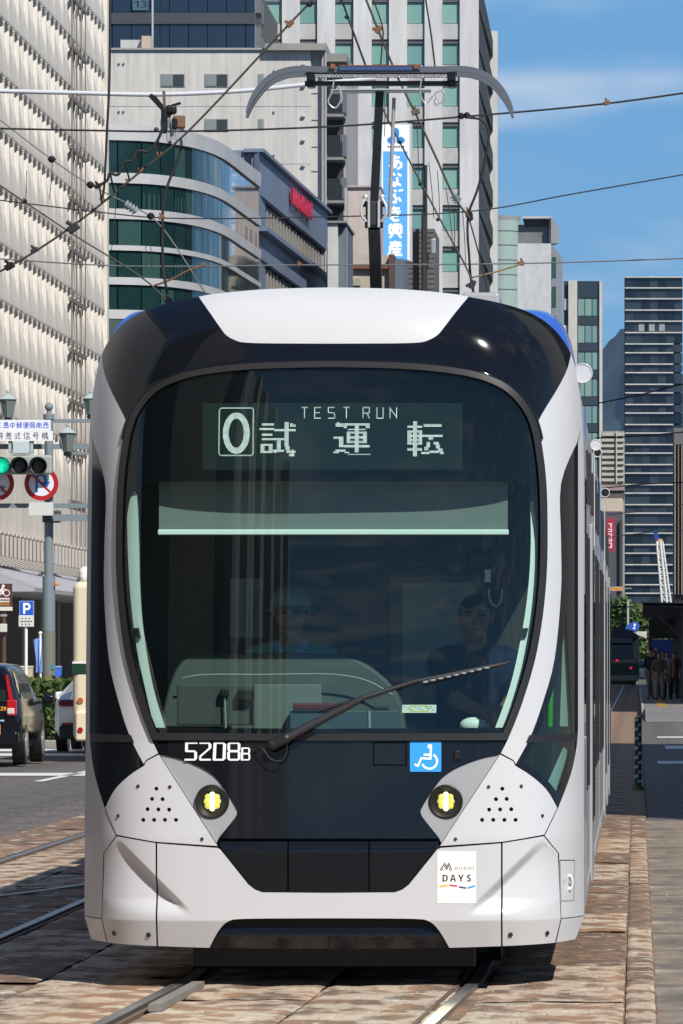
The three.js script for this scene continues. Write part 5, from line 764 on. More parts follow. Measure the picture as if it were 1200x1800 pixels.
// ---- blue grey building with the red sign
{
  const dA = 352, dB = dA * 895 / 785, b = bldg('blue_grey_building', 'blue grey building with slatted windows and a red sign', 500, dA), blue = conc([0.185, 0.245, 0.36], 0.6, 0.1), dark = mat([0.02, 0.024, 0.035], 0.5);
  const A = P(456, 0, dA), Bq = P(578, 0, dB), Yp = (py) => EYE - (py - VY) * dA / F;               // heights read at the near corner
  const q = (k, py, out = 0) => { const dir = new V3(Bq.z - A.z, 0, A.x - Bq.x).normalize(); if (dir.z < 0) dir.negate(); return new V3(A.x + (Bq.x - A.x) * k + dir.x * out, Yp(py), A.z + (Bq.z - A.z) * k + dir.z * out); };
  const inw = q(0, 300, 0).sub(q(0, 300, 1)), back = new V3(-3, 0, -2), face = (k0, k1, y0, y1, out, m, n, deep = back.clone().multiplyScalar(0.1)) => addm(n, quadPrism([q(k0, y0, out), q(k0, y1, out), q(k1, y1, out), q(k1, y0, out)], deep), m, b);
  face(0, 1, 268, gy(dA), -0.45, dark, 'core', back);
  face(0, 1, 265, 340, 0, blue, 'wall_panel'); face(0, 1, 402, 452, 0, blue, 'wall_panel'); face(0, 1, 516, gy(dA), 0, blue, 'wall_panel'); face(0.0, 1, 261, 267, 0.3, blue, 'parapet', inw.clone().multiplyScalar(1.2)); face(0, 0.02, 340, 516, 0, blue, 'wall_pier'); face(0.985, 1, 340, 516, 0, blue, 'wall_pier');
  const slat = conc([0.46, 0.43, 0.38], 0.7);
  for (const [y0, y1] of [[344, 402], [452, 516]]) for (let i = 0; i < 22; i++) face(0.025 + i * 0.0435, 0.025 + i * 0.0435 + 0.024, y0 + (i % 2) * 3 + 4, y1, -0.25, slat, 'window_slat');
  face(0, 1, 398, 406, 0.5, blue, 'sill_band', inw.clone().multiplyScalar(0.8)); face(0, 1, 511, 519, 0.5, blue, 'sill_band', inw.clone().multiplyScalar(0.8));
  // short return wall towards the green building
  addm('return_wall', pbox(398, 264, 456.5, gy(dA), dA + 0.3, 6), blue, b); for (let i = 0; i < 3; i++) addm('return_joint', pbox(412 + i * 14, 266, 412.7 + i * 14, 470, dA + 0.26, 0.1), dark, b);
  const red = mat([0.8, 0.025, 0.08], 0.45); const letters = ['h', 'm', 'i', 'n', 'o', 'n', 'u'];
  for (let i = 0; i < 7; i++) { const k = 0.395 + i * 0.042, y0 = 284 - i * 0.4, y1 = 313; const st = (a, c, e, f) => quadPrism([q(k + a * 0.036, y0 + (y1 - y0) * e, 0.3), q(k + a * 0.036, y0 + (y1 - y0) * f, 0.3), q(k + c * 0.036, y0 + (y1 - y0) * f, 0.3), q(k + c * 0.036, y0 + (y1 - y0) * e, 0.3)], new V3(-0.15, 0, -0.15)); addm('sign_letter', merge(st(0, 0.34, 0, 1), st(0.62, 0.95, i % 3 ? 0.25 : 0, 1), st(0.3, 0.65, i % 2 ? 0.2 : 0.45, i % 2 ? 0.45 : 0.65)), red, b); }
}
// ---- slim white building between
{
  const d = 350, b = bldg('slim_white_building', 'slim white building right of the red sign', 590, d);
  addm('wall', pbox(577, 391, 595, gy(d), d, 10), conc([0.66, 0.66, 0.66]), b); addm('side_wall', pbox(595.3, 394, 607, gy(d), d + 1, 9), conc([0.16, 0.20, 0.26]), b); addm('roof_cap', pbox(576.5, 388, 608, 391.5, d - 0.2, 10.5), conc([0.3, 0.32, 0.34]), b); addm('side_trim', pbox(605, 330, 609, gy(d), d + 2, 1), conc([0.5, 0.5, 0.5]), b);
}
// ---- tall grey tower with teal windows and jagged balconies
{
  const d = 500, b = bldg('grey_tower', 'tall pale grey tower with teal window columns', 690, d), wall = conc([0.70, 0.70, 0.705], 0.8, 0.05, streakMap), rec = conc([0.56, 0.565, 0.57], 0.8), teal = [winM([0.17, 0.33, 0.29]), winM([0.20, 0.36, 0.315]), winM([0.145, 0.29, 0.265])], lintel = mat([0.10, 0.11, 0.115], 0.6), k = F / d;
  addm('core', pbox(490, -60, 812, gy(d), d + 0.75, 40), rec, b);
  const colX = [466, 528, 590, 652.5, 715, 777]; let x = 458;
  for (const c of colX) { addm('pier', pbox(x + 0.2, -60, c, gy(d), d, 1), wall, b); x = c + 30.5; } addm('pier', pbox(x, -60, 840.5, gy(d), d, 1), wall, b);
  for (const c of colX) for (let r = -1; r < 8; r++) { const y = 4 + r * 72.8; addm('window_pane', pbox(c + 0.8, y + 1, c + 29.8, y + 36.5, d + 0.45, 0.2), teal[Math.floor(rnd() * 3)], b); addm('lintel', pbox(c, y - 3.5, c + 30.5, y - 0.4, d + 0.25, 0.5), lintel, b); addm('apron_panel', pbox(c, y + 37.5, c + 30.5, y + 65, d + 0.3, 0.5), rec, b); }
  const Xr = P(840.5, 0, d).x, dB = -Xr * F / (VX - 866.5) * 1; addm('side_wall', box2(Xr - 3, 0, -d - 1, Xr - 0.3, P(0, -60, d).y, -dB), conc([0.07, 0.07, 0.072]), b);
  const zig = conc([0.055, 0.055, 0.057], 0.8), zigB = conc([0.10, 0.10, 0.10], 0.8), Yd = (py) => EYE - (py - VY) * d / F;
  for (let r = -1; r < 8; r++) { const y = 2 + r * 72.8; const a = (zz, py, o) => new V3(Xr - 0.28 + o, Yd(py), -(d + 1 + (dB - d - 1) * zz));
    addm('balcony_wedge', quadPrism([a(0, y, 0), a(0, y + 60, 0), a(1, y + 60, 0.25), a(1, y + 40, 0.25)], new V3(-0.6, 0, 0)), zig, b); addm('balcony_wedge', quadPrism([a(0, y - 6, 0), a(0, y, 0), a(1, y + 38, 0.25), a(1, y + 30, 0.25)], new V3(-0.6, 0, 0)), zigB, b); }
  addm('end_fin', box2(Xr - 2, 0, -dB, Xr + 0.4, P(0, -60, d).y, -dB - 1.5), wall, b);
}
// ---- pink wall, blue sign, low shops in front of the tower
{
  const d = 380; let b = bldg('pink_building', 'blank pale pink building behind the pantograph arm', 640, d); addm('wall', pbox(610, 328, 668, gy(d), d, 14), conc([0.62, 0.535, 0.50]), b); addm('roof_edge', pbox(609, 326, 669, 329, d - 0.2, 14.4), conc([0.5, 0.45, 0.42]), b);
  b = bldg('beige_shop_building', 'low beige shop building with a brown roof band', 650, d - 10); addm('wall', pbox(609, 463, 692, gy(d - 10), d - 10, 9), conc([0.55, 0.49, 0.40]), b); addm('upper_wall', pbox(609, 448, 684, 463, d - 9.5, 9), conc([0.52, 0.47, 0.42]), b); addm('roof_band', pbox(609, 466, 692, 472, d - 10.4, 0.5), conc([0.26, 0.10, 0.06]), b); addm('brown_pier', pbox(683, 447, 692, gy(d - 10), d - 10.5, 9), conc([0.13, 0.075, 0.06]), b); addm('window_pane', pbox(612, 489, 633, 502, d - 10.2, 0.3), winM([0.35, 0.32, 0.26]), b);
  addm('shutter', pbox(692, 455, 709, gy(d - 10), d - 9, 8), conc([0.16, 0.20, 0.27]), b);
  const ds = 385; b = thing('blue_sign', 'tall blue and white vertical sign with a three petal emblem', 'sign', [P(695, 0, ds).x, 0, -ds]);
  addm('sign_case', pbox(668, 217, 723, 459, ds, 1.6), conc([0.72, 0.72, 0.72], 0.5), b);
  addm('sign_post', pbox(690, 459, 700, gy(ds), ds + 0.5, 0.6), M.poleGrey, b);
  const t = canvasTex(192, 960, (x) => { x.fillStyle = '#eceef2'; x.fillRect(0, 0, 192, 960); x.fillStyle = '#5aa8ea'; x.fillRect(10, 190, 168, 770); x.fillStyle = '#2f86d8';
    for (const [cx, cy, rx, ry] of [[100, 62, 22, 40], [70, 112, 32, 26], [128, 112, 32, 26]]) { x.beginPath(); x.ellipse(cx, cy, rx, ry, 0, 0, 7); x.fill(); } x.strokeStyle = '#eceef2'; x.lineWidth = 6; x.beginPath(); x.moveTo(99, 70); x.lineTo(99, 140); x.stroke();
    x.fillStyle = '#40464e'; for (let i = 0; i < 8; i++) x.fillRect(42 + i * 15, 150, 9, 16);
    ['a', 'na', 'bu', 'kih', 'kou', 'san'].forEach((g, i) => glyph(x, g, 46, 214 + i * 122, 100, 104, 17, '#f4f6f8')); });
  const a = P(670, 457, ds - 0.05), c = P(719, 219, ds - 0.05); putw('sign_face', gridGeo(1, 1, (u, v) => [a.x + (c.x - a.x) * u, a.y + (c.y - a.y) * v, a.z]), mat([1, 1, 1], 0.5, { map: t }), b);
  b = bldg('brown_tile_building', 'brown tiled building right of the blue sign', 740, 410); const br = conc([0.155, 0.14, 0.125], 0.7, 0.2); addm('wall', pbox(712, 402, 763, gy(410), 410, 10), br, b); addm('pipe', rod(P(748, 290, 409), P(748, 540, 409), 0.1), M.darkSteel, b); addm('pipe', rod(P(744, 380, 409), P(744, 540, 409), 0.16), M.darkSteel, b); for (let i = 0; i < 12; i++) addm('tile_course', pbox(712.2, 408 + i * 9, 762.8, 408.7 + i * 9, 409.95, 0.2), mat([0.08, 0.07, 0.065], 0.8), b); addm('wall_unit', rbx(0.35, 1.1, 0.4, P(761, 433, 409).x, P(761, 433, 409).y, -409, 0.1), M.steel, b);
}
// ---- pale green round tower, white building, slim glass building
{
  let d = 820, b = bldg('round_green_tower', 'pale green cylindrical tower', 886, d); const c = P(880, 0, d), r = 33 * d / F; put('drum', new THREE.CylinderGeometry(r, r, P(0, 382, d).y, 40, 1).translate(0, P(0, 382, d).y / 2, -r + 0.0), conc([0.36, 0.48, 0.44], 0.5), b); b.position.set(c.x, 0, -d);
  for (const y of [405, 430, 456, 482, 508]) put('drum_joint', new THREE.TorusGeometry(r + 0.02, 0.08, 5, 48).rotateX(Math.PI / 2).translate(0, P(0, y, d).y, -r), mat([0.16, 0.2, 0.19], 0.7), b); put('drum_cap', new THREE.CylinderGeometry(r * 1.01, r * 1.01, 0.6, 40).translate(0, P(0, 382, d).y, -r), conc([0.3, 0.32, 0.32]), b);
  d = 760; b = bldg('white_block', 'plain white block with a grey roof storey and flat canopy', 945, d); addm('wall', pbox(909, 428, 968, gy(d), d, 20), conc([0.66, 0.665, 0.68], 0.8, 0.05), b); addm('roof_storey', pbox(910, 395, 962, 428, d + 2, 14), conc([0.20, 0.205, 0.215]), b); addm('roof_recess', pbox(921, 385, 960, 398, d + 1.6, 12), conc([0.05, 0.055, 0.065]), b); addm('roof_canopy', pbox(918, 380, 970, 384, d + 0.5, 17), conc([0.62, 0.62, 0.62]), b);
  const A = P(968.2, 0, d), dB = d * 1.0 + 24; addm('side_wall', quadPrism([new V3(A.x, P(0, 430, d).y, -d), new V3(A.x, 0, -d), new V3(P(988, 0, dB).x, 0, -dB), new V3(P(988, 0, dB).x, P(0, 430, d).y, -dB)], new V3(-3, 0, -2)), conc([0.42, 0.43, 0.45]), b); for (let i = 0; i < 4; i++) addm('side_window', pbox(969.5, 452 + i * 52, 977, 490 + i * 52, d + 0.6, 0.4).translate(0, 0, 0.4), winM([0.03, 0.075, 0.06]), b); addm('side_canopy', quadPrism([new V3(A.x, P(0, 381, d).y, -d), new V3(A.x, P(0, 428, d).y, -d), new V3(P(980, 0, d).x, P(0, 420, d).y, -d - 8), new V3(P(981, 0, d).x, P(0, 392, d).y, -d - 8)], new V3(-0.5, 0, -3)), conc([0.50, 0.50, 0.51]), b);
  d = 720; b = bldg('slim_glass_building', 'slim building with teal glass bays between white fins', 1025, d); addm('core', pbox(990, 494, 1057, gy(d), d + 0.5, 14), mat([0.035, 0.04, 0.045], 0.5), b); addm('white_fin', pbox(998.5, 493, 1014, gy(d), d - 0.2, 2), conc([0.66, 0.64, 0.59]), b); addm('white_fin', pbox(1053, 494, 1057.5, gy(d), d - 0.3, 14), conc([0.66, 0.66, 0.64]), b);
  for (let r = 0; r < 9; r++) { const y = 525 + r * 47.2; for (let i = 0; i < 3; i++) addm('window_pane', pbox(1015 + i * 12.6 + 0.5, y, 1015 + i * 12.6 + 11.7, y + 30, d + 0.2, 0.3), winM([[0.17, 0.27, 0.25], [0.20, 0.30, 0.275], [0.14, 0.24, 0.225]][(i + r) % 3]), b); addm('spandrel', pbox(1014.5, y + 31, 1053, y + 46, d + 0.1, 0.4), winM([0.035, 0.045, 0.052]), b); addm('side_pane', pbox(991, y, 998, y + 20, d + 0.3, 0.3), conc([0.55, 0.54, 0.52]), b); } addm('top_band', pbox(1014.5, 494, 1053, 524, d + 0.1, 0.4), winM([0.03, 0.04, 0.05]), b);
}
// ---- dark glass office on the right
{
  const d = 1050, b = bldg('dark_glass_office', 'dark glass office block striped with white floor lines', 1150, d), line = conc([0.62, 0.62, 0.6]), k = 35.2;
  addm('core', pbox(1097, 488, 1196, gy(d), d + 0.6, 40), mat([0.02, 0.022, 0.026], 0.5), b); const gm = [winM([0.016, 0.023, 0.031]), winM([0.03, 0.04, 0.05]), winM([0.008, 0.012, 0.017])];
  const ys = [487, 506, 525, 545, 564.5, 584.5, 604.5, 620, 640, 655, 675.5, 690.5, 711, 726]; while (ys[ys.length - 1] < 1060) ys.push(ys[ys.length - 2] + k);
  ys.forEach((y, i) => { addm('floor_line', pbox(1098, y - 1.1, i < 6 ? 1200 : 1183, y + 1.1, d - 0.5, 0.9), line, b); const y1 = ys[i + 1] ?? y + 17; for (let c = 0; c < 7; c++) addm('window_pane', pbox(1098.5 + c * 14.4, y + 1.2, 1098.5 + c * 14.4 + 14, y1 - 1.2, d, 0.4), gm[Math.floor(rnd() * 3)], b); });
  for (let i = 0; i < 3; i++) addm('lit_blind', pbox(1122 + i * 18, 568, 1132 + i * 18, 582, d - 0.1, 0.1), conc([0.36, 0.38, 0.38]), b);
  let c = bldg('brown_fin_building', 'dark brown building with upright fins at the right edge', 1195, 520); addm('core', pbox(1184.5, 752, 1240, gy(520), 520, 20), mat([0.045, 0.04, 0.04], 0.7), c); for (let i = 0; i < 7; i++) addm('fin', pbox(1185 + i * 6, 782, 1187 + i * 6, 1045, 519.4, 0.5), i % 2 ? conc([0.28, 0.16, 0.12]) : conc([0.32, 0.32, 0.33]), c); addm('head_band', pbox(1184, 752, 1240, 781, 519.6, 0.4), conc([0.17, 0.16, 0.17]), c);
  c = bldg('beige_parking_building', 'beige louvred building left of the dark office', 1075, 640); addm('wall', pbox(1056, 758, 1097, gy(640), 640, 18), conc([0.40, 0.37, 0.33]), c); for (let i = 0; i < 9; i++) addm('louvre', pbox(1057, 761 + i * 10, 1096, 766 + i * 10, 639.6, 0.5), conc([0.60, 0.57, 0.50]), c); addm('post', pbox(1082, 757, 1084, 850, 639.3, 0.3), conc([0.6, 0.6, 0.58]), c); addm('pink_band', pbox(1056, 852, 1097, 862, 639.4, 0.6), conc([0.40, 0.30, 0.30]), c); addm('cream_band', pbox(1056, 876, 1094, 899, 639.2, 0.6), conc([0.64, 0.54, 0.44]), c); addm('shade_storey', pbox(1056, 862, 1097, 876, 639.7, 0.3), conc([0.12, 0.10, 0.10]), c);
  addm('lower_front', pbox(1056, 900, 1094, gy(640), 639, 1), conc([0.10, 0.105, 0.13]), c); addm('lower_fin', pbox(1088, 915, 1092, 1040, 638.5, 0.5), mat([0.03, 0.03, 0.035], 0.6), c);
  const t = canvasTex(48, 224, (x) => { x.fillStyle = '#9c1f33'; x.fillRect(0, 0, 48, 224); x.fillStyle = '#d8d0d4'; x.fillRect(10, 34, 22, 7); x.fillRect(22, 34, 8, 30); for (const [y, h] of [[72, 22], [104, 30], [142, 16], [166, 36]]) { x.fillRect(8, y, 24, 6); x.fillRect(8, y + h - 6, 24, 6); x.fillRect(24, y, 8, h); } });
  const a = P(1066, 969, 638), e = P(1080, 911, 638); putw('red_sign', gridGeo(1, 1, (u, v) => [a.x + (e.x - a.x) * u, a.y + (e.y - a.y) * v, a.z + 0.4]), mat([1, 1, 1], 0.6, { map: t }), c);
}
// ---- wooded hill, far behind
{
  const hd = 8000; struct('hill', gridGeo(90, 16, (u, v) => { const px = 700 + 900 * u, x = (px - VX) * hd / F, top = (VY - (575 + 60 * Math.abs(px - 1095) / 100 + 22 * (fbm(px * 0.02, 3, 0, 4) - 0.5) * 2 + 7 * (vnoise(px * 0.3, 1) - 0.5))) * hd / F; return [x, Math.max(0, top) * v ** 0.9, -hd - 60 * v - (fbm(u * 18, v * 8, 0, 4) - 0.5) * 260, u * 40, v * 9]; }), mat([0.02, 0.037, 0.034], 1, { map: withRepeat(noiseTex(256, (u, v) => { const k = 0.45 + 0.7 * tileN(u, v, 30, 3, 4); return [k * 0.9, k, k * 0.85]; }, true), 1) }));
}
// ---- blocks across the street on the right: out of frame, they shade the stop and the far track
for (const [d0, d1, h, x, l] of [[44, 92, 30, 12, 'tall grey block shading the paving beside the tram'], [172, 330, 34, 11.5, 'long grey block shading the tram stop'], [332, 372, 36, 10, 'far grey block shading the distant tram']]) {
  const b = thing('street_block', l, 'building', [x + 8, 0, -(d0 + d1) / 2]); addm('wall', box2(x, 0, -d0, x + 16, h, -d1), conc([0.36, 0.36, 0.37]), b); for (let r = 0; r < 7; r++) addm('window_band', box2(x - 0.06, 3 + r * 3.8, -d0 - 1, x + 0.2, 5.2 + r * 3.8, -d1 + 1), winM([0.05, 0.06, 0.07]), b);
}
{ const b = thing('street_block', 'long grey block left of the frame mirrored in the quarter window', 'building', [-34, 0, -110]); addm('wall', box2(-26, 0, -16, -42, 32, -208), conc([0.72, 0.71, 0.70]), b); addm('shop_front', box2(-25.9, 0, -18, -26.4, 5, -206), winM([0.04, 0.045, 0.05]), b); addm('roof_edge', box2(-25.7, 32, -15.8, -42.2, 32.6, -208.2), conc([0.4, 0.4, 0.4]), b); }
// blocks behind the camera that the glass of the tram mirrors
{
  const b = thing('street_block', 'brown block behind the camera mirrored in the windscreen', 'building', [-30, 0, 30]); addm('wall', box2(-16, 0, 42, -44, 46, 0), conc([0.10, 0.085, 0.075]), b); addm('shop_front', box2(-15.9, 0, 40, -16.2, 4.5, 2), winM([0.05, 0.055, 0.06]), b);
  const c = thing('street_block', 'pale ribbed block behind the camera mirrored as streaks in the windscreen', 'building', [-30, 0, 75]); addm('wall', box2(-15.5, 0, 104, -44, 40, 46), conc([0.5, 0.5, 0.5]), c); for (let i = 0; i < 16; i++) addm('rib', box2(-14.4 - (i % 3) * 0.3, 0, 46.5 + i * 3.6, -15.5, 41 - (i % 5) * 2.6, 47.4 + i * 3.6 + (i * 7 % 4) * 0.6), conc([0.8, 0.8, 0.79]), c);
}
// ================================================================ street furniture
{ // ornate signal pole
  const d = 117, k = d / F, o = P(87, 0, d), t = thing('traffic_signal_pole', 'grey lantern pole carrying the green traffic light and signs', 'traffic light', [o.x, 0, -d]), g = M.poleGrey, pale = mat([0.36, 0.43, 0.44], 0.55);
  const q = (x, y, dd = d) => P(x, y, dd);
  addm('pole', merge(rod([o.x, 0, -d], q(87, 735), 0.095, 0.085, 16), rod([o.x, 0, -d], q(87, 1013), 0.125, 0.125, 16), rod(q(87, 737), q(87, 728), 0.11, 0.11, 16)), g, t);
  addm('base_sleeve', rod([o.x, 0, -d], q(87, 1108), 0.128, 0.128, 16), mat([0.15, 0.165, 0.14], 0.7), t);
  addm('finial', merge(new THREE.SphereGeometry(7.6 * k, 18, 12).translate(q(87, 715).x, q(87, 715).y, -d), rod(q(87, 730), q(87, 718), 0.05, 0.03)), g, t);
  for (const [x0, x1, y, w] of [[87, 190, 740, 0.07], [-60, 190, 785, 0.1], [-60, 190, 889, 0.09], [118, 190, 797, 0.05]]) addm('cross_arm', beam(q(x0, y), q(x1, y), 0.07, w), g, t);
  addm('cross_arm', beam(q(95, 910, d - 0.3), q(190, 910, d - 0.3), 0.12, 0.13), g, t); addm('arm_bracket', rbx(0.34, 0.24, 0.34, q(92, 908).x, q(92, 908).y, -d, 0.03), mat([0.05, 0.06, 0.065], 0.5), t);
  for (const [x, y, h] of [[15, 735, 45], [120, 795, 46], [160, 730, 40]]) { // hexagonal lanterns
    const c = q(x, y), L = new THREE.Group(); L.name = 'lantern'; L.position.set(c.x - o.x, c.y, 0); t.add(L); const s = h * k;
    put('lantern_glass', new THREE.CylinderGeometry(s * 0.33, s * 0.2, s * 0.7, 6).translate(0, s * 0.38, 0), phys([0.16, 0.19, 0.17], 0.15), L);
    put('lantern_frame', merge(...Array.from({ length: 6 }, (_, i) => { const a = i * Math.PI / 3; return rod([Math.sin(a) * s * 0.2, s * 0.03, Math.cos(a) * s * 0.2], [Math.sin(a) * s * 0.34, s * 0.73, Math.cos(a) * s * 0.34], 0.012); })), g, L);
    put('lantern_roof', new THREE.CylinderGeometry(s * 0.1, s * 0.4, s * 0.2, 6).translate(0, s * 0.83, 0), pale, L); put('lantern_tip', merge(new THREE.SphereGeometry(s * 0.06, 8, 6).translate(0, s * 1.04, 0), rod([0, s * 0.9, 0], [0, s * 1.04, 0], 0.015)), pale, L); put('lantern_foot', rbx(s * 0.3, s * 0.16, s * 0.3, 0, -s * 0.06, 0, 0.02), M.black, L); put('lantern_stem', rod([0, -s * 0.1, 0], [0, -s * 0.34, 0], 0.04), pale, L);
  }
  // signal head: three lenses in hoods
  const hd = new THREE.Group(); hd.name = 'signal_head'; hd.position.set(q(40, 820).x - o.x, q(40, 820).y, 0.35); t.add(hd); const u = (x, y) => [(x - 40) * k, (820 - y) * k];
  const bodyM = mat([0.32, 0.35, 0.33], 0.5); put('signal_body', rbx(112 * k, 34 * k, 0.16, u(40, 0)[0], u(0, 818)[1], 0, 0.05), bodyM, hd); put('signal_box', rbx(29 * k, 23 * k, 0.2, u(42, 0)[0], u(0, 788)[1], 0, 0.02), mat([0.46, 0.54, 0.56], 0.5), hd); for (const x of [22, 60]) put('signal_strap', rbx(0.06, 0.24, 0.2, u(x, 0)[0], u(0, 786)[1], -0.05, 0.01), pale, hd);
  for (const [x, on] of [[8, 1], [40, 0], [73, 0]]) { const [a, b] = u(x, 820); put('signal_lens', new THREE.SphereGeometry(13.2 * k, 20, 10, 0, 6.2832, 0, Math.PI / 2).rotateX(Math.PI / 2).scale(1, 1, 0.25).translate(a, b, 0.085), on ? mat([0.02, 0.5, 0.35], 0.4, { emissive: lin(0.0, 0.6, 0.33), emissiveIntensity: 0.45 }) : mat([0.01, 0.009, 0.009], 0.3), hd); put('signal_hood', new THREE.CylinderGeometry(15.5 * k, 15 * k, 0.22, 24, 1, true, Math.PI * 0.0, Math.PI * 2).rotateX(Math.PI / 2).translate(a, b, 0.17), M.black, hd); }
  { const [a, b] = u(8, 820), l = new THREE.PointLight(lin(0.1, 1, 0.65), 0.05, 3); l.position.set(a, b, 0.25); hd.add(l); }
  // name boards
  const board = (x0, y0, x1, y1, list, color, lw, z, cw, ch) => { const W = 1024, H = Math.round(W * (y1 - y0) / (x1 - x0)); const tx = canvasTex(W, H, (x) => { x.fillStyle = '#e6e9ee'; x.fillRect(0, 0, W, H); const s = W / (x1 - x0); list.forEach(([gl, px]) => glyph(x, gl, (px - cw / 2 - x0) * s, H / 2 - ch * s / 2, cw * s, ch * s, lw * s, color)); }); const a = q(x0, y1, d - 0.42), c = q(x1, y0, d - 0.42); const bd = addm('name_board', box2(a.x, a.y, a.z - 0.04 + z, c.x, c.y, a.z - 0.004 + z), mat([0.7, 0.7, 0.7], 0.5), t); const f = gridGeo(1, 1, (uu, v) => [a.x + (c.x - a.x) * uu, a.y + (c.y - a.y) * v, a.z + z]); putw('board_face', f, mat([0.92, 0.92, 0.92], 0.5, { map: tx }), bd); };
  board(-40, 738, 90, 757, [['hiro', -1.5], ['shima', 11.5], ['naka', 23], ['yuu', 34.5], ['bin', 46.5], ['kyoku', 58], ['minami', 69.5], ['nishi', 81.5]], '#2a52c8', 1.25, 0, 10, 11); board(-40, 757.5, 94, 775, [['ji', 1], ['sa', 16.5], ['shiki', 32], ['shin', 48], ['gou', 64], ['ki', 80.5]], '#23242c', 1.15, 0.02, 12, 12.5);
  // round prohibition signs
  const roundel = (cx, cy, r, kind) => { const tx = canvasTex(256, 256, (x) => { x.fillStyle = '#a8151d'; x.fillRect(0, 0, 256, 256); x.fillStyle = '#d4dae2'; x.beginPath(); x.arc(128, 128, 94, 0, 7); x.fill(); x.strokeStyle = x.fillStyle = '#1468c4'; x.lineWidth = 20; if (kind) { x.beginPath(); x.moveTo(92, 196); x.lineTo(92, 96); x.arc(124, 92, 32, Math.PI, 0); x.lineTo(158, 120); x.stroke(); x.beginPath(); x.moveTo(122, 118); x.lineTo(196, 112); x.lineTo(160, 178); x.fill(); } else { x.lineWidth = 22; x.beginPath(); x.moveTo(60, 120); x.lineTo(150, 84); x.stroke(); x.lineWidth = 8; x.strokeRect(128, 150, 34, 34); x.beginPath(); x.moveTo(176, 140); x.lineTo(176, 196); x.moveTo(162, 156); x.lineTo(196, 156); x.stroke(); } x.strokeStyle = '#a8151d'; x.lineWidth = 17; x.beginPath(); x.moveTo(62, 62); x.lineTo(194, 194); x.stroke(); x.strokeStyle = '#a8151d'; x.lineWidth = 34; x.beginPath(); x.arc(128, 128, 111, 0, 7); x.stroke(); }); const c = q(cx, cy, d - 0.15); const s = addm('round_sign', disc(r * k, 0.03, c.x, c.y, c.z, 40), mat([0.5, 0.5, 0.5], 0.5), t); putw('sign_face', new THREE.CircleGeometry(r * k * 0.995, 40).translate(c.x, c.y, c.z + 0.018), mat([1, 1, 1], 0.4, { map: tx }), s); };
  roundel(74, 850, 30, 1); roundel(-4, 850, 30, 0);
  addm('white_plate', pbox(52, 883, 94.5, 906, d - 0.35, 0.1), mat([0.56, 0.57, 0.56], 0.5), t); addm('beacon', rbx(0.09, 0.06, 0.08, q(103, 1027).x, q(103, 1027).y, -d + 0.1, 0.02), mat([0.75, 0.25, 0.02], 0.5), t); addm('pole_sticker', pbox(91, 1168, 96, 1176, d - 0.13, 0.01), mat([0.03, 0.25, 0.30], 0.5), t);
}
{ // parking sign
  const d = 150, k = d / F, o = P(47, 0, d), t = thing('parking_sign', 'blue P parking sign on a slim white post', 'sign', [o.x, 0, -d]);
  addm('post', rod([o.x, 0, -d], P(47, 1060, d), 0.04), M.white, t); addm('sign_plate', pbox(35, 1056, 61, 1083, d - 0.06, 0.03), mat([0.3, 0.3, 0.3], 0.5), t); addm('notice_plate', rbx(27 * k, 20 * k, 0.03, P(47.7, 0, d).x, P(0, 1092, d).y, -d + 0.07, 0.012), mat([0.62, 0.62, 0.6], 0.5), t);
  const tx = canvasTex(128, 128, (x) => { x.fillStyle = '#1450b8'; x.fillRect(0, 0, 128, 128); x.strokeStyle = '#9fb8dc'; x.lineWidth = 3; x.strokeRect(4, 4, 120, 120); x.strokeStyle = '#eceff4'; x.lineWidth = 18; x.beginPath(); x.moveTo(44, 110); x.lineTo(44, 26); x.lineTo(70, 26); x.arc(70, 48, 22, -Math.PI / 2, Math.PI / 2); x.lineTo(44, 70); x.stroke(); });
  const f = (x0, y0, x1, y1, z, tex, n) => { const a = P(x0, y1, d), c = P(x1, y0, d); putw(n, gridGeo(1, 1, (u, v) => [a.x + (c.x - a.x) * u, a.y + (c.y - a.y) * v, -d + z]), mat([1, 1, 1], 0.5, { map: tex }), t); };
  f(35.3, 1056.3, 60.7, 1082.7, 0.066, tx, 'sign_face'); f(35.5, 1083.5, 60, 1101, 0.09, canvasTex(128, 96, (x) => { x.fillStyle = '#c9c9c6'; x.fillRect(0, 0, 128, 96); x.fillStyle = '#33363a'; for (let j = 0; j < 3; j++) for (let i = 0; i < (j === 1 ? 7 : 3); i++) x.fillRect((j === 1 ? 10 : 22) + i * (j === 1 ? 16 : 32), 14 + j * 28, 11, 14); }), 'notice_face');
}
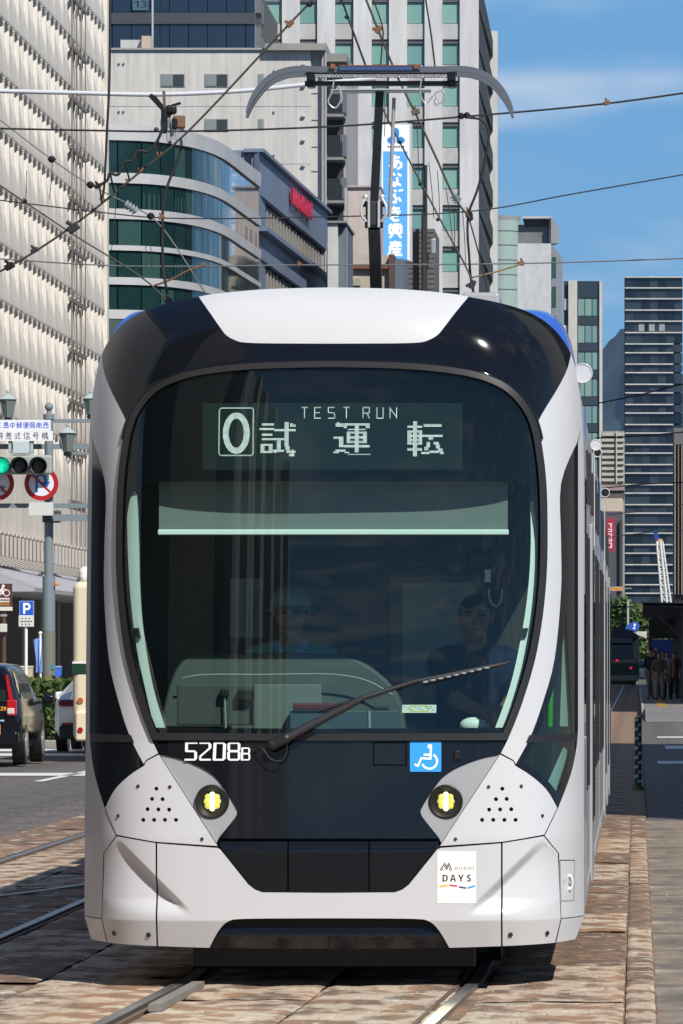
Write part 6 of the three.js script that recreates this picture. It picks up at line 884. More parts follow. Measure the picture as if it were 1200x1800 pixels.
{ // brown cycle route sign
  const d = 140, o = P(8, 0, d), t = thing('cycle_sign', 'brown sign with a white cyclist on a brown post', 'sign', [o.x, 0, -d]), br = mat([0.085, 0.04, 0.03], 0.6);
  addm('post', rod([o.x, 0, -d], P(8, 1030, d), 0.055), br, t); addm('sign_plate', pbox(-16, 1026, 22.5, 1066, d - 0.08, 0.03), br, t); addm('lower_plate', pbox(-16, 1066.5, 23, 1073.5, d - 0.09, 0.03), mat([0.62, 0.6, 0.56], 0.5), t); addm('control_box', rbx(0.17, 0.2, 0.14, P(8, 0, d).x, P(0, 1104, d).y, -d + 0.1, 0.02), mat([0.55, 0.54, 0.5], 0.5), t); addm('clamp', rbx(0.16, 0.05, 0.14, P(8, 0, d).x, P(0, 1082, d).y, -d, 0.01), M.steel, t);
  const tx = canvasTex(192, 192, (x) => { x.fillStyle = '#4a2c26'; x.fillRect(0, 0, 192, 192); x.strokeStyle = x.fillStyle = '#e4dfdc'; x.lineWidth = 7; for (const cx of [68, 146]) { x.beginPath(); x.arc(cx, 78, 26, 0, 7); x.stroke(); } x.beginPath(); x.arc(118, 20, 13, 0, 7); x.fill(); x.lineWidth = 16; x.beginPath(); x.moveTo(112, 34); x.lineTo(98, 56); x.lineTo(118, 66); x.lineTo(104, 90); x.stroke(); x.lineWidth = 8; x.beginPath(); x.moveTo(116, 42); x.lineTo(146, 56); x.stroke(); for (let j = 0; j < 3; j++) { x.fillStyle = j === 2 ? '#c0862a' : '#e4dfdc'; for (let i = 0; i < 9; i++) x.fillRect(40 + i * 15, 120 + j * 24, 11, 14); } });
  const a = P(-16, 1066, d), c = P(22.5, 1026, d); putw('sign_face', gridGeo(1, 1, (u, v) => [a.x + (c.x - a.x) * u, a.y + (c.y - a.y) * v, -d + 0.085]), mat([1, 1, 1], 0.6, { map: tx }), t);
}
// hedge and kerb in front of the arcade
function leafMass(name, box, n, size, colors, parent, shapeFn) {
  const groups = colors.map(() => []); for (let i = 0; i < n; i++) { let p; do { p = new V3(rr(box[0], box[3]), rr(box[1], box[4]), rr(box[2], box[5])); } while (shapeFn && !shapeFn(p)); const s = size * rr(0.6, 1.3), g = new THREE.PlaneGeometry(s, s * 0.7).rotateX(rr(-1.4, 1.4)).rotateY(rr(0, 6.28)).rotateZ(rr(-1, 1)).translate(p.x, p.y, p.z); groups[i % colors.length].push(g); }
  groups.forEach((gs, i) => putw(name, merge(gs), mat(colors[i], 0.8), parent));
}
{
  const d = 113.5, x0 = P(20, 0, d).x, x1 = P(210, 0, d).x, top = P(0, 1187, d).y, h = thing('hedge', 'clipped green hedge at the roadside beneath the signal pole', 'hedge', [(x0 + x1) / 2, 0, -d]);
  addm('core', box2(x0, 0.2, -d - 0.15, x1, top - 0.12, -d - 0.8), mat([0.045, 0.085, 0.018], 0.9), h);
  const n1 = (p) => p.y < top - 0.16 * fbm(p.x * 3, p.z * 3, 0, 2); leafMass('foliage', [x0, 0.12, -d - 0.95, x1, top, -d + 0.05], 2600, 0.11, [[0.045, 0.085, 0.018], [0.075, 0.10, 0.02], [0.03, 0.06, 0.014], [0.10, 0.105, 0.03]], h, n1);
  const kb = thing('kerb', 'pale kerb stones along the foot of the hedge', 'kerb', [x0, 0, -d + 1]); for (let i = 0; i < 6; i++) addm('kerb_stone', rbx(0.98, 0.17, 0.3, x0 + 0.5 + i * 1.0, 0.05, -d + 0.9, 0.03), conc([0.38, 0.35, 0.31]), kb);
  struct('pavement', flat(-40, -d, x1 + 2, -300, 0.1, 0.3), conc([0.3, 0.29, 0.28]));
}
{ // blue festival cloth and crates by the arcade
  const d = 150, o = P(72, 0, d), t = thing('blue_banner', 'light blue cloth hung on a pole behind the signal pole', 'banner', [o.x, 0.1, -d]); addm('pole', rod([o.x, 0.1, -d], P(72, 1113, d), 0.03), M.white, t); addm('pole_tip', new THREE.SphereGeometry(0.05, 8, 6).translate(P(72, 1113, d).x, P(0, 1113, d).y, -d), M.white, t);
  putw('cloth', gridGeo(10, 12, (u, v) => { const y = 1120 + 62 * v, w = 13 - 6 * Math.sin(v * 2.2), p = P(72 - w + w * 2 * u, y - 5 * Math.abs(u - 0.5) * (1 - v) * -2, d); return [p.x, p.y, -d + 0.08 * Math.sin(u * 9 + v * 3)]; }), mat([0.16, 0.30, 0.66], 0.85), t);
  for (const [x, y, w, h, c, l] of [[103, 1183, 12, 13, [0.03, 0.12, 0.55], 'blue notice box standing behind the hedge'], [48, 1182, 22, 12, [0.45, 0.38, 0.26], 'tan basket stall standing behind the parking sign']]) { const b = thing('stall_box', l, 'box', [P(x, 0, d + 3).x, 0.1, -d - 3]); addm('box_body', rbx(w * 0.0146, 1.35, 0.3, P(x, 0, d + 3).x, 0.1 + 0.675, -d - 3, 0.02), mat(c, 0.7), b); addm('box_top', rbx(w * 0.0156, 0.05, 0.34, P(x, 0, d + 3).x, 1.47, -d - 3, 0.02), mat(c.map((v) => v * 0.7 + 0.2), 0.7), b); }
}
// ================================================================ vehicles on the left
function loftRings(rings) { const n = rings[0].length, pos = [], idx = []; rings.forEach((r) => r.forEach((p) => pos.push(...p))); for (let r = 0; r < rings.length - 1; r++) for (let i = 0; i < n; i++) { const a = r * n + i, b = r * n + (i + 1) % n; idx.push(a, b, b + n, a, b + n, a + n); } for (const r of [0, rings.length - 1]) for (let i = 1; i < n - 1; i++) idx.push(r * n, r * n + i, r * n + i + 1); const g = new THREE.BufferGeometry(); g.setAttribute('position', new THREE.Float32BufferAttribute(pos, 3)); g.setIndex(idx); return g; }
function car(t, S, paintM, o) {                                     // S: stations from the tail, [z, half width, belt y, roof half width, roof y]
  const ring = ([z, w, yb, wr, yr]) => { const lo = 0.26; return [[-w * 0.9, lo, -z], [-w, 0.42, -z], [-w * 1.0, yb * 0.8, -z], [-w * 0.97, yb, -z], [-wr, yr - 0.12, -z], [-wr * 0.88, yr - 0.03, -z], [-wr * 0.5, yr, -z], [wr * 0.5, yr, -z], [wr * 0.88, yr - 0.03, -z], [wr, yr - 0.12, -z], [w * 0.97, yb, -z], [w, yb * 0.8, -z], [w, 0.42, -z], [w * 0.9, lo, -z]]; };
  put('body', toCreasedNormals(loftRings(S.map(ring)), 0.75), paintM, t);
  const at = (z) => { let i = 0; while (i < S.length - 2 && S[i + 1][0] < z) i++; const a = S[i], b = S[i + 1], k = clamp((z - a[0]) / (b[0] - a[0])); return a.map((v, j) => v + (b[j] - v) * k); };
  const sideGlass = (z0, z1, s) => gridGeo(6, 3, (u, v) => { const z = z0 + (z1 - z0) * u, [, w, yb, wr, yr] = at(z), k = 0.1 + 0.82 * v; return [s * (w * 0.97 + (wr - w * 0.97) * k + 0.008), yb + (yr - 0.12 - yb) * k, -z]; });
  for (const s of [1, -1]) for (const [a, b] of o.glass) put('side_window', sideGlass(a, b, s), M.darkGlass, t);
  for (const s of [1, -1]) for (const z of o.wheels) { const w = put('wheel', new THREE.CylinderGeometry(0.32, 0.32, 0.2, 24).rotateZ(Math.PI / 2).translate(s * (S[2][1] - 0.09), 0.32, -z), M.black, t); put('rim', new THREE.CylinderGeometry(0.2, 0.2, 0.21, 12).rotateZ(Math.PI / 2).translate(s * (S[2][1] - 0.088), 0.32, -z), M.steel, w); }
  for (const s of [1, -1]) { const m = put('door_mirror', rbx(0.2, 0.14, 0.1, s * (S[3][1] + 0.14), o.mirror[1], -o.mirror[0], 0.05), paintM, t); put('mirror_arm', rbx(0.1, 0.05, 0.06, s * (S[3][1] + 0.02), o.mirror[1] - 0.05, -o.mirror[0], 0.015), M.black, m); }
  return at;
}
{
  const d = 93, t = thing('black_minivan', 'glossy black minivan taxi with a red tail lamp, left edge', 'car', [P(33, 0, d).x - 0.80, 0, -d]);
  const pm = phys([0.005, 0.006, 0.010], 0.12);
  car(t, [[0, 0.74, 0.98, 0.60, 1.50], [0.08, 0.81, 1.0, 0.645, 1.55], [0.5, 0.845, 1.0, 0.66, 1.60], [2.3, 0.85, 0.98, 0.655, 1.60], [3.0, 0.85, 0.96, 0.60, 1.42], [3.55, 0.84, 0.93, 0.58, 1.0], [4.1, 0.80, 0.85, 0.55, 0.88], [4.3, 0.70, 0.72, 0.5, 0.74]], pm, { glass: [[0.35, 1.25], [1.3, 2.2], [2.25, 2.95]], wheels: [0.75, 3.35], mirror: [2.85, 1.02] });
  put('rear_window', gridGeo(6, 4, (u, v) => [(u - 0.5) * 2 * (0.62 - 0.05 * v), 1.0 + 0.46 * v, 0.012 - 0.03 * v]), M.darkGlass, t);
  const red = phys([0.42, 0.012, 0.015], 0.15, { clearcoat: 1 });
  for (const s of [1, -1]) { const l = put('tail_lamp', rbx(0.16, 0.26, 0.1, s * 0.70, 0.90, 0.0, 0.03), red, t); put('lamp_window', rbx(0.12, 0.1, 0.1, s * 0.69, 0.85, 0.012, 0.02), phys([0.6, 0.5, 0.48], 0.1), l); put('tail_lamp', quadPrism([new V3(s * 0.73, 1.02, 0.03), new V3(s * 0.66, 1.02, 0.03), new V3(s * 0.60, 1.42, 0.0), new V3(s * 0.635, 1.42, 0.0)], new V3(0, 0, -0.08)), red, t); put('reflector', rbx(0.05, 0.18, 0.03, s * 0.72, 0.45, 0.0, 0.01), red, t); }
  put('rear_bumper', rbx(1.62, 0.24, 0.14, 0, 0.42, -0.02, 0.05), pm, t);
  const tx = canvasTex(128, 64, (x) => { x.clearRect(0, 0, 128, 64); x.fillStyle = '#e89a3c'; x.font = 'bold 56px sans-serif'; x.fillText('29', 40, 52); }); put('fleet_mark', gridGeo(1, 1, (u, v) => [0.46 + 0.2 * u, 0.84 + 0.1 * v, 0.012]), mat([1, 1, 1], 0.5, { map: tx, transparent: true, alphaTest: 0.4 }), t);
  put('plate', rbx(0.34, 0.16, 0.02, 0.36, 0.56, 0.06, 0.005), mat([0.75, 0.32, 0.04], 0.5), t); put('emblem', rbx(0.07, 0.03, 0.02, 0.55, 0.70, 0.01, 0.008), mat([0.3, 0.45, 0.6], 0.3), t);
}
{
  const d = 106.3, t = thing('white_sedan', 'white car with a dark red light bar, behind the cream bus', 'car', [P(95, 0, d).x + 0.9, 0, -d]), pm = phys([0.78, 0.79, 0.8], 0.2, { clearcoat: 1, clearcoatRoughness: 0.04 });
  car(t, [[0, 0.80, 0.9, 0.60, 0.94], [0.12, 0.885, 0.98, 0.64, 1.02], [0.55, 0.90, 1.0, 0.60, 1.22], [1.2, 0.9, 0.98, 0.60, 1.46], [2.4, 0.9, 0.96, 0.60, 1.48], [3.3, 0.9, 0.94, 0.60, 1.02], [4.2, 0.86, 0.84, 0.6, 0.86], [4.5, 0.74, 0.7, 0.5, 0.72]], pm, { glass: [[0.95, 1.5], [1.55, 2.5], [2.55, 3.1]], wheels: [0.85, 3.6], mirror: [2.75, 1.0] });
  put('rear_window', gridGeo(4, 4, (u, v) => [(u - 0.5) * 1.05, 1.04 + 0.36 * v, -0.25 - 0.8 * v + 0.06]), M.darkGlass, t);
  put('light_bar', rbx(1.62, 0.13, 0.1, 0, 0.88, 0.0, 0.04), phys([0.13, 0.01, 0.016], 0.15, { clearcoat: 1 }), t); put('rear_diffuser', rbx(1.6, 0.24, 0.16, 0, 0.36, -0.02, 0.05), M.black, t); put('reflector_strip', rbx(1.5, 0.05, 0.05, 0, 0.5, 0.04, 0.015), phys([0.12, 0.015, 0.02], 0.3), t); for (let i = 0; i < 3; i++) put('exhaust', disc(0.04, 0.06, -0.5 + i * 0.13, 0.36, 0.08, 12), M.steel, t); put('plate', rbx(0.33, 0.165, 0.02, 0.15, 0.68, 0.05, 0.005), mat([0.6, 0.6, 0.58], 0.5), t);
}
{
  const d = 98, x0 = P(128.5, 0, d).x, W = 2.45, t = thing('cream_bus', 'cream bus with a dark green stripe, partly hidden by the tram', 'bus', [x0 + W / 2, 0, -d]), cream = phys([0.70, 0.62, 0.45], 0.35, { clearcoat: 0.5 }), L = 8, yt = P(0, 1022, d).y;
  put('body', new RoundedBoxGeometry(W, yt - 0.32, L, 4, 0.12).translate(0, (yt + 0.32) / 2, -L / 2), cream, t);
  const yS = P(0, 1176, d).y; put('green_stripe', box2(-W / 2 - 0.006, yS - 0.085, 0.006, W / 2 + 0.006, yS + 0.085, -L + 0.2), mat([0.006, 0.04, 0.018], 0.4), t); put('white_stripe', box2(-W / 2 - 0.004, yS + 0.09, 0.004, W / 2 + 0.004, yS + 0.12, -L + 0.2), M.white, t);
  put('roof_unit', rbx(1.8, 0.34, 2.4, 0, yt + 0.13, -1.6, 0.12), mat([0.66, 0.66, 0.65], 0.5), t); put('roof_unit', rbx(0.5, 0.26, 0.5, -W / 2 + 0.32, yt + 0.12, -0.5, 0.1), M.white, t);
  put('rear_bumper', rbx(W - 0.1, 0.5, 0.16, 0, 0.56, 0.03, 0.05), cream, t); put('rear_window', rbx(1.8, 0.9, 0.03, 0.1, yt - 0.75, 0.0, 0.02), M.darkGlass, t); put('service_hatch', rbx(1.6, 0.75, 0.02, 0.25, 1.15, 0.0, 0.01), mat([0.66, 0.585, 0.43], 0.4), t);
  for (const s of [1, -1]) { put('tail_lamp', disc(0.045, 0.06, s * (W / 2 - 0.14), 0.5, 0.1, 14), phys([0.35, 0.01, 0.01], 0.2), t); put('turn_lamp', disc(0.05, 0.04, s * (W / 2 - 0.13), 0.98, 0.0, 14), phys([0.4, 0.12, 0.03], 0.2), t); put('brake_lamp', rbx(0.1, 0.3, 0.06, s * (W / 2 - 0.36), 0.66, 0.08, 0.02), phys([0.42, 0.02, 0.015], 0.25), t); for (const z of [2.2, 6.2]) { const w = put('wheel', new THREE.CylinderGeometry(0.48, 0.48, 0.28, 28).rotateZ(Math.PI / 2).translate(s * (W / 2 - 0.16), 0.48, -z), M.black, t); put('rim', new THREE.CylinderGeometry(0.3, 0.3, 0.29, 16).rotateZ(Math.PI / 2).translate(s * (W / 2 - 0.158), 0.48, -z), M.steel, w); } }
  put('underbody', box2(-W / 2 + 0.15, 0.22, -0.2, W / 2 - 0.15, 0.4, -L + 0.2), M.black, t);
}
{ // red and cream bus waiting across the road on the left, outside the frame, mirrored low in the quarter glass
  const t = thing('red_bus', 'red and cream bus outside the left edge, mirrored in the quarter window', 'bus', [-9.2, 0, -22]); put('body', new RoundedBoxGeometry(2.4, 2.6, 9, 3, 0.12).translate(0, 1.65, 0), phys([0.66, 0.6, 0.45], 0.35), t); put('red_skirt', rbx(2.44, 1.1, 9.04, 0, 0.95, 0, 0.1), phys([0.42, 0.03, 0.012], 0.3), t); put('side_window', rbx(2.46, 0.8, 8, 0, 2.15, 0, 0.05), M.darkGlass, t); for (const s of [1, -1]) for (const z of [-2.8, 2.8]) put('wheel', new THREE.CylinderGeometry(0.46, 0.46, 0.28, 24).rotateZ(Math.PI / 2).translate(s * 1.08, 0.46, z), M.black, t);
}
// ================================================================ the stop and far street on the right
{ // striped bollard
  const d = 76, o = P(1121, 0, d), t = thing('striped_bollard', 'green and white spiral striped bollard between track and platform', 'bollard', [o.x, 0, -d]), h = 0.88, r = 0.047;
  put('post', new THREE.CylinderGeometry(r, r, h, 18).translate(0, h / 2 + 0.02, 0), mat([0.012, 0.07, 0.035], 0.5), t); put('cap', new THREE.SphereGeometry(r * 1.02, 16, 8, 0, 6.2832, 0, 1.57).scale(1, 0.6, 1).translate(0, h + 0.02, 0), mat([0.012, 0.06, 0.03], 0.5), t);
  for (let i = 0; i < 7; i++) put('stripe', gridGeo(16, 1, (u, v) => { const a = u * Math.PI * 2, y = 0.08 + i * 0.12 + 0.075 * u + v * 0.035; return [Math.sin(a) * (r + 0.002), y, Math.cos(a) * (r + 0.002)]; }), mat([0.5, 0.55, 0.5], 0.5), t); put('foot', new THREE.CylinderGeometry(r * 1.5, r * 1.7, 0.05, 18).translate(0, 0.015, 0), mat([0.10, 0.09, 0.03], 0.7), t);
}
const px0 = 176; // platform
{
  const p = thing('tram_platform', 'low paved tram platform with tactile paving', 'platform', [1.6, 0, -230]), gr = conc([0.24, 0.235, 0.23]);
  addm('deck', box2(0.22, -0.02, -px0, 3.0, 0.25, -330), gr, p); addm('ramp', quadPrism([new V3(0.25, -0.02, -160), new V3(0.25, -0.02, -px0), new V3(0.25, 0.24, -px0)], new V3(2.7, 0, 0)), gr, p); addm('kerb_edge', box2(0.16, 0.0, -px0 + 0.02, 0.22, 0.26, -330), conc([0.5, 0.49, 0.47]), p); addm('tactile_strip', box2(0.62, 0.25, -px0 - 1, 0.92, 0.262, -330), mat([0.30, 0.18, 0.04], 0.8), p); addm('tactile_strip', box2(0.3, 0.25, -px0 - 2, 1.6, 0.261, -px0 - 2.5), mat([0.30, 0.18, 0.04], 0.8), p);
  const s = thing('platform_shelter', 'dark steel shelter roof over the waiting people', 'shelter', [1.6, 0.25, -215]), st = mat([0.035, 0.032, 0.03], 0.5);
  const d = 196; addm('roof', quadPrism([P(1130, 1060, d), P(1130, 1064, d), new V3(4.4, P(0, 1078, d).y, -d), new V3(4.4, P(0, 1064, d).y, -d)], new V3(0, 0, -60)), st, s); addm('fascia', quadPrism([P(1128, 1058, d), P(1128, 1064, d), new V3(4.4, P(0, 1068, d).y, -d), new V3(4.4, P(0, 1062, d).y, -d)], new V3(0, 0, -0.2)), mat([0.08, 0.072, 0.06], 0.5), s);
  for (let i = 0; i < 4; i++) { const dd = 198 + i * 16; addm('post', box2(1.50, 0.25, -dd, 1.66, P(0, 1070, d).y, -dd - 0.16), mat([0.09, 0.10, 0.12], 0.5), s); addm('brace', beam([1.5, P(0, 1120, d).y, -dd - 0.08], [0.6, P(0, 1075, d).y, -dd - 0.08], 0.1, 0.1), st, s); }
  addm('display_case', box2(0.5, P(0, 1122, 240).y, -240, 3.6, P(0, 1088, 240).y, -240.6), mat([0.012, 0.012, 0.013], 0.5), s); addm('display_post', rod([0.55, 0.25, -240.3], [0.55, P(0, 1090, 240).y, -240.3], 0.06), st, s);
  addm('case_lamp', disc(0.06, 0.04, 0.95, P(0, 1093, 240).y, -239.97, 10), mat([0.3, 0.01, 0.01], 0.5, {}), s);
  addm('railing', merge(rod([2.9, 1.3, -200], [2.9, 1.3, -300], 0.03), ...Array.from({ length: 14 }, (_, i) => rod([2.9, 0.25, -200 - i * 7], [2.9, 1.3, -200 - i * 7], 0.025))), st, s);
  // waiting people
  const stand = (x, dd, h, top, leg, label, hair = HAIR, bag) => {
    const s_ = h / 1.7, z = -dd, f = 0.25, y = (v) => f + v * s_; const B = [{ a: [x, y(0.92), z], b: [x, y(1.3), z], ra: 0.13, rb: 0.15, sx: 1.15, sz: 0.75, c: top, k: 0.08 }, { a: [x - 0.13, y(1.38), z], b: [x + 0.13, y(1.38), z], ra: 0.075, rb: 0.075, c: top, k: 0.07 }, { a: [x, y(1.4), z], b: [x, y(1.52), z + 0.01], ra: 0.055, rb: 0.05, c: SKIN, k: 0.03 }, { a: [x, y(1.6), z], b: [x, y(1.57), z + 0.03], ra: 0.088, rb: 0.075, c: (p) => p.z < z + 0.05 || p.y > y(1.63) ? hair : SKIN, k: 0.03 }, { a: [x, y(1.56), z + 0.1], b: [x, y(1.54), z + 0.11], ra: 0.012, rb: 0.014, c: SKIN, k: 0.02 }];
    [-1, 1].forEach((k) => { B.push({ a: [x + k * 0.19, y(1.36), z], b: [x + k * 0.24, y(1.08), z + 0.0], ra: 0.058, rb: 0.045, c: top, k: 0.05 }, { a: [x + k * 0.24, y(1.08), z], b: [x + k * 0.2, y(0.86), z + 0.1], ra: 0.042, rb: 0.03, c: SKIN, k: 0.03 }, { a: [x + k * 0.2, y(0.86), z + 0.1], b: [x + k * 0.19, y(0.76), z + 0.13], ra: 0.034, rb: 0.022, c: SKIN, k: 0.02 }, { a: [x + k * 0.09, y(0.9), z], b: [x + k * 0.1, y(0.48), z + 0.01], ra: 0.1, rb: 0.068, c: leg, k: 0.05 }, { a: [x + k * 0.1, y(0.48), z + 0.01], b: [x + k * 0.1, y(0.09), z - 0.02], ra: 0.066, rb: 0.048, c: leg, k: 0.03 }, { a: [x + k * 0.1, y(0.045), z - 0.04], b: [x + k * 0.11, y(0.04), z + 0.13], ra: 0.045, rb: 0.036, c: [0.012, 0.011, 0.01], k: 0.02 }); });
    const t = thing('person', label, 'person', [x, f, z], 'people waiting on the platform'); putw('body', sdfPerson(B, new V3(x - 0.36, f - 0.03, z - 0.25), new V3(x + 0.36, y(1.75), z + 0.27), 60), bodyMat, t); if (bag) putw('bag', rbx(0.3, 0.34, 0.14, x + 0.26, y(0.8), z + 0.05, 0.04), mat(bag, 0.7), t);
  };
  stand(0.52, 211, 1.78, [0.012, 0.012, 0.014], [0.22, 0.20, 0.18], 'person in a black top and pale trousers, leftmost on the platform');
  stand(0.80, 208, 1.66, [0.10, 0.085, 0.06], [0.30, 0.27, 0.23], 'person in light trousers with a tan shoulder bag', HAIR, [0.12, 0.085, 0.05]);
  stand(1.08, 209, 1.7, [0.34, 0.32, 0.30], [0.02, 0.025, 0.035], 'person in a grey shirt and dark trousers near the shelter post');
  stand(0.95, 217, 1.74, [0.02, 0.02, 0.022], [0.02, 0.02, 0.022], 'person dressed in black behind the grey shirt');
  stand(1.34, 212, 1.68, [0.06, 0.03, 0.025], [0.025, 0.022, 0.02], 'person in a dark brown top beside the shelter post');
  stand(0.66, 220, 1.75, [0.025, 0.03, 0.05], [0.015, 0.015, 0.018], 'person in dark navy at the back of the queue');
}
{ // older green tram further up the line
  const d = 372, cx = P(1091, 0, d).x - 0.0, t = thing('green_tram', 'old dark green and cream tram standing far up the track', 'tram', [cx, 0, -d]), gr = mat([0.02, 0.055, 0.035], 0.4), cr = mat([0.30, 0.28, 0.20], 0.5), W = 1.15;
  put('lower_body', rbx(2 * W, 0.9, 12, 0, 0.95, -6, 0.08), gr, t); put('upper_body', rbx(2 * W, 1.7, 12, 0, 2.25, -6, 0.1), cr, t); put('roof', new THREE.CylinderGeometry(1.6, 1.6, 12, 24, 1, false, -0.8, 1.6).rotateX(-Math.PI / 2).translate(0, 2.0, -6), mat([0.06, 0.065, 0.075], 0.6), t); put('windscreen', rbx(1.5, 0.9, 0.06, 0, 2.15, 0.02, 0.05), winM([0.02, 0.04, 0.07]), t); put('display_box', rbx(1.5, 0.3, 0.06, 0, 2.85, 0.02, 0.03), mat([0.16, 0.17, 0.18], 0.5), t); put('bumper', rbx(2.2, 0.35, 0.25, 0, 0.5, 0.05, 0.05), cr, t); put('skirt', rbx(1.9, 0.3, 0.2, 0, 0.25, -0.1, 0.03), M.black, t);
  for (const [x, y] of [[-0.25, 1.62], [0.62, 1.15]]) put('tail_lamp', disc(0.07, 0.06, x, y, 0.05, 12), mat([0.5, 0.01, 0.05], 0.4, { emissive: lin(1, 0.02, 0.12), emissiveIntensity: 0.8 }), t); put('trolley_mast', rod([0.1, 3.5, -3], [0.1, 5.0, -3], 0.06), M.darkSteel, t); put('trolley_bow', rod([-0.8, 5.0, -3], [0.9, 5.0, -3], 0.04), M.darkSteel, t); for (const s of [1, -1]) for (const z of [2.5, 9.5]) put('wheel', new THREE.CylinderGeometry(0.33, 0.33, 0.1, 18).rotateZ(Math.PI / 2).translate(s * 0.72, 0.33, -z), M.black, t);
}
{ // round blue lane sign, gantry bits, crane, far cars, trees
  const d = 425; let o = P(1103, 0, d), t = thing('lane_sign', 'two round blue road signs on a pale pole', 'sign', [o.x, 0, -d]); addm('pole', rod([o.x, 0, -d], P(1103, 1055, d), 0.09), mat([0.34, 0.36, 0.36], 0.5), t); addm('sign_arm', beam(P(1103, 1106, d), P(1136, 1117, d), 0.06, 0.1), mat([0.45, 0.46, 0.45], 0.5), t);
  const tx = canvasTex(96, 96, (x) => { x.fillStyle = '#1a4fb0'; x.fillRect(0, 0, 96, 96); x.strokeStyle = x.fillStyle = '#dfe6f2'; x.lineWidth = 10; x.beginPath(); x.moveTo(48, 80); x.lineTo(48, 34); x.stroke(); x.beginPath(); x.moveTo(48, 12); x.lineTo(66, 40); x.lineTo(30, 40); x.fill(); x.beginPath(); x.moveTo(26, 72); x.lineTo(48, 62); x.stroke(); });
  for (const [x, y] of [[1107, 1105], [1115, 1101]]) { const c = P(x, y, d - 0.2 - (x - 1107) * 0.02); const s = addm('round_sign', disc(8.3 * d / F, 0.03, c.x, c.y, c.z, 24), mat([0.4, 0.4, 0.4], 0.5), t); putw('sign_face', new THREE.CircleGeometry(8.2 * d / F, 24).translate(c.x, c.y, c.z + 0.02), mat([1, 1, 1], 0.5, { map: tx }), s); }
  addm('name_plate', pbox(1108, 1110, 1136, 1122, d + 0.2, 0.05), mat([0.5, 0.5, 0.48], 0.5), t);
  const cd = 560, q = (x, y, z = 0) => P(x, y, cd).add(new V3(0, 0, z)); t = thing('lattice_crane', 'white lattice crane boom with a blue tip', 'crane', [P(1165, 0, cd).x, 0, -cd]); const cw = mat([0.62, 0.62, 0.6], 0.5);
  const A0 = q(1153.5, 952, 0.8), B0 = q(1160, 952, 0.8), C0 = q(1164, 952, -0.8), A1 = q(1168, 1120, 1.2), B1 = q(1178, 1120, 1.2), C1 = q(1187, 1120, -1.2); const leg = (n, a, b, r = 0.09) => addm(n, rod(a, b, r, r, 5), cw, t); leg('boom_chord', A0, A1, 0.11); leg('boom_chord', B0, B1, 0.13); leg('boom_chord', C0, C1, 0.11);
  for (let i = 0; i < 14; i++) { const k0 = i / 14, k1 = (i + 1) / 14, L = (a, b, k) => a.clone().lerp(b, k); leg('boom_lace', L(A0, A1, k0), L(B0, B1, k1), 0.05); leg('boom_lace', L(B0, B1, k0), L(C0, C1, k1), 0.05); leg('boom_lace', L(A0, A1, k1), L(B0, B1, k1), 0.05); leg('boom_lace', L(C0, C1, k0), L(B0, B1, k0), 0.05); leg('boom_lace', L(A0, A1, k0), L(C0, C1, k1), 0.04); }
  addm('boom_tip', quadPrism([q(1147, 934), q(1155, 931), q(1158, 949), q(1152, 950)], new V3(0, 0, -1)), mat([0.012, 0.06, 0.26], 0.5), t); addm('boom_sheave', disc(0.28, 0.3, q(1160, 952).x, q(1160, 952).y, -cd, 16), mat([0.5, 0.33, 0.22], 0.5), t); leg('boom_foot', A1, new V3(A1.x, 0, -cd), 0.15); leg('boom_foot', B1, new V3(B1.x + 0.3, 0, -cd), 0.15); leg('boom_foot', C1, new V3(C1.x + 0.6, 0, -cd), 0.15); addm('crane_base', rbx(4, 2.4, 5, B1.x, 1.2, -cd - 2, 0.2), mat([0.05, 0.14, 0.4], 0.5), t);
  for (const [x, dd, c, l] of [[1125, 400, [0.6, 0.6, 0.6], 'far white car with red tail lamps beside the green tram'], [1131, 430, [0.05, 0.1, 0.3], 'far blue car behind the white one']]) { const w = thing('far_car', l, 'car', [P(x, 0, dd).x, 0, -dd], 'cars far up the street'); put('body', rbx(1.7, 0.75, 4.3, 0, 0.72, -2.1, 0.2), mat(c, 0.3), w); put('cabin', rbx(1.45, 0.6, 2.3, 0, 1.3, -2.1, 0.25), M.darkGlass, w); put('roof', rbx(1.35, 0.1, 1.9, 0, 1.6, -2.1, 0.04), mat(c, 0.3), w); for (const s of [1, -1]) { put('tail_lamp', rbx(0.25, 0.2, 0.08, s * 0.66, 0.85, 0.03, 0.03), mat([0.5, 0.02, 0.02], 0.3, { emissive: lin(1, 0.05, 0.04), emissiveIntensity: 0.5 }), w); for (const z of [0.8, 3.4]) put('wheel', new THREE.CylinderGeometry(0.32, 0.32, 0.2, 16).rotateZ(Math.PI / 2).translate(s * 0.76, 0.32, -z), M.black, w); } }
  const tree = (px, top, dd, r, label, cols_) => { const c = P(px, 0, dd), H = P(0, top, dd).y, tr = thing('street_tree', label, 'tree', [c.x, 0, -dd], 'trees along the far street'); put('trunk', merge(rod([0, 0, 0], [0.1, H * 0.45, 0], 0.18, 0.11), rod([0.1, H * 0.42, 0], [r * 0.5, H * 0.75, 0.3], 0.09, 0.04), rod([0.1, H * 0.42, 0], [-r * 0.5, H * 0.7, -0.3], 0.09, 0.04), rod([0.1, H * 0.45, 0], [0, H * 0.85, 0], 0.1, 0.04)), mat([0.06, 0.045, 0.03], 0.9), tr);
    const cl = Array.from({ length: 9 }, () => [c.x + rr(-0.7, 0.7) * r, H * rr(0.42, 0.86), -dd + rr(-0.7, 0.7) * r, r * rr(0.32, 0.55)]); leafMass('crown', [c.x - r * 1.2, H * 0.28, -dd - r * 1.2, c.x + r * 1.2, H, -dd + r * 1.2], 1300, 0.34, cols_, tr, (p) => cl.some(([x, y, z, q]) => Math.hypot(p.x - x, (p.y - y) * 0.9, p.z - z) < q)); };
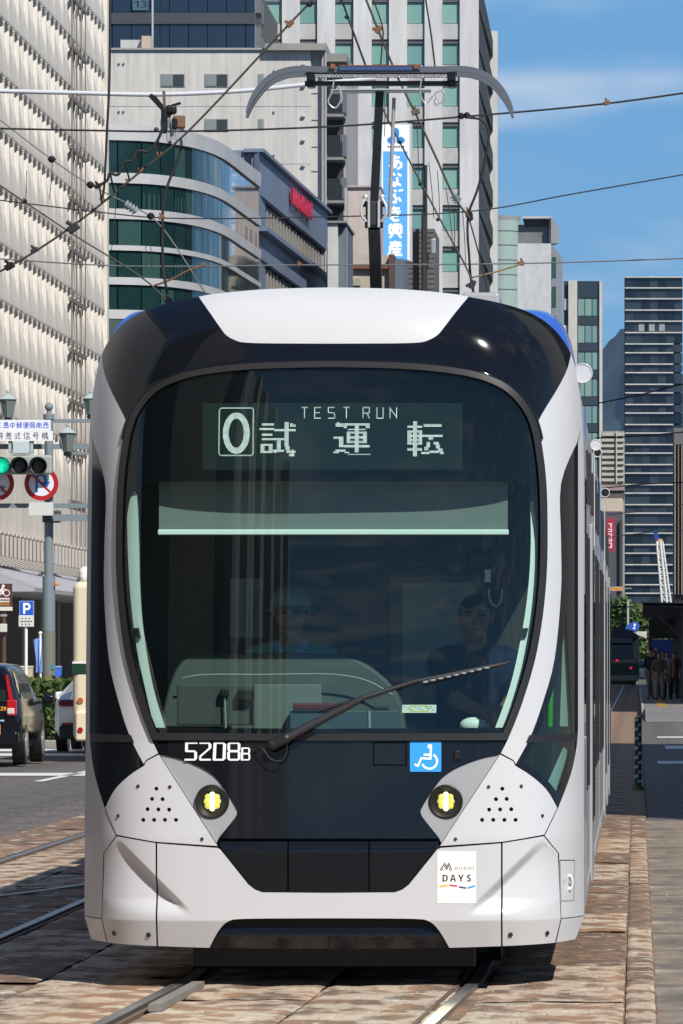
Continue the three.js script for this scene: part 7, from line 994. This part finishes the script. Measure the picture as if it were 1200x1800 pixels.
  const G = [[0.045, 0.10, 0.02], [0.07, 0.13, 0.03], [0.03, 0.07, 0.018]], Y = [[0.085, 0.12, 0.025], [0.11, 0.14, 0.03], [0.05, 0.09, 0.02]];
  tree(1074, 1036, 430, 1.7, 'round green tree just right of the tram flank', G); tree(1089, 1052, 450, 1.6, 'green tree behind the old green tram', G); tree(1116, 1058, 470, 1.8, 'yellow green tree behind the blue round signs', Y); tree(1133, 1064, 500, 1.7, 'yellow green tree beside the shelter roof', Y); tree(1126, 1112, 520, 1.4, 'small low tree beyond the platform end', G);
  t = thing('signal_gantry', 'far horizontal traffic signal with an amber lamp', 'traffic light', [P(1078, 0, 410).x, 0, -410]); addm('mast', rod([P(1066, 0, 410).x, 0, -410], P(1066, 1030, 410), 0.09), M.poleGrey, t); addm('signal_case', pbox(1070, 1031, 1095, 1039, 409.6, 0.2), mat([0.3, 0.3, 0.28], 0.5), t); addm('amber_bar', pbox(1073, 1033, 1093, 1037.5, 409.3, 0.1), mat([0.6, 0.25, 0.02], 0.5), t); addm('mast_arm', beam(P(1066, 1035, 410), P(1110, 1034, 410), 0.08, 0.08), M.poleGrey, t);
  t = thing('blue_truck', 'blue panelled truck beyond the waiting people', 'truck', [P(1165, 0, 330).x, 0, -330]); const tb = mat([0.02, 0.07, 0.30], 0.5); addm('cargo_box', box2(P(1140, 0, 330).x, 0.9, -330, P(1215, 0, 330).x, P(0, 1124, 330).y, -336), tb, t); addm('rear_bumper', box2(P(1142, 0, 330).x, 0.5, -329.9, P(1212, 0, 330).x, 0.85, -330.4), M.black, t); for (const x of [1150, 1205]) addm('wheel', new THREE.CylinderGeometry(0.45, 0.45, 0.3, 20).rotateZ(Math.PI / 2).translate(P(x, 0, 331).x, 0.45, -331.5), M.black, t); for (const x of [1152, 1191]) addm('amber_lamp', disc(0.09, 0.08, P(x, 1141, 329.8).x, P(0, 1141, 329.8).y, -329.8, 14), mat([0.75, 0.3, 0.02], 0.4), t);
}
scene.traverse((o) => { if (o.isMesh) { o.castShadow = true; o.receiveShadow = true; } });
scene.fog = new THREE.FogExp2(new THREE.Color(0.28, 0.45, 0.70), 0.00003);
renderer.render(scene, camera);
